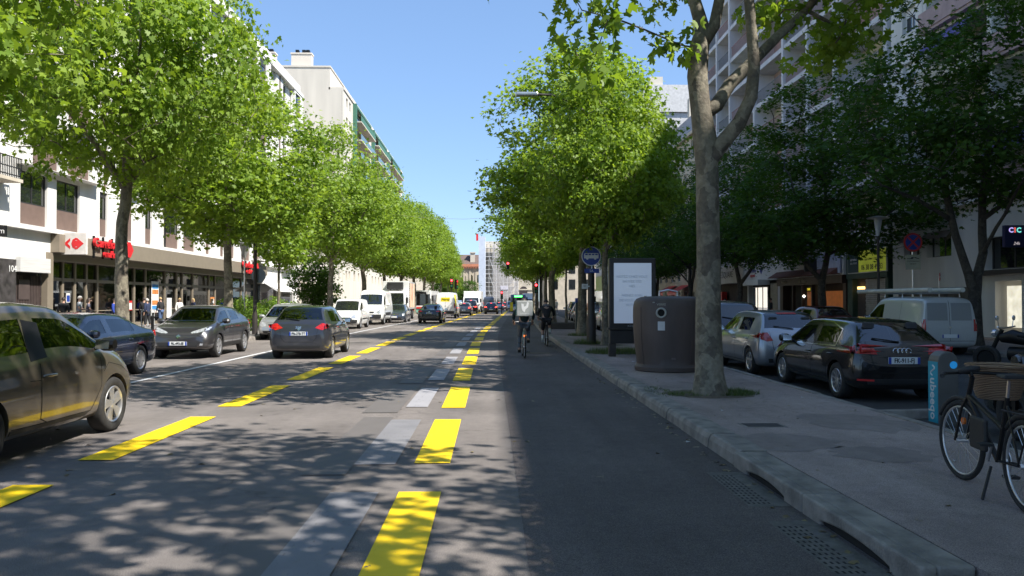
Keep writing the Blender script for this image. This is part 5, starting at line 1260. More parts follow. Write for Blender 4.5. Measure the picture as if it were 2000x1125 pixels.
    if r_[0] is not None and frontpl: plate(root, 0, r_[0].y+.004, .46*hs, plate_txt, 'front')
    if detail > 1 and seams:
        mb = MB()
        bi = sp['side'][-1][0]; yb = st2[bi][0]-.04; yf = st2[12][0]-.05; yr = st2[6][0]-.12 if not van else None
        sh = H*.5
        for axn in ('+x', '-x'):
            zb = .30 if not big else .42
            sk.line(mb, axn, [(yb,zt(yb)),(yb,zb),(yf-.14,zb),(yf+.0,.62*hs),(yf+.02,zt(yf))])
            if yr: sk.line(mb, axn, [(yb,zb),(wy[0]+r+.12,zb),(wy[0]+r+.07,.55),(wy[0]+r-.22,.80),(yr,zt(yr)-.02)])
            else: sk.line(mb, axn, [(yb-.1,.42*hs),(wy[0]+r+.2,.42*hs),(wy[0]+r+.2,H*.9)]); 
            sk.line(mb, axn, [(wy[1]+.02,.80*hs),(F_-.28,.68*hs)])
        sk.line(mb, 'front', [(-.70,.62*hs),(-.4,.745*hs),(.4,.745*hs),(.70,.62*hs)])
        if not van: sk.line(mb, 'rear', [(-.56,1.0),(-.50,.62),(-.40,.50),(.40,.50),(.50,.62),(.56,1.0)])
        else: sk.line(mb, 'rear', [(0,.45*hs),(0,H*.95)], .012); sk.line(mb, 'rear', [(-wmax+.16,.45*hs),(wmax-.16,.45*hs)], .012)
        mb.build('door_seams', WELL, root, fix=False)
        for s in (1, -1):
            for yy in ((yb+.12,), (yb+.12, (st2[6][0]+.1)))[0 if van else 1]:
                rh, D = sk.hit('+x' if s > 0 else '-x', yy, zt(yy)-.12)
                if rh[0] is not None:
                    x = rh[0].x; MB().tube([(x,yy-.09,zt(yy)-.12),(x+s*.03,yy-.06,zt(yy)-.12),(x+s*.03,yy+.06,zt(yy)-.12),(x,yy+.09,zt(yy)-.12)], .014, 6).build('door_handle', mat, root, smooth=True)
        if sp['rearw'] and detail > 1:
            a = sk.hit('rear', .0, st2[3][3]+.02)[0][0]; b2 = sk.hit('rear', -.42, st2[3][3]+.08)[0][0]
            if a is not None and b2 is not None: MB().tube([a+Vector((0,-.02,0)), (a+b2)/2+Vector((0,-.03,0)), b2+Vector((0,-.015,0))], .012, 5).build('wiper', BLACK, root)
    if van and detail > 1:
        pass
    if van and kind == 'kangoo' and sp.get('rearglass', False) is True: pass
    if detail > 1: interior(root, wmax-.12, [st2[9][0]+.45, st2[7][0]-.25] if not van else [st2[9][0]+.45], .2*hs, .62*hs, st2[12][0]-.35, 1.0*hs if van else .96)
    root['_L'] = L_
    del root['_L']
    return root, sk
PAINT = {}
PAINT['bronze'] = car_paint('bronze_grey_paint', (.15,.128,.095), .55, .32, .2)
PAINT['navy'] = car_paint('navy_paint', (.008,.014,.035), .3, .25, .05)
PAINT['charcoal'] = car_paint('charcoal_paint', (.045,.044,.05), .5, .3, .14)
PAINT['silver'] = car_paint('silver_paint', (.42,.43,.43), .6, .3, .08)
PAINT['slate'] = car_paint('slate_paint', (.028,.032,.045), .45, .3, .22)
PAINT['white'] = car_paint('van_white', (.76,.76,.74), 0, .4, .10)
PAINT['bluegrey'] = car_paint('blue_grey_paint', (.06,.08,.11), .5, .3, .06)
PAINT['black'] = car_paint('black_paint', (.008,.008,.009), .2, .22, .06)
PAINT['grey'] = car_paint('grey_paint', (.18,.18,.18), .5, .3, .08)
PAINT['darkred'] = car_paint('dark_red_paint', (.12,.02,.015), .3, .3, .06)
PAINT['silverblue'] = car_paint('cool_silver_paint', (.36,.38,.42), .6, .28, .06)
def gpos(px, py): q = gnd(px, py); return q
hb = 0
# 1 bronze electric hatchback, foreground left
SPECS['bmwi'] = scale_spec('bmwi', 4.0, 1.05)
SPECS['bmwi'].update(head=[(.45,.66),(.48,.76),(.68,.80),(.72,.70),(.66,.62)], hz=1.05)
c1, sk1 = build_car('bmwi', 'bronze grey electric hatchback cut by the left picture edge, nearest car', 'car', PAINT['bronze'], (-5.73,8.82,0), 0, 'ER-512-KP', 2, 2, glass=CARGLASS, name='car', mirrors_col=BLACK, seams=False)
sk1.patch('bonnet', BLACK, c1, 'top', [(-.60,1.28),(.60,1.28),(.52,1.86),(-.52,1.86)], .004)
mb = MB()
for ax in ('+x', '-x'):
    sk1.line(mb, ax, [(-.33,1.0),(-.36,.72),(-.34,.40),(-.20,.345),(.72,.345),(.92,.62),(.96,.98)], .010)
    sk1.line(mb, ax, [(-.36,.82),(-.55,.83)], .008)
    sk1.line(mb, ax, [(-.95,.36),(-.20,.345)], .008); sk1.line(mb, ax, [(1.0,.80),(1.15,.90),(1.5,.83),(1.7,.72)], .008)
mb.build('door_seams', WELL, c1, fix=False)
for s in (1, -1):
    r_ = sk1.hit('+x' if s > 0 else '-x', -.2, .86)[0][0]; MB().tube([(r_.x,-.32,.86),(r_.x+s*.035,-.27,.865),(r_.x+s*.035,-.12,.865),(r_.x,-.07,.86)], .017, 8).build('door_handle', PAINT['bronze'], c1, smooth=True)
    sk1.patch('pillar_panel', BLACK, c1, '+x' if s > 0 else '-x', [(-.47,1.03),(-.17,1.06),(-.15,1.44),(-.42,1.48)], .004)
    sk1.patch('sill_panel', pmat('sill_dark', (.03,.028,.025), .5), c1, '+x' if s > 0 else '-x', [(-.9,.30),(.62,.30),(.70,.345),(-.9,.345)], .006)
# 2 navy saloon facing the viewer
build_car('sedan', 'navy saloon parked behind the bronze hatchback, facing the viewer', 'car', PAINT['navy'], (-8.95,16.6,0), pi, None, 4, 2, name='parked_car', glass=CARGLASS)
# 3 charcoal crossover
SPECS['suv'].update(head=[(.30,.745),(.36,.80),(.72,.93),(.80,.92),(.78,.84),(.52,.76)], gz=.44, grille=[(-.60,.70),(.60,.70),(.32,.76),(-.32,.76)], tail=[(.50,.92),(.80,.98),(.82,1.06),(.55,1.02)])
c3, sk3 = build_car('suv', 'charcoal crossover with one headlight glinting, parked facing the viewer by the white line', 'car', PAINT['charcoal'], (-9.02,24.45,0), pi+.03, 'FK-493-SE', 0, 2, name='parked_car', glass=CARGLASS)
for s in (1,-1):
    sk3.patch('fog_light', HEADL, c3, 'front', [(s*.60,.40),(s*.68,.40),(s*.70,.46),(s*.62,.46)], .008)
    for ax_ in (0, 1):
        y = [y-2.18 for y in SPECS['suv']['wheels']][ax_]; mb = MB(); rr_ = .345
        pts = [(y+(rr_+.075)*cos(a), rr_+(rr_+.075)*sin(a)) for a in np.linspace(-.12, pi+.12, 26)]
        sk3.line(mb, '+x' if s > 0 else '-x', pts, .055, .012); mb.build('arch_trim', BLACKP, c3, fix=False)
    mb = MB(); sk3.line(mb, '+x' if s > 0 else '-x', [(-.9,.36),(.86,.36)], .10, .014); mb.build('sill_trim', BLACKP, c3, fix=False)
# 4 silver mpv facing the viewer
sp4 = scale_spec('mpv', 4.5, .96); sp4.update(grille=[(-.36,.66),(-.22,.56),(.22,.56),(.36,.66),(.36,.69),(-.36,.69)], gz=.36)
build_car('mpv', 'silver white people carrier with winged grille parked behind the crossover', 'car', PAINT['silver'], (-9.15,35.3,0), pi, 'DH-915-LS', 0, 2, name='parked_car', spec=sp4, glass=CARGLASS)
# 5 dark slate hatch seen from behind
sp5 = scale_spec('hatch', 4.08, 1.045); sp5.update(tail=[(.46,.86),(.66,.80),(.86,.88),(.84,.96),(.64,.99)], tz=1.05, pz=.74)
c5, sk5 = build_car('hatch', 'dark slate electric hatchback driving away in the middle lane, dusty sides', 'car', PAINT['slate'], (-5.55,24.3,0), .015, 'FN-378-TT', 1, 2, name='car', spec=sp5, glass=CARGLASS)
text('ZOE', .085, CHR, c5, frame((0,-2.04,.915), (1,0,0), (0,.1,1)), 'badge_lettering')
r_ = sk5.hit('+x', .75, 1.2)[0][0]
# 6-7 white vans facing the viewer
sp6 = scale_spec('kangoo', 4.2, 1.0); sp6.update(hz=1.12, gz=.42)
c6, sk6 = build_car('kangoo', 'small white panel van with grey bumper facing the viewer, left of the dark hatchback', 'van', PAINT['white'], (-8.75,48.2,0), pi, 'EB-274-VC', 0, 2, name='parked_van', spec=sp6, mirrors_col=PAINT['white'])
sk6.patch('bumper', BLACKP, c6, 'front', [(-.78,.30),(.78,.30),(.80,.56),(-.80,.56)], .005)
for s in (1,-1): sk6.patch('side_moulding', BLACKP, c6, '+x' if s > 0 else '-x', [(-.95,.56),(.9,.56),(.9,.64),(-.95,.64)], .008)
c7, sk7 = build_car('master', 'tall white delivery van with black trim, behind the small white panel van', 'van', PAINT['white'], (-8.55,57.0,0), pi, None, 0, 2, name='parked_van')
sk7.patch('bumper', BLACKP, c7, 'front', [(-.85,.42),(.85,.42),(.88,.74),(-.88,.74)], .005)
for s in (1,-1): sk7.patch('side_moulding', BLACKP, c7, '+x' if s > 0 else '-x', [(-1.4,.62),(1.5,.62),(1.5,.86),(-1.4,.86)], .008)
# 9 blue grey hatch facing, pulled out
sp9 = scale_spec('hatch', 4.35, .98); sp9.update(head=[(.36,.58),(.44,.68),(.74,.76),(.80,.70),(.72,.46),(.66,.56)])
build_car('hatch', 'blue grey hatchback with bright curved headlight facing the viewer behind the tall van', 'car', PAINT['bluegrey'], (-7.6+.25,61.0,0), pi, None, 1, 2, name='parked_car', spec=sp9)
# 11 black saloon driving away
sp11 = scale_spec('sedan', 4.7, 1.02); sp11.update(tail=[(.48,.86),(.82,.88),(.84,.97),(.56,.96)], pz=.78)
q = gnd(840,632); c11, _ = build_car('sedan', 'black saloon driving away in front of the white rental van', 'car', PAINT['black'], (q.x,q.y+2.3,0), -.03, 'DV-655-JR', 0, 2, name='car', spec=sp11)
# 12 rental van with yellow sign
sp12 = scale_spec('master', 5.6, 1.02)
q = gnd(872,621.5); c12, sk12 = build_car('master', 'white rental van with a yellow sign on its rear doors, driving away', 'van', PAINT['white'], (q.x,q.y+2.8,0), -.04, None, 0, 2, name='van', spec=sp12)
yr = sk12.hit('rear', 0, 1.85)[0][0]; YS = pmat('sign_yellow', (.90,.75,.0), .5, var=.02)
sg = MB(); sg.add([(-.46,yr.y-.012,1.62),(.40,yr.y-.012,1.62),(.46,yr.y-.012,2.02),(-.40,yr.y-.012,2.02),(-.46,yr.y+.01,1.62),(.40,yr.y+.01,1.62),(.46,yr.y+.01,2.02),(-.40,yr.y+.01,2.02)], [(0,1,2,3),(0,4,5,1),(1,5,6,2),(2,6,7,3),(3,7,4,0)])
s_ = sg.build('sign_panel', YS, c12); text('Hertz', .34, INK, s_, frame((0,yr.y-.016,1.83), (1,0,0), (0,0,1)), 'lettering', bold=.006, shear=.3)
sk12.patch('bumper', BLACKP, c12, 'rear', [(-.86,.42),(.86,.42),(.88,.70),(-.88,.70)], .005)
for s in (1,-1): sk12.patch('side_stripe', YS, c12, '+x' if s > 0 else '-x', [(-2.7,1.2),(-1.6,1.2),(-1.2,2.3),(-2.7,2.3)], .006)
# far traffic
q = gnd(907,616); build_car('hatch', 'grey estate car with lit brake lights just right of the white rental van', 'car', PAINT['grey'], (q.x,q.y+2.1,0), -.04, None, 0, 1, brake=True, name='car')
q = gnd(921,612); build_car('mpv', 'dark people carrier with lit brake lights beyond the grey estate car', 'car', PAINT['black'], (q.x,q.y+2.1,0), -.04, None, 0, 1, brake=True, name='car', spec=scale_spec('mpv', 4.8, 1.12))
q = gnd(960,613.5); build_car('hatch', 'black hatchback with lit brake lights in the middle of the road', 'car', PAINT['black'], (q.x,q.y+2.0,0), -.04, None, 0, 1, brake=True, name='car', spec=scale_spec('hatch', 4.1, 1.0))
sp16 = scale_spec('master', 5.6, .98)
q = gnd(956,606.8); c16, sk16 = build_car('master', 'dark blue van with a pale roof edge beyond the black hatchback', 'van', car_paint('dark_van_blue', (.05,.06,.09), .2, .3), (q.x,q.y+2.7,0), -.04, None, 0, 1, name='van', spec=sp16)
q = gnd(975,606); build_car('hatch', 'silver car in the queue right of the dark blue van', 'car', PAINT['silver'], (q.x,q.y+2.0,0), -.04, None, 0, 1, brake=True, name='car')
q = gnd(984,605); build_car('hatch', 'red car with lit brake lights in the queue at the crossing', 'car', PAINT['darkred'], (q.x+.3,q.y+2.0,0), -.04, None, 0, 1, brake=True, name='car')
q = gnd(999,607); build_car('mpv', 'pale grey people carrier in the queue left of the yellow barrier', 'car', PAINT['silverblue'], (q.x,q.y+2.0,0), pi, None, 0, 1, name='car')
q = gnd(935,603); build_car('kangoo', 'white van facing the viewer at the crossing, left of the dark blue van', 'van', PAINT['white'], (q.x,q.y+8.0,0), pi, None, 0, 1, name='van')
q = gnd(893,606); build_car('kangoo', 'pale blue van behind the dark people carrier', 'van', car_paint('pale_blue_paint', (.30,.42,.60), .2, .3), (q.x,q.y+14,0), 0, None, 0, 1, name='van')
# right hand service road
sp20 = scale_spec('hatch', 4.15, .93, .97); sp20.update(head=sp4.get('head', [(.42,.62),(.50,.72),(.72,.76),(.78,.68),(.60,.60)]), tail=[(.42,.80),(.84,.82),(.86,.93),(.46,.90)], tz=1.0, rings=True, pz=.70)
c20, sk20 = build_car('hatch', 'black hatchback with four ring badge parked by the kerb, rear towards the viewer', 'car', PAINT['black'], (6.83,14.5,0), -.02, 'FK-911-FJ', 1, 2, name='parked_car', spec=sp20, glass=CARGLASS)
mb = MB(); yq = sk20.hit('rear', 0, .86)[0][0].y
for i in range(4): mb.tube([(-.105+i*.07+.045*cos(a), yq-.012, .855+.045*sin(a)) for a in np.linspace(0,2*pi,15)], .006, 5, caps=False)
mb.build('ring_badge', CHR, c20)
for s in (1,-1): sk20.patch('reflector', RED, c20, 'rear', [(s*.50,.36),(s*.76,.37),(s*.76,.40),(s*.50,.39)], .008)
mb = MB()
for ax in ('+x','-x'):
    w_ = [(s[0]-2.075, s[2], s[3]) for s in sp20['st']]
    sk20.line(mb, ax, [(w_[12][0]+.0,w_[12][1]+.02),(w_[9][0],w_[9][1]+.01),(w_[6][0]-.02,w_[6][1]+.015),(w_[6][0]-.03,w_[6][1]+.30),(w_[7][0]+.1,w_[7][1]+.42),(w_[9][0],w_[9][1]+.44),(w_[11][0],w_[11][1]+.40),(w_[12][0]+.0,w_[12][1]+.05)], .02, .006)
mb.build('window_trim', CHR, c20, fix=False)
sp21 = scale_spec('hatch', 3.96, .985, .98); sp21.update(tail=[(.50,.80),(.64,.78),(.86,.86),(.80,.97),(.60,.98)], pz=.5)
c21, sk21 = build_car('hatch', 'silver hatchback parked ahead of the black one, red boomerang tail lights', 'car', PAINT['silverblue'], (6.80,18.85,0), -.01, None, 0, 2, name='parked_car', spec=sp21, glass=CARGLASS)
sk21.patch('brake_light', RED, c21, 'rear', [(-.22,1.385),(.22,1.385),(.22,1.415),(-.22,1.415)], .012)
build_car('mpv', 'tall dark people carrier parked ahead of the silver hatchback', 'car', PAINT['navy'], (6.95,23.6,0), 0, None, 0, 2, name='parked_car', spec=scale_spec('mpv', 4.6, 1.03))
build_car('hatch', 'dark red hatchback on the far side of the service road before the cafe', 'car', PAINT['darkred'], (13.9,32.5,0), 0, None, 0, 2, name='parked_car', glass=CARGLASS)
sp23 = scale_spec('kangoo', 4.4, .995)
c23, sk23 = build_car('kangoo', 'grey panel van with pale tubes on its roof rack at the far kerb', 'van', car_paint('pale_grey_van_paint', (.50,.51,.50), .2, .35), (14.1,25.4,0), .0, None, 0, 2, name='parked_van', spec=sp23, mirrors_col=BLACKP, glass=CARGLASS)
mb = MB()
for y in (-1.7, -.6, .5): mb.tube([(-.62,y,1.80),(-.60,y,1.93),(.60,y,1.93),(.62,y,1.80)], .022, 6)
mb.build('roof_rack', STEEL, c23)
mb = MB(); mb.tube([(-.5,-2.0,2.02),(-.5,2.6,2.02)], .075, 14); mb.build('carry_tube', pmat('pale_tube', (.60,.58,.50), .5), c23, smooth='auto')
mb = MB(); mb.tube([(.35,-2.3,2.02),(.35,1.4,2.02)], .075, 14); mb.build('carry_tube', pmat('pale_tube', (.60,.58,.50), .5), c23, smooth='auto')
for s, (a, b) in ((1,(.06,.70)),(-1,(-.70,-.06))): sk23.patch('rear_door_panel', car_paint('van_grey2', (.28,.29,.29), .2, .4), c23, 'rear', [(a,1.08),(b,1.08),(b*.97 if s > 0 else b,1.62),(a if s > 0 else a*.97,1.62)], .004)
# dark car at the right edge behind the bicycle
sp24 = scale_spec('mpv', 3.9, .93); sp24.update(head=[(.40,.62),(.46,.74),(.66,.80),(.74,.72),(.60,.60)])
c24, sk24 = build_car('mpv', 'dark shared city car behind the parked bicycle at the right edge', 'car', car_paint('dark_green_black', (.02,.024,.024), .3, .25), (7.15,7.95,0), 0, None, 0, 2, name='parked_car', spec=sp24, glass=CARGLASS, darkrims=True)
sk24.patch('indicator', ORNG, c24, '-x', [(1.62,.70),(1.74,.67),(1.74,.72),(1.62,.74)], .006)
sk24.patch('side_stripe', pmat('pale_green_stripe', (.42,.46,.36), .4), c24, '-x', [(-.9,.62),(.9,.66),(.9,.76),(-.9,.73)], .005)
text('ubeeqo', .17, FRMW, c24, frame((-.86,.2,.5), (0,-1,0), (0,0,1)), 'lettering')
# row of cars beyond the panel, median side of the service road
rowc = [('hatch','white','small white city car with red tail lights seen left of the advertising panel',30.9,5.0,'silver'),('mpv','grey','grey car in the service road row right of the raised planter',52,6.9,0),('hatch','darkred','red car in the service road row beside the parking meter',57,6.9,0),('hatch','bluegrey','green reflecting car farther along the service road row',62,6.9,0),('mpv','black','black car farthest along the service road row',67.5,6.9,0)]
sp30 = scale_spec('hatch', 2.75, 1.06, .95); sp30['wheels'] = (.42, 2.25)
q = gnd(1165,640); build_car('hatch', 'small white city car with red tail lights seen left of the advertising panel', 'car', PAINT['white'], (6.9,43.2,0), 0, None, 0, 2, name='parked_car', spec=scale_spec('hatch', 3.0, 1.05, .95))
for kd, mt, lb, y, x, _ in rowc[1:]:
    build_car(kd, lb, 'car', PAINT[mt], (x+bend(y)*.6,y,0), 0, None, 0, 1, name='parked_car', group='cars parked along the service road')
# graffiti lorry behind
TRK = thing('box_truck', 'white box lorry with blue graffiti in the service road behind the white city car', 'truck', (8.2,50.5,0))
def truck(root, L_, W_, H_, mat, cabH=2.5, cabL=1.9, zf=.95, glassm=GLASSDK, reefer=False, cabmat=None):
    b = MB().box(-W_/2, W_/2, -L_/2, L_/2-cabL-.1, zf, H_).build('cargo_box', mat, root, bevel=.03)
    f = MB(); f.box(-W_/2, W_/2, -L_/2+.001, -L_/2-.02, zf+.04, zf+.16); f.box(-W_/2-.01,-W_/2+.06,-L_/2-.01,-L_/2+.05,zf,H_); f.box(W_/2-.06,W_/2+.01,-L_/2-.01,-L_/2+.05,zf,H_); f.build('box_frame', STEEL, root)
    c0 = L_/2-cabL; wc = W_/2-.08; cm = cabmat or mat
    pr = [(c0,.45),(L_/2-.05,.45),(L_/2,.7),(L_/2,1.25),(L_/2-.12,1.4),(L_/2-.45,cabH-.12),(L_/2-.7,cabH),(c0,cabH)]
    cab = MB().prism([(p[0],p[1]) for p in pr], (-wc,0,0), (0,1,0), (0,0,1), (2*wc,0,0)).build('cab', cm, root, bevel=.06)
    g_ = MB(); g_.add([(-wc+.12,L_/2-.11,1.42),(wc-.12,L_/2-.11,1.42),(wc-.2,L_/2-.43,cabH-.18),(-wc+.2,L_/2-.43,cabH-.18)], [(0,1,2,3)])
    for i in range(4): g_.v[i] = (g_.v[i][0], g_.v[i][1]+.025, g_.v[i][2]+.006)
    g_.build('windscreen', glassm, root)
    for s in (1,-1):
        MB().prism([(c0+.35,1.35),(L_/2-.3,1.35),(L_/2-.62,cabH-.25),(c0+.35,cabH-.25)], (s*wc,0,0), (0,1,0), (0,0,1), (s*.01,0,0)).build('side_window', glassm, root)
        MB().box(s*wc+s*.03, s*wc+s*.22, L_/2-.35, L_/2-.25, 1.5, 2.0).build('mirror', BLACKP, root, bevel=.03)
        MB().box(s*(wc-.35), s*(wc-.08), L_/2, L_/2+.02, .72, .9).build('headlight', HEADL, root, bevel=.01)
        MB().box(s*(W_/2-.3), s*(W_/2-.05), -L_/2-.03, -L_/2, .75, .9).build('tail_light', TAILR, root)
        for y in (-L_/2+1.1, L_/2-.9): wheel(root, s*(W_/2-.14), y, .40, .26, s, 0)
    MB().box(-wc+.1, wc-.1, L_/2, L_/2+.02, .95, 1.2).build('grille', BLACKP, root)
    MB().box(-W_/2+.3, W_/2-.3, -L_/2+.1, L_/2-.3, .55, zf-.003).build('chassis', BLACKP, root)
    if reefer: MB().box(-.7,.7,L_/2-cabL-.1,L_/2-cabL+.45,H_-.75,H_-.1).build('cooling_unit', BLACKP, root, bevel=.05)
truck(TRK, 6.2, 2.2, 3.3, PAINT['white'])
GRA = pmat('graffiti_blue', (.03,.03,.25), .6)
text('JON', .95, GRA, TRK, frame((-.1,-3.135,2.55), (1,0,0), (0,0,1)), 'graffiti', shear=.2)
text('Glu', .9, GRA, TRK, frame((-.1,-3.135,1.55), (1,0,0), (0,.0,1)), 'graffiti', shear=.5)
TR2 = thing('box_truck', 'white refrigerated box truck with colourful side picture facing the viewer', 'truck', (-8.45,70.5,0), pi)
truck(TR2, 7.6, 2.3, 3.45, PAINT['white'], cabH=2.55, reefer=True)
m, n_, p_, o_ = node_mat('food_picture'); tc = n_.nodes.new('ShaderNodeTexCoord'); z_ = n_.nodes.new('ShaderNodeTexNoise'); z_.inputs['Scale'].default_value = 1.1
mp = n_.nodes.new('ShaderNodeMapping'); mp.inputs['Scale'].default_value = (1,1.2,.35); n_.links.new(tc.outputs['Object'], mp.inputs[0]); n_.links.new(mp.outputs[0], z_.inputs['Vector'])
cr = n_.nodes.new('ShaderNodeValToRGB'); e = cr.color_ramp.elements; e[0].position = .35; e[0].color = (.65,.60,.5,1); e[1].position = .7; e[1].color = (.45,.05,.03,1); x_ = e.new(.5); x_.color = (.55,.30,.13,1); x_ = e.new(.6); x_.color = (.72,.68,.6,1)
n_.links.new(z_.outputs[0], cr.inputs[0]); n_.links.new(cr.outputs[0], p_.inputs['Base Color'])
for s in (1,-1): MB().box(s*1.152, s*1.16, -3.6, .8, 1.1, 3.3).build('side_picture', m, TR2)
for s in (1,-1):
    mb = MB()
    for j in range(11): mb.box(s*1.152, s*1.165, .95, 1.25, 1.15+j*.2, 1.27+j*.2)
    tag(mb.build('vent_strip', BLACKP, TR2))
TR3 = thing('box_truck', 'white box truck facing the viewer at the crossing beyond the dark people carrier', 'truck', (at(924,600,112).x,112,0), pi-.05)
truck(TR3, 7.0, 2.5, 3.1, PAINT['white'], cabH=2.3)
TR4 = thing('box_truck', 'bright white truck at the crossing right of the dark blue lit front van', 'truck', (at(1037,600,128).x,131,0), pi)
truck(TR4, 6.0, 2.3, 3.0, PAINT['white'], cabH=2.2)
# buses
def bus(root, L_, H_, mat, low, disp=None):
    W_ = 2.5
    MB().box(-W_/2, W_/2, -L_/2, L_/2, .75, H_).build('body', mat, root, bevel=.12, bseg=3)
    MB().box(-W_/2+.01, W_/2-.01, -L_/2+.02, L_/2-.02, .3, .745).build('skirt', low, root, bevel=.03)
    MB().box(-W_/2+.14, W_/2-.14, L_/2-.02, L_/2+.015, 1.15, H_-.45).build('windscreen', GLASSDK, root, bevel=.01)
    d = MB().box(-.65, .65, L_/2+.005, L_/2+.03, H_-.42, H_-.16).build('display', disp or BLACKP, root)
    for s in (1,-1):
        for i in range(6): MB().box(s*W_/2, s*(W_/2+.01), -L_/2+.6+i*(L_-1.2)/6, -L_/2+.45+(i+1)*(L_-1.2)/6, 1.25, H_-.5).build('window', GLASSDK, root)
        MB().box(s*.75, s*1.1, L_/2, L_/2+.02, .62, .8).build('headlight', HEADL, root)
        MB().box(s*(W_/2+.05), s*(W_/2+.3), L_/2+.1, L_/2+.2, 1.7, 2.3).build('mirror', BLACKP, root, bevel=.03)
        for y in (-L_/2+2.2, L_/2-2.4): wheel(root, s*(W_/2-.14), y, .45, .27, s, 0)
BS = thing('bus', 'white city bus with pale green skirt facing the viewer in the left parking lane', 'bus', (at(824,606,92).x,97,0), pi-.03)
bus(BS, 10, 2.95, PAINT['white'], pmat('pale_green_skirt', (.20,.42,.34), .4)); MB().box(-.5,.5,5.02,5.04,.78,.98).build('front_panel', RED, BS)
BS2 = thing('bus', 'blue fronted bus with a lit green display facing the viewer in the bus lane', 'bus', (at(1012,604,128).x,132,0), pi)
bus(BS2, 9, 2.75, car_paint('bus_blue', (.05,.12,.30), .1, .3), PAINT['white'], pmat('green_display', (.1,1,.15), .5, emit=3, var=0))
# ------------------------------------------------------------------ street furniture and signs
def P(x, y, Y): return at(x, y, Y)
BRN = pmat('brown_metal', (.045,.038,.034), .5, .3, var=.15)
# advertising panel
AD = thing('advertising_panel', 'dark framed advertising panel with a pale blank lit poster on the right sidewalk', 'panel', (3.92,21.2,.148), R(0))
MB().box(-.65,.65,-.12,.12,.78,2.72).build('case', pmat('panel_case', (.035,.032,.032), .4, .3), AD, bevel=.03)
MB().box(-.68,.68,-.15,.15,.74,.80).build('ledge', BRN, AD, bevel=.01)
MB().box(-.63,.63,-.10,.10,.36,.74).build('lower_box', pmat('panel_case', (.035,.032,.032), .4, .3), AD, bevel=.02)
MB().box(-.65,-.46,-.10,.10,-.02,.36).build('foot', BRN, AD, bevel=.01); MB().box(.46,.65,-.10,.10,-.02,.36).build('foot', BRN, AD, bevel=.01)
po = MB(); po.box(-.52,.52,-.13,-.121,.92,2.58)
m, n_, p_, o_ = node_mat('lit_poster'); p_.inputs['Base Color'].default_value = (.42,.50,.62,1); p_.inputs['Emission Color'].default_value = (.44,.52,.66,1); p_.inputs['Emission Strength'].default_value = .15; p_.inputs['Roughness'].default_value = .12
poster = po.build('poster', m, AD)
FT = pmat('faint_lettering', (.44,.51,.60), .5, var=.02)
for i, (w_, z_) in enumerate([(.62,2.22),(.5,2.12),(.3,2.02),(.24,1.82),(.5,1.72),(.62,1.62),(.46,1.52)]): pass
for i, l in enumerate(['RESTEZ CHEZ VOUS', 'SAUVEZ DES', 'VIES', '', 'PRENEZ SOIN', 'DE VOUS ET DES', 'AUTRES']):
    if l: text(l, .095, FT, poster, frame((-.02,-.1315,2.2-i*.13), (1,0,0), (0,0,1)), 'faint_lettering', depth=.001)
text('JCDecaux', .07, pmat('dull_white', (.35,.35,.36), .5), AD, frame((0,-.1215,.845), (1,0,0), (0,0,1)), 'lettering', depth=.001)
# recycling container
BIN = thing('recycling_container', 'brown rounded glass recycling container with a round opening beside the foreground trunk', 'container', (3.93,16.9,.148), 0)
mb = MB(); prof = [(.70,0),(.74,.02),(.745,.10),(.70,.16),(.705,.3),(.745,.6),(.765,.9),(.775,1.2),(.77,1.4),(.745,1.52),(.69,1.585),(.60,1.62),(.45,1.635),(0,1.64)]
mb.lathe(prof, 48, sx=1.0, sy=.86)
BM = pmat('container_shell', (.085,.062,.055), .55, var=.25, vs=2.2, bump=.12, bs=14, stretch=(1,1,.35))
mb.build('shell', BM, BIN, smooth='auto')
a0 = R(-112); ca, sa = cos(a0), sin(a0)
cx_, cy_ = .77*ca, .77*.86*sa; nrm = Vector((ca, sa/.86, 0)).normalized(); tu = Vector((-nrm.y, nrm.x, 0))
mb = MB(); c = Vector((cx_,cy_,1.28)); o_r, i_r = .115, .075
pts = [c+nrm*.02+(tu*cos(a)+Vector((0,0,1))*sin(a))*.095 for a in np.linspace(0, 2*pi, 25)]
mb.tube(pts, .022, 8, caps=False); mb.build('opening_ring', pmat('pale_ring', (.34,.34,.31), .5), BIN, smooth=True)
mb = MB(); mb.tube([c-nrm*.02, c+nrm*.012], .078, 20); mb.build('opening', WELL, BIN)
t = text('VERRE', .07, pmat('dull_cream', (.40,.38,.33), .6), BIN, frame(c+nrm*.008+Vector((0,0,.175)), tu, (0,0,1)), 'lettering', depth=.002)
mb = MB(); q_ = [(-.075,-.105),(.075,-.105),(.075,.085),(-.075,.085)]; mb.prism(q_, c+nrm*.004+Vector((0,0,-.27)), tu, (0,0,1), nrm*.006); mb.build('sticker', pmat('white_sticker', (.55,.55,.56), .4), BIN)
mb = MB(); mb.tube([(-.5,-.1,1.63),(-.5,.1,1.63)], .02, 6); mb.tube([(.2,0,1.64),(.2,0,1.74),(.0,0,1.78),(-.2,0,1.74),(-.2,0,1.64)], .018, 6); mb.build('lifting_ring', STEEL, BIN)
for a in (-150, -60, 30, 120):
    ca_, sa_ = cos(R(a)), sin(R(a)); s_ = MB()
    s_.tube([(r_*ca_*1.004, r_*.86*sa_*1.004, z_) for r_, z_ in prof[3:9]], .007, 5); s_.build('seam', BM, BIN)
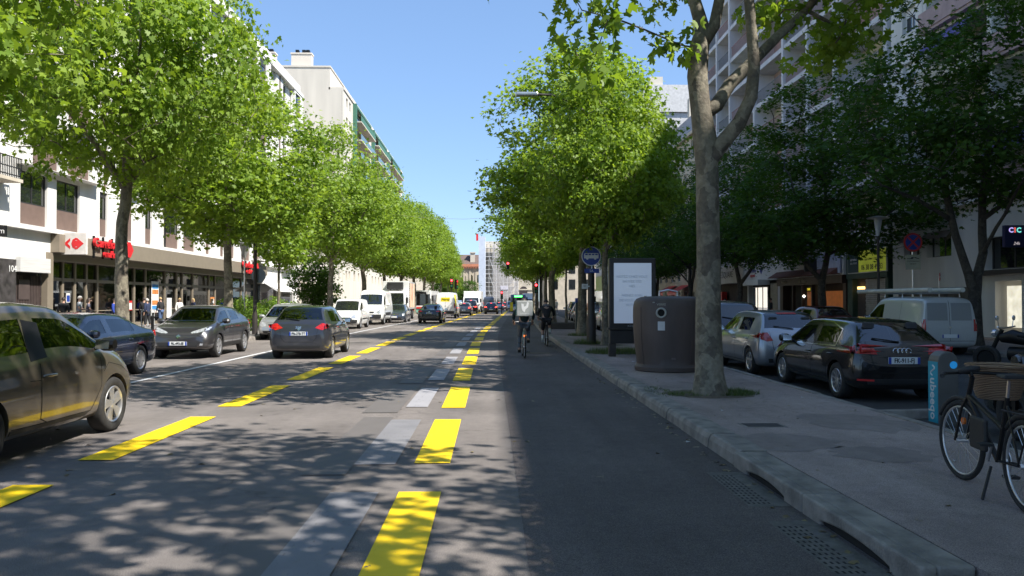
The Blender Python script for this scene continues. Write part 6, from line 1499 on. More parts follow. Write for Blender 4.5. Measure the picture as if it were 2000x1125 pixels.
for a, z_, w_, h_, mt in ((-125,1.50,.05,.03,(.30,.30,.28)),(-92,.30,.09,.05,(.13,.10,.09))):
    nn = Vector((cos(R(a)), sin(R(a))/.86, 0)).normalized(); tt = Vector((-nn.y, nn.x, 0)); rr_ = np.interp(z_, [p_q[1] for p_q in prof], [p_q[0] for p_q in prof])
    MB().prism([(-w_/2,-h_/2),(w_/2,-h_/2+.01),(w_/2-.01,h_/2),(-w_/2,h_/2-.005)], Vector((rr_*cos(R(a)), rr_*.86*sin(R(a)), z_))+nn*.004, tt, (0,0,1), nn*.004).build('torn_sticker', pmat('sticker_%d' % int(z_*100), mt, .7, var=.5, vs=20), BIN)
# lamp post with bus lane sign
LP = thing('street_lamp', 'tall brown lamp post carrying the round blue bus sign on the right sidewalk', 'lamp post', (3.46+.13,27.3,.148), 0)
mb = MB(); mb.lathe([(.17,0),(.17,.9),(.145,1.0),(.13,1.1),(.10,5.5),(.075,8.1)], 16); mb.tube([(0,0,8.0),(-.5,0,8.6),(-1.4,0,8.9),(-2.0,0,8.92)], [.06,.05,.045,.04], 8); mb.build('pole', BRN, LP, smooth='auto')
MB().box(-2.7,-1.9,-.14,.14,8.84,8.98).build('lamp_head', STEEL, LP, bevel=.04)
BUS = thing('bus_lane_sign', 'round blue sign showing a white bus, with a small blue plate below', 'sign', (3.59,27.13,2.45), 0)
BLU = pmat('sign_blue', (.012,.045,.28), .4, var=.04); SW = pmat('sign_white', (.62,.62,.62), .4, var=.03)
MB().lathe([(.345,-.012),(.345,.012)], 36, (-.02,0,.82), 'y').build('sign_disc', SW, BUS)
MB().lathe([(.315,-.017),(.315,-.010)], 36, (-.02,0,.82), 'y').build('blue_disc', BLU, BUS)
mb = MB(); mb.prism([(-.255,-.09),(.255,-.09),(.262,.0),(.25,.095),(-.235,.095),(-.262,.03)], (-.02,-.018,.83), (1,0,0), (0,0,1), (0,-.004,0)); 
for q in (-.14,.14): mb.lathe([(.042,-.024),(.042,-.018)], 14, (-.02+q,0,.735), 'y')
bs_ = mb.build('bus_symbol', SW, BUS)
mb = MB()
for i in range(4): mb.box(-.02-.215+i*.118, -.02-.125+i*.118, -.0245, -.0225, .855, .905)
mb.build('bus_windows', BLU, BUS)
MB().box(-.26,.26,-.014,.012,.22,.38).build('plate', BLU, BUS, bevel=.005); text('SA.', .12, SW, BUS, frame((0,-.0145,.295), (1,0,0), (0,0,1)), 'lettering', depth=.002)
MB().box(-.02,.02,.012,.10,.3,1.1).build('bracket', STEEL, BUS)
PL2 = thing('address_plate', 'small white numbered plate fixed left of the blue bus sign post', 'sign', (3.36,27.2,2.2)); MB().box(-.12,.10,-.01,.01,-.09,.09).build('plate', SW, PL2, bevel=.004); text('97', .1, INK, PL2, frame((-.01,-.011,0), (1,0,0), (0,0,1)), 'lettering', depth=.001); MB().box(.08,.16,0,.02,-.02,.02).build('bracket', STEEL, PL2)
# raised planter, parking meter, posts
PLN = thing('planter', 'low raised stone planter round the thin young tree on the right sidewalk', 'planter', (4.25,42.6,.148))
mb = MB(); mb.box(-1.5,1.5,-1.0,-.8,0,.32); mb.box(-1.5,1.5,.8,1.0,0,.32); mb.box(-1.5,-1.3,-.8,.8,0,.32); mb.box(1.3,1.5,-.8,.8,0,.32); mb.build('rim', pmat('dark_timber', (.07,.06,.05), .8), PLN, bevel=.02)
MB().box(-1.3,1.3,-.8,.8,0,.18).build('soil', pmat('soil', (.05,.04,.03), .95, bump=.5), PLN)
PM = thing('parking_meter', 'dark green parking meter with blue top beside the leaning plane trunk', 'parking meter', (4.45,38.5,.148)); MB().box(-.19,.19,-.14,.14,0,1.45).build('body', pmat('meter_green', (.01,.03,.025), .4), PM, bevel=.04); MB().box(-.2,.2,-.15,.15,1.45,1.68).build('head', BLU, PM, bevel=.05); MB().box(-.1,.1,-.16,-.14,1.05,1.3).build('screen', GLASSDK, PM)
def post_sign(name, label, cat, x, y, h, disc=None, r=.03, z=.148):
    t = thing(name, label, cat, (x,y,z)); MB().tube([(0,0,0),(0,0,h)], r, 10).build('post', STEEL if r < .04 else BRN, t, smooth='auto'); return t
NS = post_sign('no_stopping_sign', 'round blue and red no stopping sign with tow truck plate at the far kerb', 'sign', 15.75, P(1783,600,28.6).y, 3.75, r=.035)
xns = P(1783,600,28.6).x; NS.location.x = xns
MB().lathe([(.36,-.05),(.36,-.03)], 36, (0,0,3.75), 'y').build('sign_disc', pmat('sign_red', (.50,.035,.03), .4), NS)
MB().lathe([(.285,-.056),(.285,-.051)], 36, (0,0,3.75), 'y').build('blue_disc', BLU, NS)
mb = MB()
for sg_ in (1,-1): mb.prism([(-.27,-.035),(.27,-.035),(.27,.035),(-.27,.035)], (0,-.0565-(.001 if sg_ > 0 else 0),3.75), (cos(pi/4),0,sg_*sin(pi/4)), (-sg_*sin(pi/4),0,cos(pi/4)), (0,-.003,0))
mb.build('cross', pmat('sign_red', (.50,.035,.03), .4), NS)
pl_ = MB().box(-.29,.29,-.05,-.03,2.72,3.28).build('plate', pmat('cream_sign', (.42,.40,.30), .5), NS, bevel=.01)
mb = MB(); mb.prism([(-.24,0),(-.1,0),(-.06,.05),(.02,.05),(.02,.02),(-.02,-.02),(-.24,-.02)], (0,-.051,3.14), (1,0,0), (0,0,1), (0,-.002,0)); mb.prism([(.04,.06),(.22,.0),(.24,-.03),(.05,.02)], (0,-.051,3.14), (1,0,0), (0,0,1), (0,-.002,0))
mb.build('tow_symbol', INK, pl_); text('STATIONNEMENT', .06, INK, pl_, frame((0,-.0505,3.03), (1,0,0), (0,0,1)), 'lettering', depth=.001); text('GENANT', .06, INK, pl_, frame((0,-.0505,2.93), (1,0,0), (0,0,1)), 'lettering', depth=.001)
q = P(1834,538,33.5); NE = post_sign('no_entry_sign', 'small red round sign on a thin post near the bank wall', 'sign', q.x, q.y, 2.6, r=.03); MB().lathe([(.19,-.04),(.19,-.025)], 24, (0,0,2.6), 'y').build('sign_disc', pmat('sign_red', (.50,.035,.03), .4), NE); MB().box(-.12,.12,-.046,-.041,2.57,2.63).build('bar', SW, NE); NE.rotation_euler = (0,0,.9)
q = P(1716,600,31.0); L2 = thing('street_lamp', 'slim dark lamp post with a pale lantern before the yellow billboard', 'lamp post', (q.x,q.y,.148))
MB().lathe([(.09,0),(.08,.8),(.055,1.0),(.05,4.3)], 12).build('pole', BRN, L2, smooth='auto'); MB().lathe([(.05,4.2),(.10,4.45),(.16,4.85),(.17,4.9)], 14).build('lantern', pmat('milky_lantern', (.5,.52,.55), .3), L2, smooth='auto'); MB().lathe([(.42,4.9),(.44,4.94),(.1,5.02),(0,5.03)], 20).build('lamp_hood', STEEL, L2, smooth='auto')
# left lamp post with round disc
q = gnd(498,640); L3 = thing('street_lamp', 'dark lamp post with a round disc seen from behind, before the shrubs at the left', 'lamp post', (-10.9,P(498,600,35.4).y,.148)); L3.location.x = P(498,600,35.4).x
MB().lathe([(.13,0),(.12,.9),(.085,1.1),(.07,5.6)], 12).build('pole', BRN, L3, smooth='auto'); MB().lathe([(.33,-.012),(.33,.012)], 28, (.12,.12,2.7), 'y').build('disc', pmat('grey_disc', (.16,.18,.19), .4, .5), L3)
mb = MB(); mb.tube([(0,0,5.6),(.35,0,5.8),(.6,0,5.7)], .04, 8); mb.build('lamp_arm', BRN, L3)
q = P(478,485,38); L4 = thing('street_lamp', 'grey wall lantern with a cage shade above the second red lettering', 'lamp', (q.x,q.y,q.z)); MB().lathe([(.05,-.5),(.22,.0),(.28,.25),(.05,.42)], 10).build('lantern', pmat('grey_lantern', (.34,.34,.33), .4, .4), L4, smooth='auto'); MB().tube([(0,0,-.5),(0,0,-q.z+.15)], .035, 8).build('pole', STEEL, L4)
BO = thing('bollard', 'slim black bollard on the left sidewalk between the navy saloon and the crossover', 'bollard', (-10.7,P(298,600,24.4).y,.148)); BO.location.x = P(298,600,24.4).x
MB().lathe([(.07,0),(.05,.06),(.045,.95),(.06,1.0),(.06,1.05),(0,1.10)], 14).build('bollard_body', BLACK, BO, smooth='auto')
# traffic lights
def tlight(label, x, y, h, lit='red', rot=0, n=1, mast=True, loc_z=0.0):
    t = thing('traffic_light', label, 'traffic light', (x,y,loc_z), rot)
    if mast: MB().tube([(0,0,0),(0,0,h)], .06, 8).build('pole', BRN, t)
    MB().box(-.17,.17,-.16,.12,h-.95,h+.12).build('housing', BLACK, t, bevel=.03)
    for i, (nm, c, on) in enumerate((('red_lens', (1,.04,.05), lit == 'red'), ('amber_lens', (.25,.12,.01), False), ('green_lens', (.01,.12,.05), False))):
        m = pmat('lens_'+nm+('_on' if on else ''), c, .3, emit=5 if on else 0, var=0); MB().lathe([(.115,-.19),(.10,-.165),(0,-.162)], 16, (0,0,h-.1-i*.31), 'y').build(nm, m, t, smooth='auto')
    return t
q = P(882,590,87); tlight('lit red traffic light just right of the left tree row', q.x, q.y, P(882,546,87).z)
q = P(891,590,87.5); tlight('unlit backing traffic head beside the red light at the left row end', q.x, q.y, P(891,548,87.5).z, lit='none', rot=.9)
q = P(980,590,100); tlight('lit red traffic light on a post in the middle of the crossing', q.x, q.y, P(980,570,100).z)
q = P(1047,590,80); tlight('lit red traffic light before the right trunks', q.x, q.y, P(1047,555,80).z)
q = P(992,515,62); t = thing('traffic_light', 'small lit red traffic light hung high among the right crowns', 'traffic light', (q.x,q.y,0)); z = q.z
MB().tube([(2.6,0,0),(2.6,0,z+.35),(2.3,0,z+.55),(0,0,z+.6)], .06, 8).build('pole', BRN, t); MB().box(-.10,.10,-.1,.1,z-.45,z+.2).build('housing', BLACK, t, bevel=.03); MB().lathe([(.085,-.13),(0,-.14)], 14, (0,0,z+.02), 'y').build('red_lens', pmat('lens_red_lens_on', (1,.04,.05), .3, emit=5, var=0), t)
q = gnd(1000,609); BAR = thing('barrier', 'yellow work barrier standing at the crossing', 'barrier', (q.x,q.y,0)); 
YB = pmat('barrier_yellow', (.85,.62,.02), .5); MB().box(-.3,.15,-.05,.05,.1,1.5).build('panel', YB, BAR, bevel=.03); MB().box(-.4,.3,-.25,.25,0,.1).build('base', BLACKP, BAR)
q = P(1077,590,72); LSP = thing('direction_sign', 'tall post with small stacked white plates between the right trunks', 'sign', (q.x,q.y,.148)); MB().tube([(0,0,0),(0,0,4)], .04, 8).build('post', BRN, LSP)
for i in range(4): MB().box(-.25,.25,-.05,-.03,3.6-i*.45,3.9-i*.45).build('plate', SW, LSP, bevel=.01)
# overhead wire
q1 = P(742,415,60); q2 = P(905,428,60); WR = MB().tube([q1+Vector((-6,0,1.2)), q1, (q1+q2)/2+Vector((0,0,-.15)), q2, q2+Vector((10,0,.6))], .012, 4).build('overhead_wire', pmat('wire', (.25,.22,.18), .6), None); tag(WR, 'thin overhead wire spanning the street between the tree rows', 'wire')
# supermarket signs
CRD = pmat('sign_bright_red', (.58,.02,.025), .45, emit=.0)
S1 = thing('shop_sign', 'square white projecting sign with a red and white arrow emblem over the shop entrance', 'sign', (XL,P(145,475,38.6).y,4.7)); 
c = P(146,476,39.6); S1.location = (XL+.0, c.y, c.z); dx = c.x-XL
MB().box(dx-.62,dx+.62,-.09,.09,-.56,.56).build('sign_box', pmat('sign_box_white', (.62,.58,.54), .4), S1, bevel=.02)
mb = MB(); mb.prism([(-.50,0),(-.18,.28),(-.18,.13),(-.30,0),(-.18,-.13),(-.18,-.28)], (dx,-.092,0), (1,0,0), (0,0,1), (0,-.006,0)); mb.prism([(.50,0),(.20,.26),(.16,.14),(.06,.16),(-.02,.06),(-.02,-.06),(.06,-.16),(.16,-.14),(.20,-.26)], (dx,-.092,0), (1,0,0), (0,0,1), (0,-.006,0)); mb.prism([(-.12,.0),(-.06,.2),(.1,.30),(.22,.26),(.18,.18),(.08,.18),(.0,.08),(.0,-.08),(.08,-.18),(.18,-.18),(.22,-.26),(.1,-.30),(-.06,-.2)], (dx,-.0925,0), (1,0,0), (0,0,1), (0,-.006,0))
mb.build('emblem', CRD, S1); mb = MB(); mb.box(0,dx-.62,-.02,.02,.3,.36); mb.box(0,dx-.62,-.02,.02,-.36,-.3); mb.box(0,.05,-.1,.1,-.45,.45); mb.build('bracket', BLACK, S1)
def carre(label, y, z):
    t = thing('shop_lettering_sign', label, 'sign', (XL+.5,y,z))
    text('Carrefour', .70, CRD, t, frame((.12,-.2,.22), (0,1,0), (0,0,1)), 'lettering', depth=.07, bold=.012)
    text('market', .54, CRD, t, frame((.12,.25,-.34), (0,1,0), (0,0,1)), 'lettering', depth=.07, bold=.012)
    MB().prism([(-.52,0),(-.15,.45),(.15,.45),(.52,0),(.15,-.45),(-.15,-.45)], (.06,2.35,.08), (0,1,0), (0,0,1), (.12,0,0)).build('emblem', CRD, t)
    mb = MB()
    for yy in (-1.4,-.4,.6,1.6,2.4): mb.box(-.06,.06,yy-.03,yy+.03,-.6,.6)
    mb.build('mounting_rail', BLACK, t)
carre('red raised shop lettering on the taupe fascia right of the square sign', P(208,487,43.6).y, 4.62)
carre('second red raised shop lettering on the fascia, partly behind the second trunk', P(466,525,68.5).y, 4.62)
SM = thing('shop_sign', 'black sign ending in the letters am at the left picture edge', 'sign', (XL,P(0,450,33.4).y,0)); c = P(2,452,33.6)
MB().box(XL*0, c.x-XL+.35, -.06, .06, c.z-.24, c.z+.24).build('sign_box', BLACK, SM, bevel=.01); text('cadeam', .34, FRMW, SM, frame((c.x-XL-.2,-.064,c.z), (1,0,0), (0,0,1)), 'lettering', depth=.002)
# posters in the shop front, barriers before it
def poster_(label, y, z0, z1, w, cols, nm='poster'):
    t = thing(nm, label, 'poster', (xs+.05,y,z0)); n = len(cols)
    MB().box(0,.03,-w/2,w/2,0,z1-z0).build('board', cols[0], t)
    for i, c in enumerate(cols[1:]): MB().box(.031,.036,-w*.42,w*.42,(z1-z0)*(.08+i*.86/(n-1)),(z1-z0)*(.08+(i+.8)*.86/(n-1))).build('print', c, t)
PO = pmat('poster_orange', (.55,.20,.06), .5, var=.5, vs=5); PBL = pmat('poster_blue', (.05,.25,.55), .5, var=.3, vs=6); PWH = pmat('poster_white', (.7,.68,.65), .5, var=.1, vs=6)
poster_('tall orange and blue poster in the supermarket window', 52.6, .9, 3.0, 1.1, [PWH,PBL,PO,PWH,PO,PBL]); poster_('white notice board in the supermarket window', 54.9, .5, 1.9, .8, [PWH,FRMW]); poster_('small orange poster in the window beside the second trunk', 63.3, .9, 2.0, .9, [PO,PBL,PWH]); poster_('red upright banner by the far supermarket door', 67.2, .9, 2.9, .9, [RED,PWH]); poster_('small red notice by the supermarket door', 49.0, 1.1, 1.7, .55, [RED,PWH]); poster_('white notice on the glass right of the gate', 41.9, 1.6, 2.1, .35, [PWH,BLU])
for i, (y, lb) in enumerate([(46.4,'white metal crowd barrier behind the first trunk'),(51.8,'white metal barrier with rounded loops left of the woman in white'),(54.1,'white metal barrier with rounded loops right of the man in jeans')]):
    t = thing('barrier', lb, 'barrier', (XL+1.6,y,.148), 0, 'metal barriers before the supermarket'); mb = MB()
    for k in range(4): mb.tube([(0,-.9+k*.45,.1),(0,-.9+k*.45,.9),(0,-.8+k*.45,1.0),(0,-.6+k*.45,1.0),(0,-.52+k*.45,.9),(0,-.52+k*.45,.1)], .02, 5)
    mb.tube([(0,-1,.1),(0,1,.1)], .02, 5); mb.tube([(0,-1,1.02),(0,1,1.02)], .02, 5); mb.build('rails', pmat('galvanised', (.55,.56,.56), .4, .4), t)
    MB().box(-.2,.2,-.9,-.86,-.0,.03).build('foot', STEEL, t); MB().box(-.2,.2,.86,.9,-.0,.03).build('foot', STEEL, t)
# right shop signs
c = P(1980,462,29.6); CI = thing('bank_sign', 'dark blue projecting bank sign with three coloured letters at the right edge', 'sign', (XR,c.y,c.z)); dx = c.x-XR
MB().box(dx-.42,dx+.42,-.08,.08,-.42,.44).build('sign_box', pmat('sign_navy', (.02,.022,.10), .35), CI, bevel=.02)
for i, (ch_, co) in enumerate((('C',(.55,.45,1)),('I',(1,.15,.12)),('C',(.2,.8,.75)))): text(ch_, .27, pmat('letter_'+str(i), co, .4, emit=.45, var=0), CI, frame((dx-.16+i*.155,-.084,.24), (1,0,0), (0,0,1)), 'lettering', depth=.002, bold=.012)
text('24h', .17, pmat('letter_white', (.8,.7,.7), .4, emit=.3, var=0), CI, frame((dx+.05,-.084,-.28), (1,0,0), (0,0,1)), 'lettering', depth=.002, shear=.3)
MB().box(dx+.42,0,-.03,.03,-.05,.05).build('bracket', BLACK, CI)
BB = thing('billboard', 'yellow and dark green billboard with a telephone number over the shuttered green shop', 'billboard', (XR-.1,42,3.3))
YBB = pmat('billboard_yellow', (.40,.45,.04), .5, emit=.12); MB().box(-.08,0,-2.2,2.2,-.05,1.25).build('board', pmat('pale_rim', (.5,.5,.45), .5), BB)
MB().box(-.09,-.081,-2.15,.85,0,1.2).build('yellow_panel', YBB, BB); MB().box(-.09,-.081,.87,2.15,0,1.2).build('green_panel', pmat('billboard_green', (.015,.045,.05), .5), BB)
text('06 38 08 49 83', .42, INK, BB, frame((-.093,-.65,.24), (0,-1,0), (0,0,1)), 'lettering', sx=.92, bold=.006); text('A LOUER LOCAL COMMERCIAL', .2, INK, BB, frame((-.093,-.65,1.02), (0,-1,0), (0,0,1)), 'lettering', sx=.92); text('6667 1090 / 1 270 m2', .18, INK, BB, frame((-.093,-.65,.68), (0,-1,0), (0,0,1)), 'lettering')
text('BNP PARIBAS', .16, SW, BB, frame((-.093,1.45,.72), (0,-1,0), (0,0,1)), 'lettering', sx=.85); text('REAL ESTATE', .16, SW, BB, frame((-.093,1.45,.52), (0,-1,0), (0,0,1)), 'lettering', sx=.85)
c = P(1583,518,46.5); DSG = thing('shop_sign', 'small dark square projecting sign over the cafe', 'sign', (c.x,c.y,c.z)); MB().box(-.38,.38,-.05,.05,-.4,.4).build('sign_box', INK, DSG, bevel=.01); MB().box(.38,XR-.25-c.x,-.02,.02,-.3,-.26).build('bracket', BLACK, DSG)
SP = thing('blank_sign_panel', 'plain pale blue panel on the wall left of the yellow billboard', 'sign', (XR-.3,47.3,3.6)); MB().box(-.12,0,-2.6,2.6,-.25,1.05).build('panel', pmat('pale_blue_panel', (.34,.38,.50), .4), SP, bevel=.01)
# service road odds and ends
UB = thing('charging_post', 'grey rounded charging post with a turquoise side panel at the right sidewalk edge', 'charging post', (6.13,10.35,.004), .0)
mb = MB(); pr = [(-.15,0),(.13,0),(.13,.86)]+[(-.01+.14*cos(a), .86+.14*sin(a)) for a in np.linspace(.2, pi-.2, 8)]+[(-.15,.86)]
mb.prism(pr, (0,-.0,0), (1,0,0), (0,0,1), (0,-.23,0)); mb.build('post_body', pmat('charging_grey', (.12,.115,.105), .45), UB, bevel=.012)
TQ = pmat('turquoise_panel', (.02,.30,.42), .35); 
pp = MB().prism([(-.225,.04),(-.005,.04),(-.005,.86),(-.225,.86)], (-.15,0,0), (0,1,0), (0,0,1), (-.004,0,0)).build('turquoise_panel', TQ, UB)
text('ubeeqo', .19, SW, pp, frame((-.1545,-.115,.36), (0,0,-1), (0,-1,0)), 'lettering', depth=.002, bold=.003); 
mb = MB(); mb.tube([(-.156,-.115+.045*sin(t*2*pi),.67+.14*t) for t in np.linspace(0,1,12)], .011, 5); mb.build('emblem', SW, pp)
MB().lathe([(.05,-.004),(.05,0)], 20, (.06,-.232,.82), 'y').build('blue_button', pmat('blue_button', (.02,.25,.6), .3, emit=.25), UB)
WS = thing('wheel_stop', 'low concrete wheel stop beside the charging post', 'kerb block', (5.95,10.75,.004), .1); MB().prism([(0,0),(.22,0),(.18,.12),(.04,.12)], (-.7,0,0), (0,1,0), (0,0,1), (1.3,0,0)).build('block', GRANITE, WS, bevel=.01)
mh = thing('manhole_cover', 'flat dark inspection cover set in the right sidewalk', 'cover', (3.35,9.4,.149)); MB().box(-.22,.22,-.12,.12,0,.006).build('cover', pmat('iron_cover', (.05,.045,.045), .6, .4, bump=.5), mh); MB().box(-.26,.26,-.16,.16,-.002,.003).build('cover_frame', GRANITE, mh)
for i, (x, y, w, h) in enumerate([(3.2,8.3,.62,.34),(3.9,7.6,.5,.3),(4.6,9.6,.7,.5)]):
    mb = MB(); rg = random.Random(i); mb.add([(x+w*cos(a)*rg.uniform(.75,1.1), y+h*sin(a)*rg.uniform(.75,1.1)*1.6, .1505) for a in np.linspace(0, 2*pi, 22)[:-1]], [tuple(range(21))]); tag(mb.build('asphalt_patch', asphalt('patch_asphalt', (.235,.195,.18), 1.2, .8)), kind='structure')
# ------------------------------------------------------------------ bicycles, motorbike
def bicycle(name, label, loc, rz, fc, basket=False, rack=False, steer=0, tyrew=.021, group=None, mud=True, stand=True):
    t = thing(name, label, 'bicycle', loc, rz, group); r = .335; HZ = .93 if basket else 1.04
    def wh(y, st=0):
        c = Vector((0,y,r)); rot = Matrix.Rotation(st, 3, 'Z')
        def rim_pts(rad, n=33): return [c+rot @ Vector((0, rad*cos(a), rad*sin(a))) for a in np.linspace(0, 2*pi, n)]
        w = MB().tube([c+rot @ Vector((-.05,0,0)), c+rot @ Vector((.05,0,0))], .022, 10).build('wheel', ALLOY, t)
        MB().tube(rim_pts(r-.018), tyrew, 8, caps=False).build('tyre', RUBBER, w, smooth=True); MB().tube(rim_pts(r-.047), .010, 6, caps=False).build('rim', ALLOY, w, smooth=True)
        s = MB()
        for i in range(24):
            a = 2*pi*i/24; b = a+.4*(1 if i % 2 else -1); e = .03*(1 if i % 4 < 2 else -1)
            s.tube([c+rot @ Vector((e,.02*cos(b),.02*sin(b))), c+rot @ Vector((0,(r-.05)*cos(a),(r-.05)*sin(a)))], .0016, 3, caps=False)
        s.build('spokes', STEEL, w)
        if mud: MB().tube([c+rot @ Vector((0,(r+.03)*cos(a),(r+.03)*sin(a))) for a in np.linspace(.5 if y > 0 else .7, 2.9, 14)], .022, 6).build('mudguard', BLACKP, w, smooth=True)
    wh(-.53); wh(.55, steer)
    f = MB(); bb = (0,-.10,.29); hd = (0,.36,.82); hl = (0,.40,.74); stt = (0,-.26,.80)
    f.tube([hl, bb], .022, 8); f.tube([hd, stt] if not basket else [hl, (0,-.2,.55)], .018, 8); f.tube([stt, bb], .018, 8)
    for s in (.05,-.05): f.tube([(s,-.53,.335), (0,-.10,.29)], .011, 6); f.tube([(s,-.53,.335), (0,-.25,.74)], .009, 6); f.tube([(s,.55,.335), (s*.7,.46,.62), (0,.41,.74)], .012, 6)
    f.tube([hl, hd, (0,.33,.90)], .02, 8); fr_ = f.build('frame', fc, t, smooth='auto')
    h = MB(); h.tube([(0,.33,.90),(0,.36,HZ)], .014, 6); h.tube([(-.30,.18,HZ-.01),(-.24,.28,HZ),(-.1,.36,HZ),(.1,.36,HZ),(.24,.28,HZ),(.30,.18,HZ-.01)], .012, 8); hbm = h.build('handlebar', ALLOY if not basket else BLACK, t, smooth='auto')
    for s in (1,-1): g_ = MB().tube([(s*.30,.16,HZ-.01),(s*.255,.25,HZ)], .018, 8).build('grip', BLACKP, hbm); 
    sd = MB(); sd.tube([(0,-.26,.80),(0,-.285,.93)], .013, 6); sd.build('seat_post', STEEL, t)
    s_ = MB(); s_.add([(-.09,-.40,.95),(.09,-.40,.95),(.07,-.28,.955),(-.07,-.28,.955),(.02,-.12,.945),(-.02,-.12,.945),(-.08,-.40,.985),(.08,-.40,.985),(.05,-.28,.98),(-.05,-.28,.98),(.018,-.12,.965),(-.018,-.12,.965)], [(0,3,2,1),(3,5,4,2),(6,7,8,9),(9,8,10,11),(0,1,7,6),(1,2,8,7),(2,4,10,8),(4,5,11,10),(5,3,9,11),(3,0,6,9)]); s_.build('saddle', BLACKP, t, bevel=.012)
    cr = MB(); cr.lathe([(.09,-.004),(.09,.004)], 24, (.055,-.10,.29), 'x'); cr.tube([(.07,-.10,.29),(.08,-.02,.15)], .010, 6); cr.tube([(-.07,-.10,.29),(-.08,-.18,.43)], .010, 6); c_ = cr.build('crankset', STEEL, t)
    MB().box(.08,.18,-.06,.02,.14,.16).build('pedal', BLACKP, t); MB().box(-.18,-.08,-.22,-.14,.42,.44).build('pedal', BLACKP, t)
    if rack:
        k = MB(); 
        for s in (.06,-.06): k.tube([(s,-.30,.71),(s,-.85,.72)], .008, 5); k.tube([(s,-.53,.34),(s,-.72,.71)], .007, 5)
        k.tube([(.06,-.85,.72),(-.06,-.85,.72)], .008, 5); k.build('rack', BLACK, t)
        MB().box(-.07,.07,-.90,-.87,.64,.70).build('reflector', pmat('reflector_red', (.7,.03,.02), .25, emit=.08), t, bevel=.006)
    if stand: MB().tube([(-.06,-.12,.25),(-.16,-.20,.01)], .011, 6).build('kickstand', BLACK, t)
    return t
WICK, n_, p_, o_ = node_mat('wicker')
tc = n_.nodes.new('ShaderNodeTexCoord'); wv = n_.nodes.new('ShaderNodeTexWave'); wv.bands_direction = 'Z'; wv.inputs['Scale'].default_value = 22; wv.inputs['Distortion'].default_value = 3; n_.links.new(tc.outputs['Object'], wv.inputs['Vector'])
cr = n_.nodes.new('ShaderNodeValToRGB'); cr.color_ramp.elements[0].color = (.14,.075,.04,1); cr.color_ramp.elements[1].color = (.42,.27,.16,1); n_.links.new(wv.outputs[0], cr.inputs[0]); n_.links.new(cr.outputs[0], p_.inputs['Base Color']); bp = n_.nodes.new('ShaderNodeBump'); bp.inputs['Distance'].default_value = .01; n_.links.new(wv.outputs[0], bp.inputs['Height']); n_.links.new(bp.outputs[0], p_.inputs['Normal'])
BK = bicycle('parked_bicycle', 'black city bicycle with a wicker basket parked at the right edge of the sidewalk', (3.96,5.98,.148), -.17, BLACK, basket=True, rack=True, steer=.12)
mb = MB(); mb.lathe([(.0,.0),(.15,.0),(.165,.02),(.235,.27),(.25,.28),(.24,.292),(.22,.28),(.155,.03),(0,.02)], 30, (.28,.52,.70)); mb.build('basket', WICK, BK, smooth='auto')
mb = MB(); mb.tube([(-.1,.34,.94),(-.03,.30,.97),(.04,.30,.97)], .026, 8); mb.build('bell_and_lock', BLACKP, BK, smooth=True)
MB().lathe([(.03,-.01),(.03,.01)], 12, (.02,.55,.50), 'x').build('wheel_reflector', ORNG, BK)
for s in (1,): MB().box(-.08,-.04,-.05,.22,.34,.60).build('frame_bag', BLACKP, BK, bevel=.02)
MOT = thing('motorcycle', 'dark motorcycle parked beyond the city car at the right edge', 'motorcycle', (12.2,17.4,.004), .5)
for y in (-.68,.70): wheel(MOT, -.06, y, .31, .13, 1, 0, dark=True)
mb = MB(); mb.tube([(0,.70,.31),(0,.5,.75),(0,.38,1.0)], .05, 8); mb.tube([(0,.4,.8),(0,.15,.85),(0,-.2,.78),(0,-.75,.85)], [.10,.17,.13,.08], 12); mb.tube([(0,.2,.45),(0,-.3,.45)], .17, 12); mb.tube([(.14,.1,.32),(.16,-.7,.42)], .05, 8); mb.build('body', BLACK, MOT, smooth='auto')
mb = MB(); mb.tube([(-.38,.28,1.08),(-.1,.38,1.04),(.1,.38,1.04),(.38,.28,1.08)], .018, 8); mb.tube([(-.3,.3,1.08),(-.34,.3,1.25)], .01, 5); mb.tube([(.3,.3,1.08),(.34,.3,1.25)], .01, 5); mb.build('handlebar', STEEL, MOT)
for s in (1,-1): MB().lathe([(.06,-.01),(.06,.01)], 14, (s*.36,.3,1.28), 'y').build('mirror', CHR, MOT)
MB().box(-.16,.16,-.72,.0,.84,.93).build('saddle', BLACKP, MOT, bevel=.04); MB().lathe([(.09,-.06),(.09,.02),(.05,.06)], 16, (0,.55,.92), 'y').build('headlight', HEADL, MOT, smooth='auto')
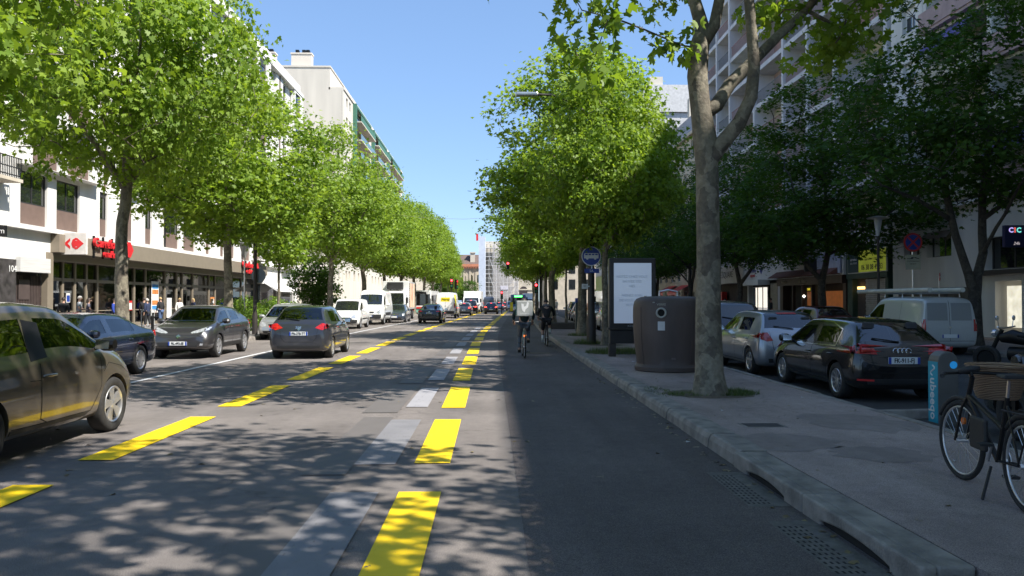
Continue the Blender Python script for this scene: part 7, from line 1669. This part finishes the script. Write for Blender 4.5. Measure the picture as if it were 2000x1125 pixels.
# ------------------------------------------------------------------ people
SKINM = pmat('skin', (.42,.25,.18), .55, var=.05); HAIRD = pmat('dark_hair', (.03,.02,.015), .6); HAIRB = pmat('blond_hair', (.40,.28,.13), .6); HAIRW = pmat('grey_hair', (.45,.42,.38), .6)
def cloth(n, c, v=.12): return pmat('cloth_'+n, c, .9, var=v, vs=6, bump=.2, bs=25)
def skinned(name, nodes, edges, mat, parent, lvl=1, root='pelvis'):
    ks = list(nodes); me = bpy.data.meshes.new(name); me.from_pydata([nodes[k][:3] for k in ks], [(ks.index(a), ks.index(b)) for a, b in edges], [])
    o = bpy.data.objects.new(name, me); COL.objects.link(o); o.modifiers.new('s', 'SKIN'); 
    lay = me.skin_vertices[0] if len(me.skin_vertices) else None
    if lay is None:
        bpy.context.view_layer.objects.active = o; bpy.ops.mesh.customdata_skin_add(); lay = me.skin_vertices[0]
    for i, k in enumerate(ks):
        r = nodes[k][3]; r2 = nodes[k][4] if len(nodes[k]) > 4 else r; lay.data[i].radius = (r, r2); lay.data[i].use_root = (k == (root if root in ks else ks[0]))
    o.modifiers[0].use_smooth_shade = True; s = o.modifiers.new('ss', 'SUBSURF'); s.levels = s.render_levels = lvl
    m2 = mesh_of(o); bpy.data.objects.remove(o); m2.name = name; m2.materials.clear(); m2.materials.append(mat); m2.shade_smooth()
    o = bpy.data.objects.new(name, m2); COL.objects.link(o); o.parent = parent; return o
def person(label, loc, rz, J, top, bottom, shoes, hair, longsleeve=True, shorts=False, coat=False, hairlen=0, group=None, skirt=False, socks=None):
    t = thing('person', label, 'person', loc, rz, group)
    V = {k: Vector(v) for k, v in J.items()}
    N = {'pelvis': (*V['pelvis'],.115,.10), 'waist': (*(V['pelvis']*.5+V['chest']*.5),.115,.09), 'chest': (*V['chest'],.135,.10), 'neckb': (*(V['neck']*.8+V['chest']*.2),.06), 'neck': (*V['neck'],.05), 'jaw': (*(V['neck']*.35+V['head']*.65),.062,.07), 'head': (*V['head'],.075,.09), 'crown': (*(V['head']+(V['head']-V['neck']).normalized()*.09),.06,.07)}
    E = [('pelvis','waist'),('waist','chest'),('chest','neckb'),('neckb','neck'),('neck','jaw'),('jaw','head'),('head','crown')]
    for s in 'LR':
        N['sh'+s] = (*V['sh'+s],.052); N['el'+s] = (*V['el'+s],.040); N['wr'+s] = (*V['wr'+s],.027,.022); d = (V['wr'+s]-V['el'+s]).normalized(); pm = V['wr'+s]+d*.06; N['pa'+s] = (*pm,.032,.016)
        E += [('chest','sh'+s),('sh'+s,'el'+s),('el'+s,'wr'+s),('wr'+s,'pa'+s)]
        sd = d.cross(Vector((0,0,1))); sd = sd.normalized() if sd.length > .1 else Vector((0,1,0))
        for i, (off, ln) in enumerate(((-.026,.062),(-.009,.075),(.009,.07),(.026,.055))):
            a = pm+sd*off+d*.03; N[f'f{i}{s}'] = (*a,.0095); N[f'g{i}{s}'] = (*(a+d*ln*.6+Vector((0,0,-.012))),.0085); N[f'h{i}{s}'] = (*(a+d*ln*.85+Vector((0,0,-.03))),.0075); E += [('pa'+s,f'f{i}{s}'),(f'f{i}{s}',f'g{i}{s}'),(f'g{i}{s}',f'h{i}{s}')]
        b = V['wr'+s]+d*.03+sd*-.03; N['t1'+s] = (*b,.011); N['t2'+s] = (*(b+d*.035-sd*.02),.009); E += [('wr'+s,'t1'+s),('t1'+s,'t2'+s)]
        N['hip'+s] = (*V['hip'+s],.085); N['kn'+s] = (*V['kn'+s],.056); N['ca'+s] = (*(V['kn'+s]*.68+V['an'+s]*.32),.055); N['an'+s] = (*V['an'+s],.036); N['to'+s] = (*V['to'+s],.032,.024)
        E += [('pelvis','hip'+s),('hip'+s,'kn'+s),('kn'+s,'ca'+s),('ca'+s,'an'+s),('an'+s,'to'+s)]
    body = skinned('body', N, E, SKINM, t)
    fw = (V['face']-V['head']).normalized() if 'face' in V else Vector((0,1,0))
    # face: nose, ears, eyes joined into the head
    up = (V['head']-V['neck']).normalized(); sdv = fw.cross(up).normalized(); H = V['head']
    fm = MB(); fm.tube([H+fw*.085+up*.012, H+fw*.112-up*.022, H+fw*.085-up*.03], [.008,.015,.008], 6)
    for s in (1,-1): fm.tube([H+sdv*s*.078-up*.02-fw*.01, H+sdv*s*.092, H+sdv*s*.08+up*.025-fw*.01], [.008,.016,.008], 6)
    fo = fm.build('face', SKINM, t, smooth=True)
    em = MB()
    for s in (1,-1): em.lathe([(0,-.008),(.009,0),(0,.008)], 8, H+fw*.084+sdv*s*.03+up*.012)
    em.tube([H+fw*.088-up*.052-sdv*.02, H+fw*.092-up*.052, H+fw*.088-up*.052+sdv*.02], .004, 5); em.build('eyes_and_mouth', pmat('eye_dark', (.05,.02,.02), .4), t)
    # hair
    hm = MB(); n = 12; vs = []; c = H-fw*.016+up*.022
    for i in range(7):
        ph = i/6*pi*.62; 
        for k in range(n):
            a = 2*pi*k/n; dn = .10*cos(ph)+0; rad = .100*sin(ph)
            front = cos(a); vs.append(c+up*(.105*cos(ph)-(hairlen if i == 6 and front < .2 else 0))+(fw*front*1.08+sdv*sin(a)*.9)*rad*(1.0 if front < .5 or i < 5 else .86))
    hm.add(vs, [(i*n+k, i*n+(k+1) % n, (i+1)*n+(k+1) % n, (i+1)*n+k) for i in range(6) for k in range(n)]); hm.build('hair', hair, t, smooth=True)
    g = .016
    TN = {'pelvis': (*(V['pelvis']+(V['pelvis']-V['chest']).normalized()*(.02 if not coat else .25)),.135+g*(2 if coat else 1),.115+g), 'waist': (*N['waist'][:3],.13+g,.10+g), 'chest': (*V['chest'],.15+g,.118+g), 'neckb': (*N['neckb'][:3],.072)}
    TE = [('pelvis','waist'),('waist','chest'),('chest','neckb')]
    for s in 'LR':
        end = V['el'+s]*.1+V['wr'+s]*.9 if longsleeve else V['sh'+s]*.35+V['el'+s]*.65
        TN['sh'+s] = (*V['sh'+s],.066+g*.4)
        if longsleeve: TN['el'+s] = (*V['el'+s],.053+g*.3)
        TN['e'+s] = (*end,.040 if longsleeve else .056); TE += [('chest','sh'+s)]+([('sh'+s,'el'+s),('el'+s,'e'+s)] if longsleeve else [('sh'+s,'e'+s)])
    skinned('jacket' if longsleeve else 'shirt', TN, TE, top, t, root='chest')
    BN = {'pelvis': (*V['pelvis'],.13,.115)}; BE = []
    for s in 'LR':
        BN['hip'+s] = (*V['hip'+s],.098+.005); BN['kn'+s] = (*V['kn'+s],.072+(.012 if shorts else 0)); BE += [('pelvis','hip'+s),('hip'+s,'kn'+s)]
        if not shorts: BN['an'+s] = (*(V['kn'+s]*.1+V['an'+s]*.9),.058); BE += [('kn'+s,'an'+s)]
    skinned('shorts' if shorts else 'trousers', BN, BE, bottom, t)
    for s in 'LR':
        a, b = V['an'+s], V['to'+s]; skinned('shoe', {'a': (*(a-Vector((0,0,.015))),.045), 'h': (*(a+(a-b).normalized()*.03-Vector((0,0,.04))),.036), 'm': (*(a*.4+b*.6-Vector((0,0,.004))),.043,.035), 'b': (*(b+(b-a).normalized()*.02),.040,.028)}, [('a','h'),('a','m'),('m','b')], shoes, t, root='a')
        if socks: MB().tube([a+Vector((0,0,-.01)), a*.55+V['kn'+s]*.45*1+Vector((0,0,0))], [.044,.05], 10).build('sock', socks, t, smooth=True)
    return t
def stand(h=1.72, stride=0.0, arm=.0, lean=0.0, armsup=0.0):
    k = h/1.72; d = {}
    d['pelvis'] = (0,0,.92); d['chest'] = (0,.02+lean,1.30); d['neck'] = (0,.02+lean,1.49); d['head'] = (0,.045+lean,1.625); d['face'] = (0,.2+lean,1.62)
    for s, x in (('L',-1),('R',1)):
        st = stride*x
        d['sh'+s] = (x*.175,.01+lean,1.40); d['el'+s] = (x*.23,.0-st*.5+lean+armsup*.1,1.12); d['wr'+s] = (x*(.21-armsup*.12),.08-st*.8+lean+armsup*.25,.90+armsup*.28)
        d['hip'+s] = (x*.09,0,.88); d['kn'+s] = (x*.10,.03+st*.8,.49); d['an'+s] = (x*.10,-.02+st*(1.3 if st > 0 else 1.6),.09+(0 if st >= 0 else .05)); d['to'+s] = (x*.115,.12+st*(1.3 if st > 0 else 1.5),.04)
    return {a: (b[0]*k,b[1]*k,b[2]*k) for a, b in d.items()}
PG = 'people queueing before the supermarket'
DKC = cloth('black', (.018,.018,.02)); JEAN = cloth('jeans', (.06,.10,.20)); PLAID = cloth('plaid', (.38,.40,.42), .5); GRYV = cloth('grey_violet', (.14,.13,.17)); BLUC = cloth('royal_blue', (.02,.05,.30)); YELC = cloth('yellow', (.55,.42,.02)); WHC = cloth('white', (.68,.66,.62), .06); BGC = cloth('beige', (.42,.34,.24)); NVC = cloth('navy', (.02,.03,.07)); SHB = pmat('shoe_dark', (.03,.025,.02), .5); SHW = pmat('shoe_white', (.5,.5,.5), .5)
for (px, X, lb, tp, bt, hr, kw, ht, rz) in [
 (124,-20.9,'person in black standing against the dark shop window near the gate',DKC,DKC,HAIRD,{},1.70,.4),
 (154,-20.3,'person in a pale checked shirt seen from behind, arms folded in',PLAID,JEAN,HAIRW,{'longsleeve':False},1.76,-1.3),
 (172,-20.2,'person in a grey violet top beside the one in the checked shirt',GRYV,NVC,HAIRD,{'longsleeve':False},1.66,-1.0),
 (222,-20.4,'person in a royal blue top left of the first trunk',BLUC,NVC,HAIRD,{},1.64,-1.4),
 (232,-20.9,'person in a yellow top partly behind the one in blue',YELC,DKC,HAIRD,{},1.72,1.0),
 (239,-20.1,'person with white hair and pale scarf touching the first trunk',WHC,DKC,HAIRW,{},1.66,.2),
 (281,-20.8,'person in a long black coat right of the first trunk, seen from behind',DKC,DKC,HAIRD,{'coat':True},1.72,.3),
 (288,-20.3,'person with a pale headscarf in a dark coat right of the first trunk',NVC,DKC,HAIRW,{'coat':True},1.66,1.2),
 (314,-20.9,'person in a black jacket and blue jeans facing the shop front',DKC,JEAN,HAIRB,{},1.76,1.2),
 (350,-20.0,'person in a loose white shirt behind the charcoal crossover',WHC,WHC,HAIRB,{},1.70,-2.2),
 (378,-20.2,'blond person in a navy top seen over the crossover roof',NVC,JEAN,HAIRB,{},1.70,2.4),
 (413,-20.0,'person in beige with fair hair left of the second trunk',BGC,JEAN,HAIRB,{},1.68,-.8),
 (431,-20.0,'person in a bright blue top right beside the second trunk',BLUC,NVC,HAIRD,{},1.66,.8)]:
    Y = X*1500/(px-958); x = at(px,600,Y).x
    person(lb, (x,Y,.148), rz, stand(ht, stride=.06*((px % 3)-1), armsup=.7 if px in (154,172,378) else 0), tp, bt, SHB if px % 2 else SHW, hr, group=PG, hairlen=.12 if px in (172,378,413) else 0, **kw)
for (px, Y, lb, tp, bt, rz, yy) in [(1506,50,'person in dark clothes walking past the white corner shop',DKC,DKC,1.5,0),(1417,60,'person in black before the red shop front',DKC,NVC,.3,0),(1086,88,'person in a white and pink top far down the right sidewalk',WHC,PLAID,2.8,0)]:
    q = at(px,600,Y); person(lb, (q.x,q.y,.148), rz, stand(1.70, stride=.12), tp, bt, SHW, HAIRD)
# cyclists
def ridepose(lean, low, hy=.36):
    lo, hi = ('L','R') if low == 'L' else ('R','L'); s = {'L':-1,'R':1}
    d = {'pelvis': (0,-.25,1.02), 'chest': (0,-.25+.34*sin(lean)+.02,1.02+.37*cos(lean)), 'neck': (0,-.25+.52*sin(lean)+.03,1.02+.53*cos(lean)), 'head': (0,-.25+.60*sin(lean)+.08,1.02+.66*cos(lean)+.01)}
    d['face'] = (0,d['head'][1]+.2,d['head'][2]-.03)
    for k in 'LR': d['sh'+k] = (s[k]*.18,-.25+.46*sin(lean),1.02+.44*cos(lean)); d['el'+k] = (s[k]*.30,d['sh'+k][1]+.14,1.24); d['wr'+k] = (s[k]*.285,hy-.20,1.08); d['hip'+k] = (s[k]*.10,-.22,.96)
    d['kn'+lo] = (s[lo]*.12,.10,.58); d['an'+lo] = (s[lo]*.13,-.04,.21); d['to'+lo] = (s[lo]*.13,.10,.165)
    d['kn'+hi] = (s[hi]*.14,.20,.79); d['an'+hi] = (s[hi]*.13,-.14,.50); d['to'+hi] = (s[hi]*.13,-.02,.46)
    return d
B1 = bicycle('bicycle', 'pale green bicycle ridden by the courier with the square bag', (.99,22.95,.012), .02, pmat('pale_green_frame', (.22,.34,.32), .4), stand=False)
MB().box(-.03,.03,-.60,-.57,.62,.68).build('rear_light', pmat('lamp_orange', (1,.25,.05), .4, emit=2, var=0), B1)
pr1 = person('courier in dark jacket and grey jeans riding the pale green bicycle', (.99,22.95,.012), .02, ridepose(.35,'L'), cloth('dark_teal', (.012,.03,.035)), cloth('grey_jeans', (.10,.12,.15)), SHB, HAIRD)
BG = thing('delivery_bag', 'square grey delivery backpack with white leaping figure worn by the courier', 'bag', (.99,22.60,1.23), .02)
bgm = pmat('bag_fabric', (.30,.31,.30), .6, var=.1, bump=.2, bs=20)
MB().box(-.235,.235,-.22,.16,.0,.46).build('bag_body', bgm, BG, bevel=.025)
mb = MB(); mb.prism([(-.06,.0),(.0,-.04),(.03,.05),(.10,.10),(.13,.24),(.07,.26),(.04,.15),(-.02,.12),(-.03,.20),(-.10,.22),(-.09,.08)], (0,-.221,.16), (1,0,0), (0,0,1), (0,-.004,0)); mb.build('emblem', SW, BG)
text('deliveroo', .075, SW, BG, frame((-.0,-.2215,.08), (1,0,0), (0,0,1)), 'lettering', depth=.002)
mb = MB()
for s in (1,-1): mb.box(s*.238,s*.243,-.18,.12,.03,.43)
mb.build('side_panel', pmat('teal_fabric', (.02,.20,.18), .7), BG); mb = MB()
for s in (1,-1): mb.tube([(s*.12,.16,.45),(s*.14,.26,.40),(s*.14,.24,.1)], .016, 6)
mb.build('strap', BLACKP, BG)
B2 = bicycle('bicycle', 'slim dark bicycle ridden near the right kerb by the person in shorts', (1.98+.1,28.7,.012), 0, BLACK, stand=False, mud=False)
pr2 = person('cyclist in black jacket, grey hood and shorts near the right kerb', (2.08,28.7,.012), 0, ridepose(.45,'L'), DKC, DKC, SHW, HAIRD, shorts=True, socks=WHC)
skinned('hood', {'a': (-.12,-.04,1.47,.07), 'b': (0,-.02,1.50,.085), 'c': (.12,-.04,1.47,.07)}, [('a','b'),('b','c')], cloth('hood_grey', (.16,.155,.17)), pr2, root='b')
# litter and fallen leaves
rng = np.random.default_rng(9); n_l = 420
lx = np.concatenate([rng.uniform(2.8, 5.2, 170), rng.normal(2.36, .05, 120), rng.uniform(-9.5, 2.0, 130)]); ly = rng.uniform(3.5, 34, n_l); lz = np.where((lx > 2.5), .156, .016)
dl = leaf_mesh('fallen_leaves', np.stack([lx, ly, lz], 1), .075, rng, leaf_mat('dry_leaf', (.10,.07,.03), (.24,.19,.08), (1.2,1.1,.8), .1), LSIM, upw=9, droop=0); dl.name = 'fallen_leaves'
o = bpy.data.objects.new('fallen_leaves', dl); COL.objects.link(o); tag(o, 'small dry leaves scattered on the sidewalk, in the gutter and on the road', 'leaves', kind='stuff')
for i, (x, y, s_) in enumerate([(3.55,19.2,.10),(3.2,10.6,.05),(4.4,7.2,.04),(2.3,9.0,.06),(4.9,12.0,.05)]):
    MB().add([(x,y,.158 if x > 2.5 else .02),(x+s_,y+.02,.162 if x > 2.5 else .022),(x+s_*.9,y+s_,.158 if x > 2.5 else .02),(x+.01,y+s_*.8,.17 if x > 2.5 else .03)], [(0,1,2,3)]).build('paper_scrap', pmat('paper', (.5,.5,.48), .8), None); o = bpy.data.objects['paper_scrap' if i == 0 else 'paper_scrap.%03d' % i]
    tag(o, ['crumpled white paper scrap before the advertising panel', 'tiny paper scrap beside the kerb left of the foreground trunk', 'tiny paper scrap on the open sidewalk left of the bicycle', 'tiny paper scrap lying in the gutter', 'tiny paper scrap right of the foreground trunk'][i], 'litter')
# ------------------------------------------------------------------ last: nothing below the street in view
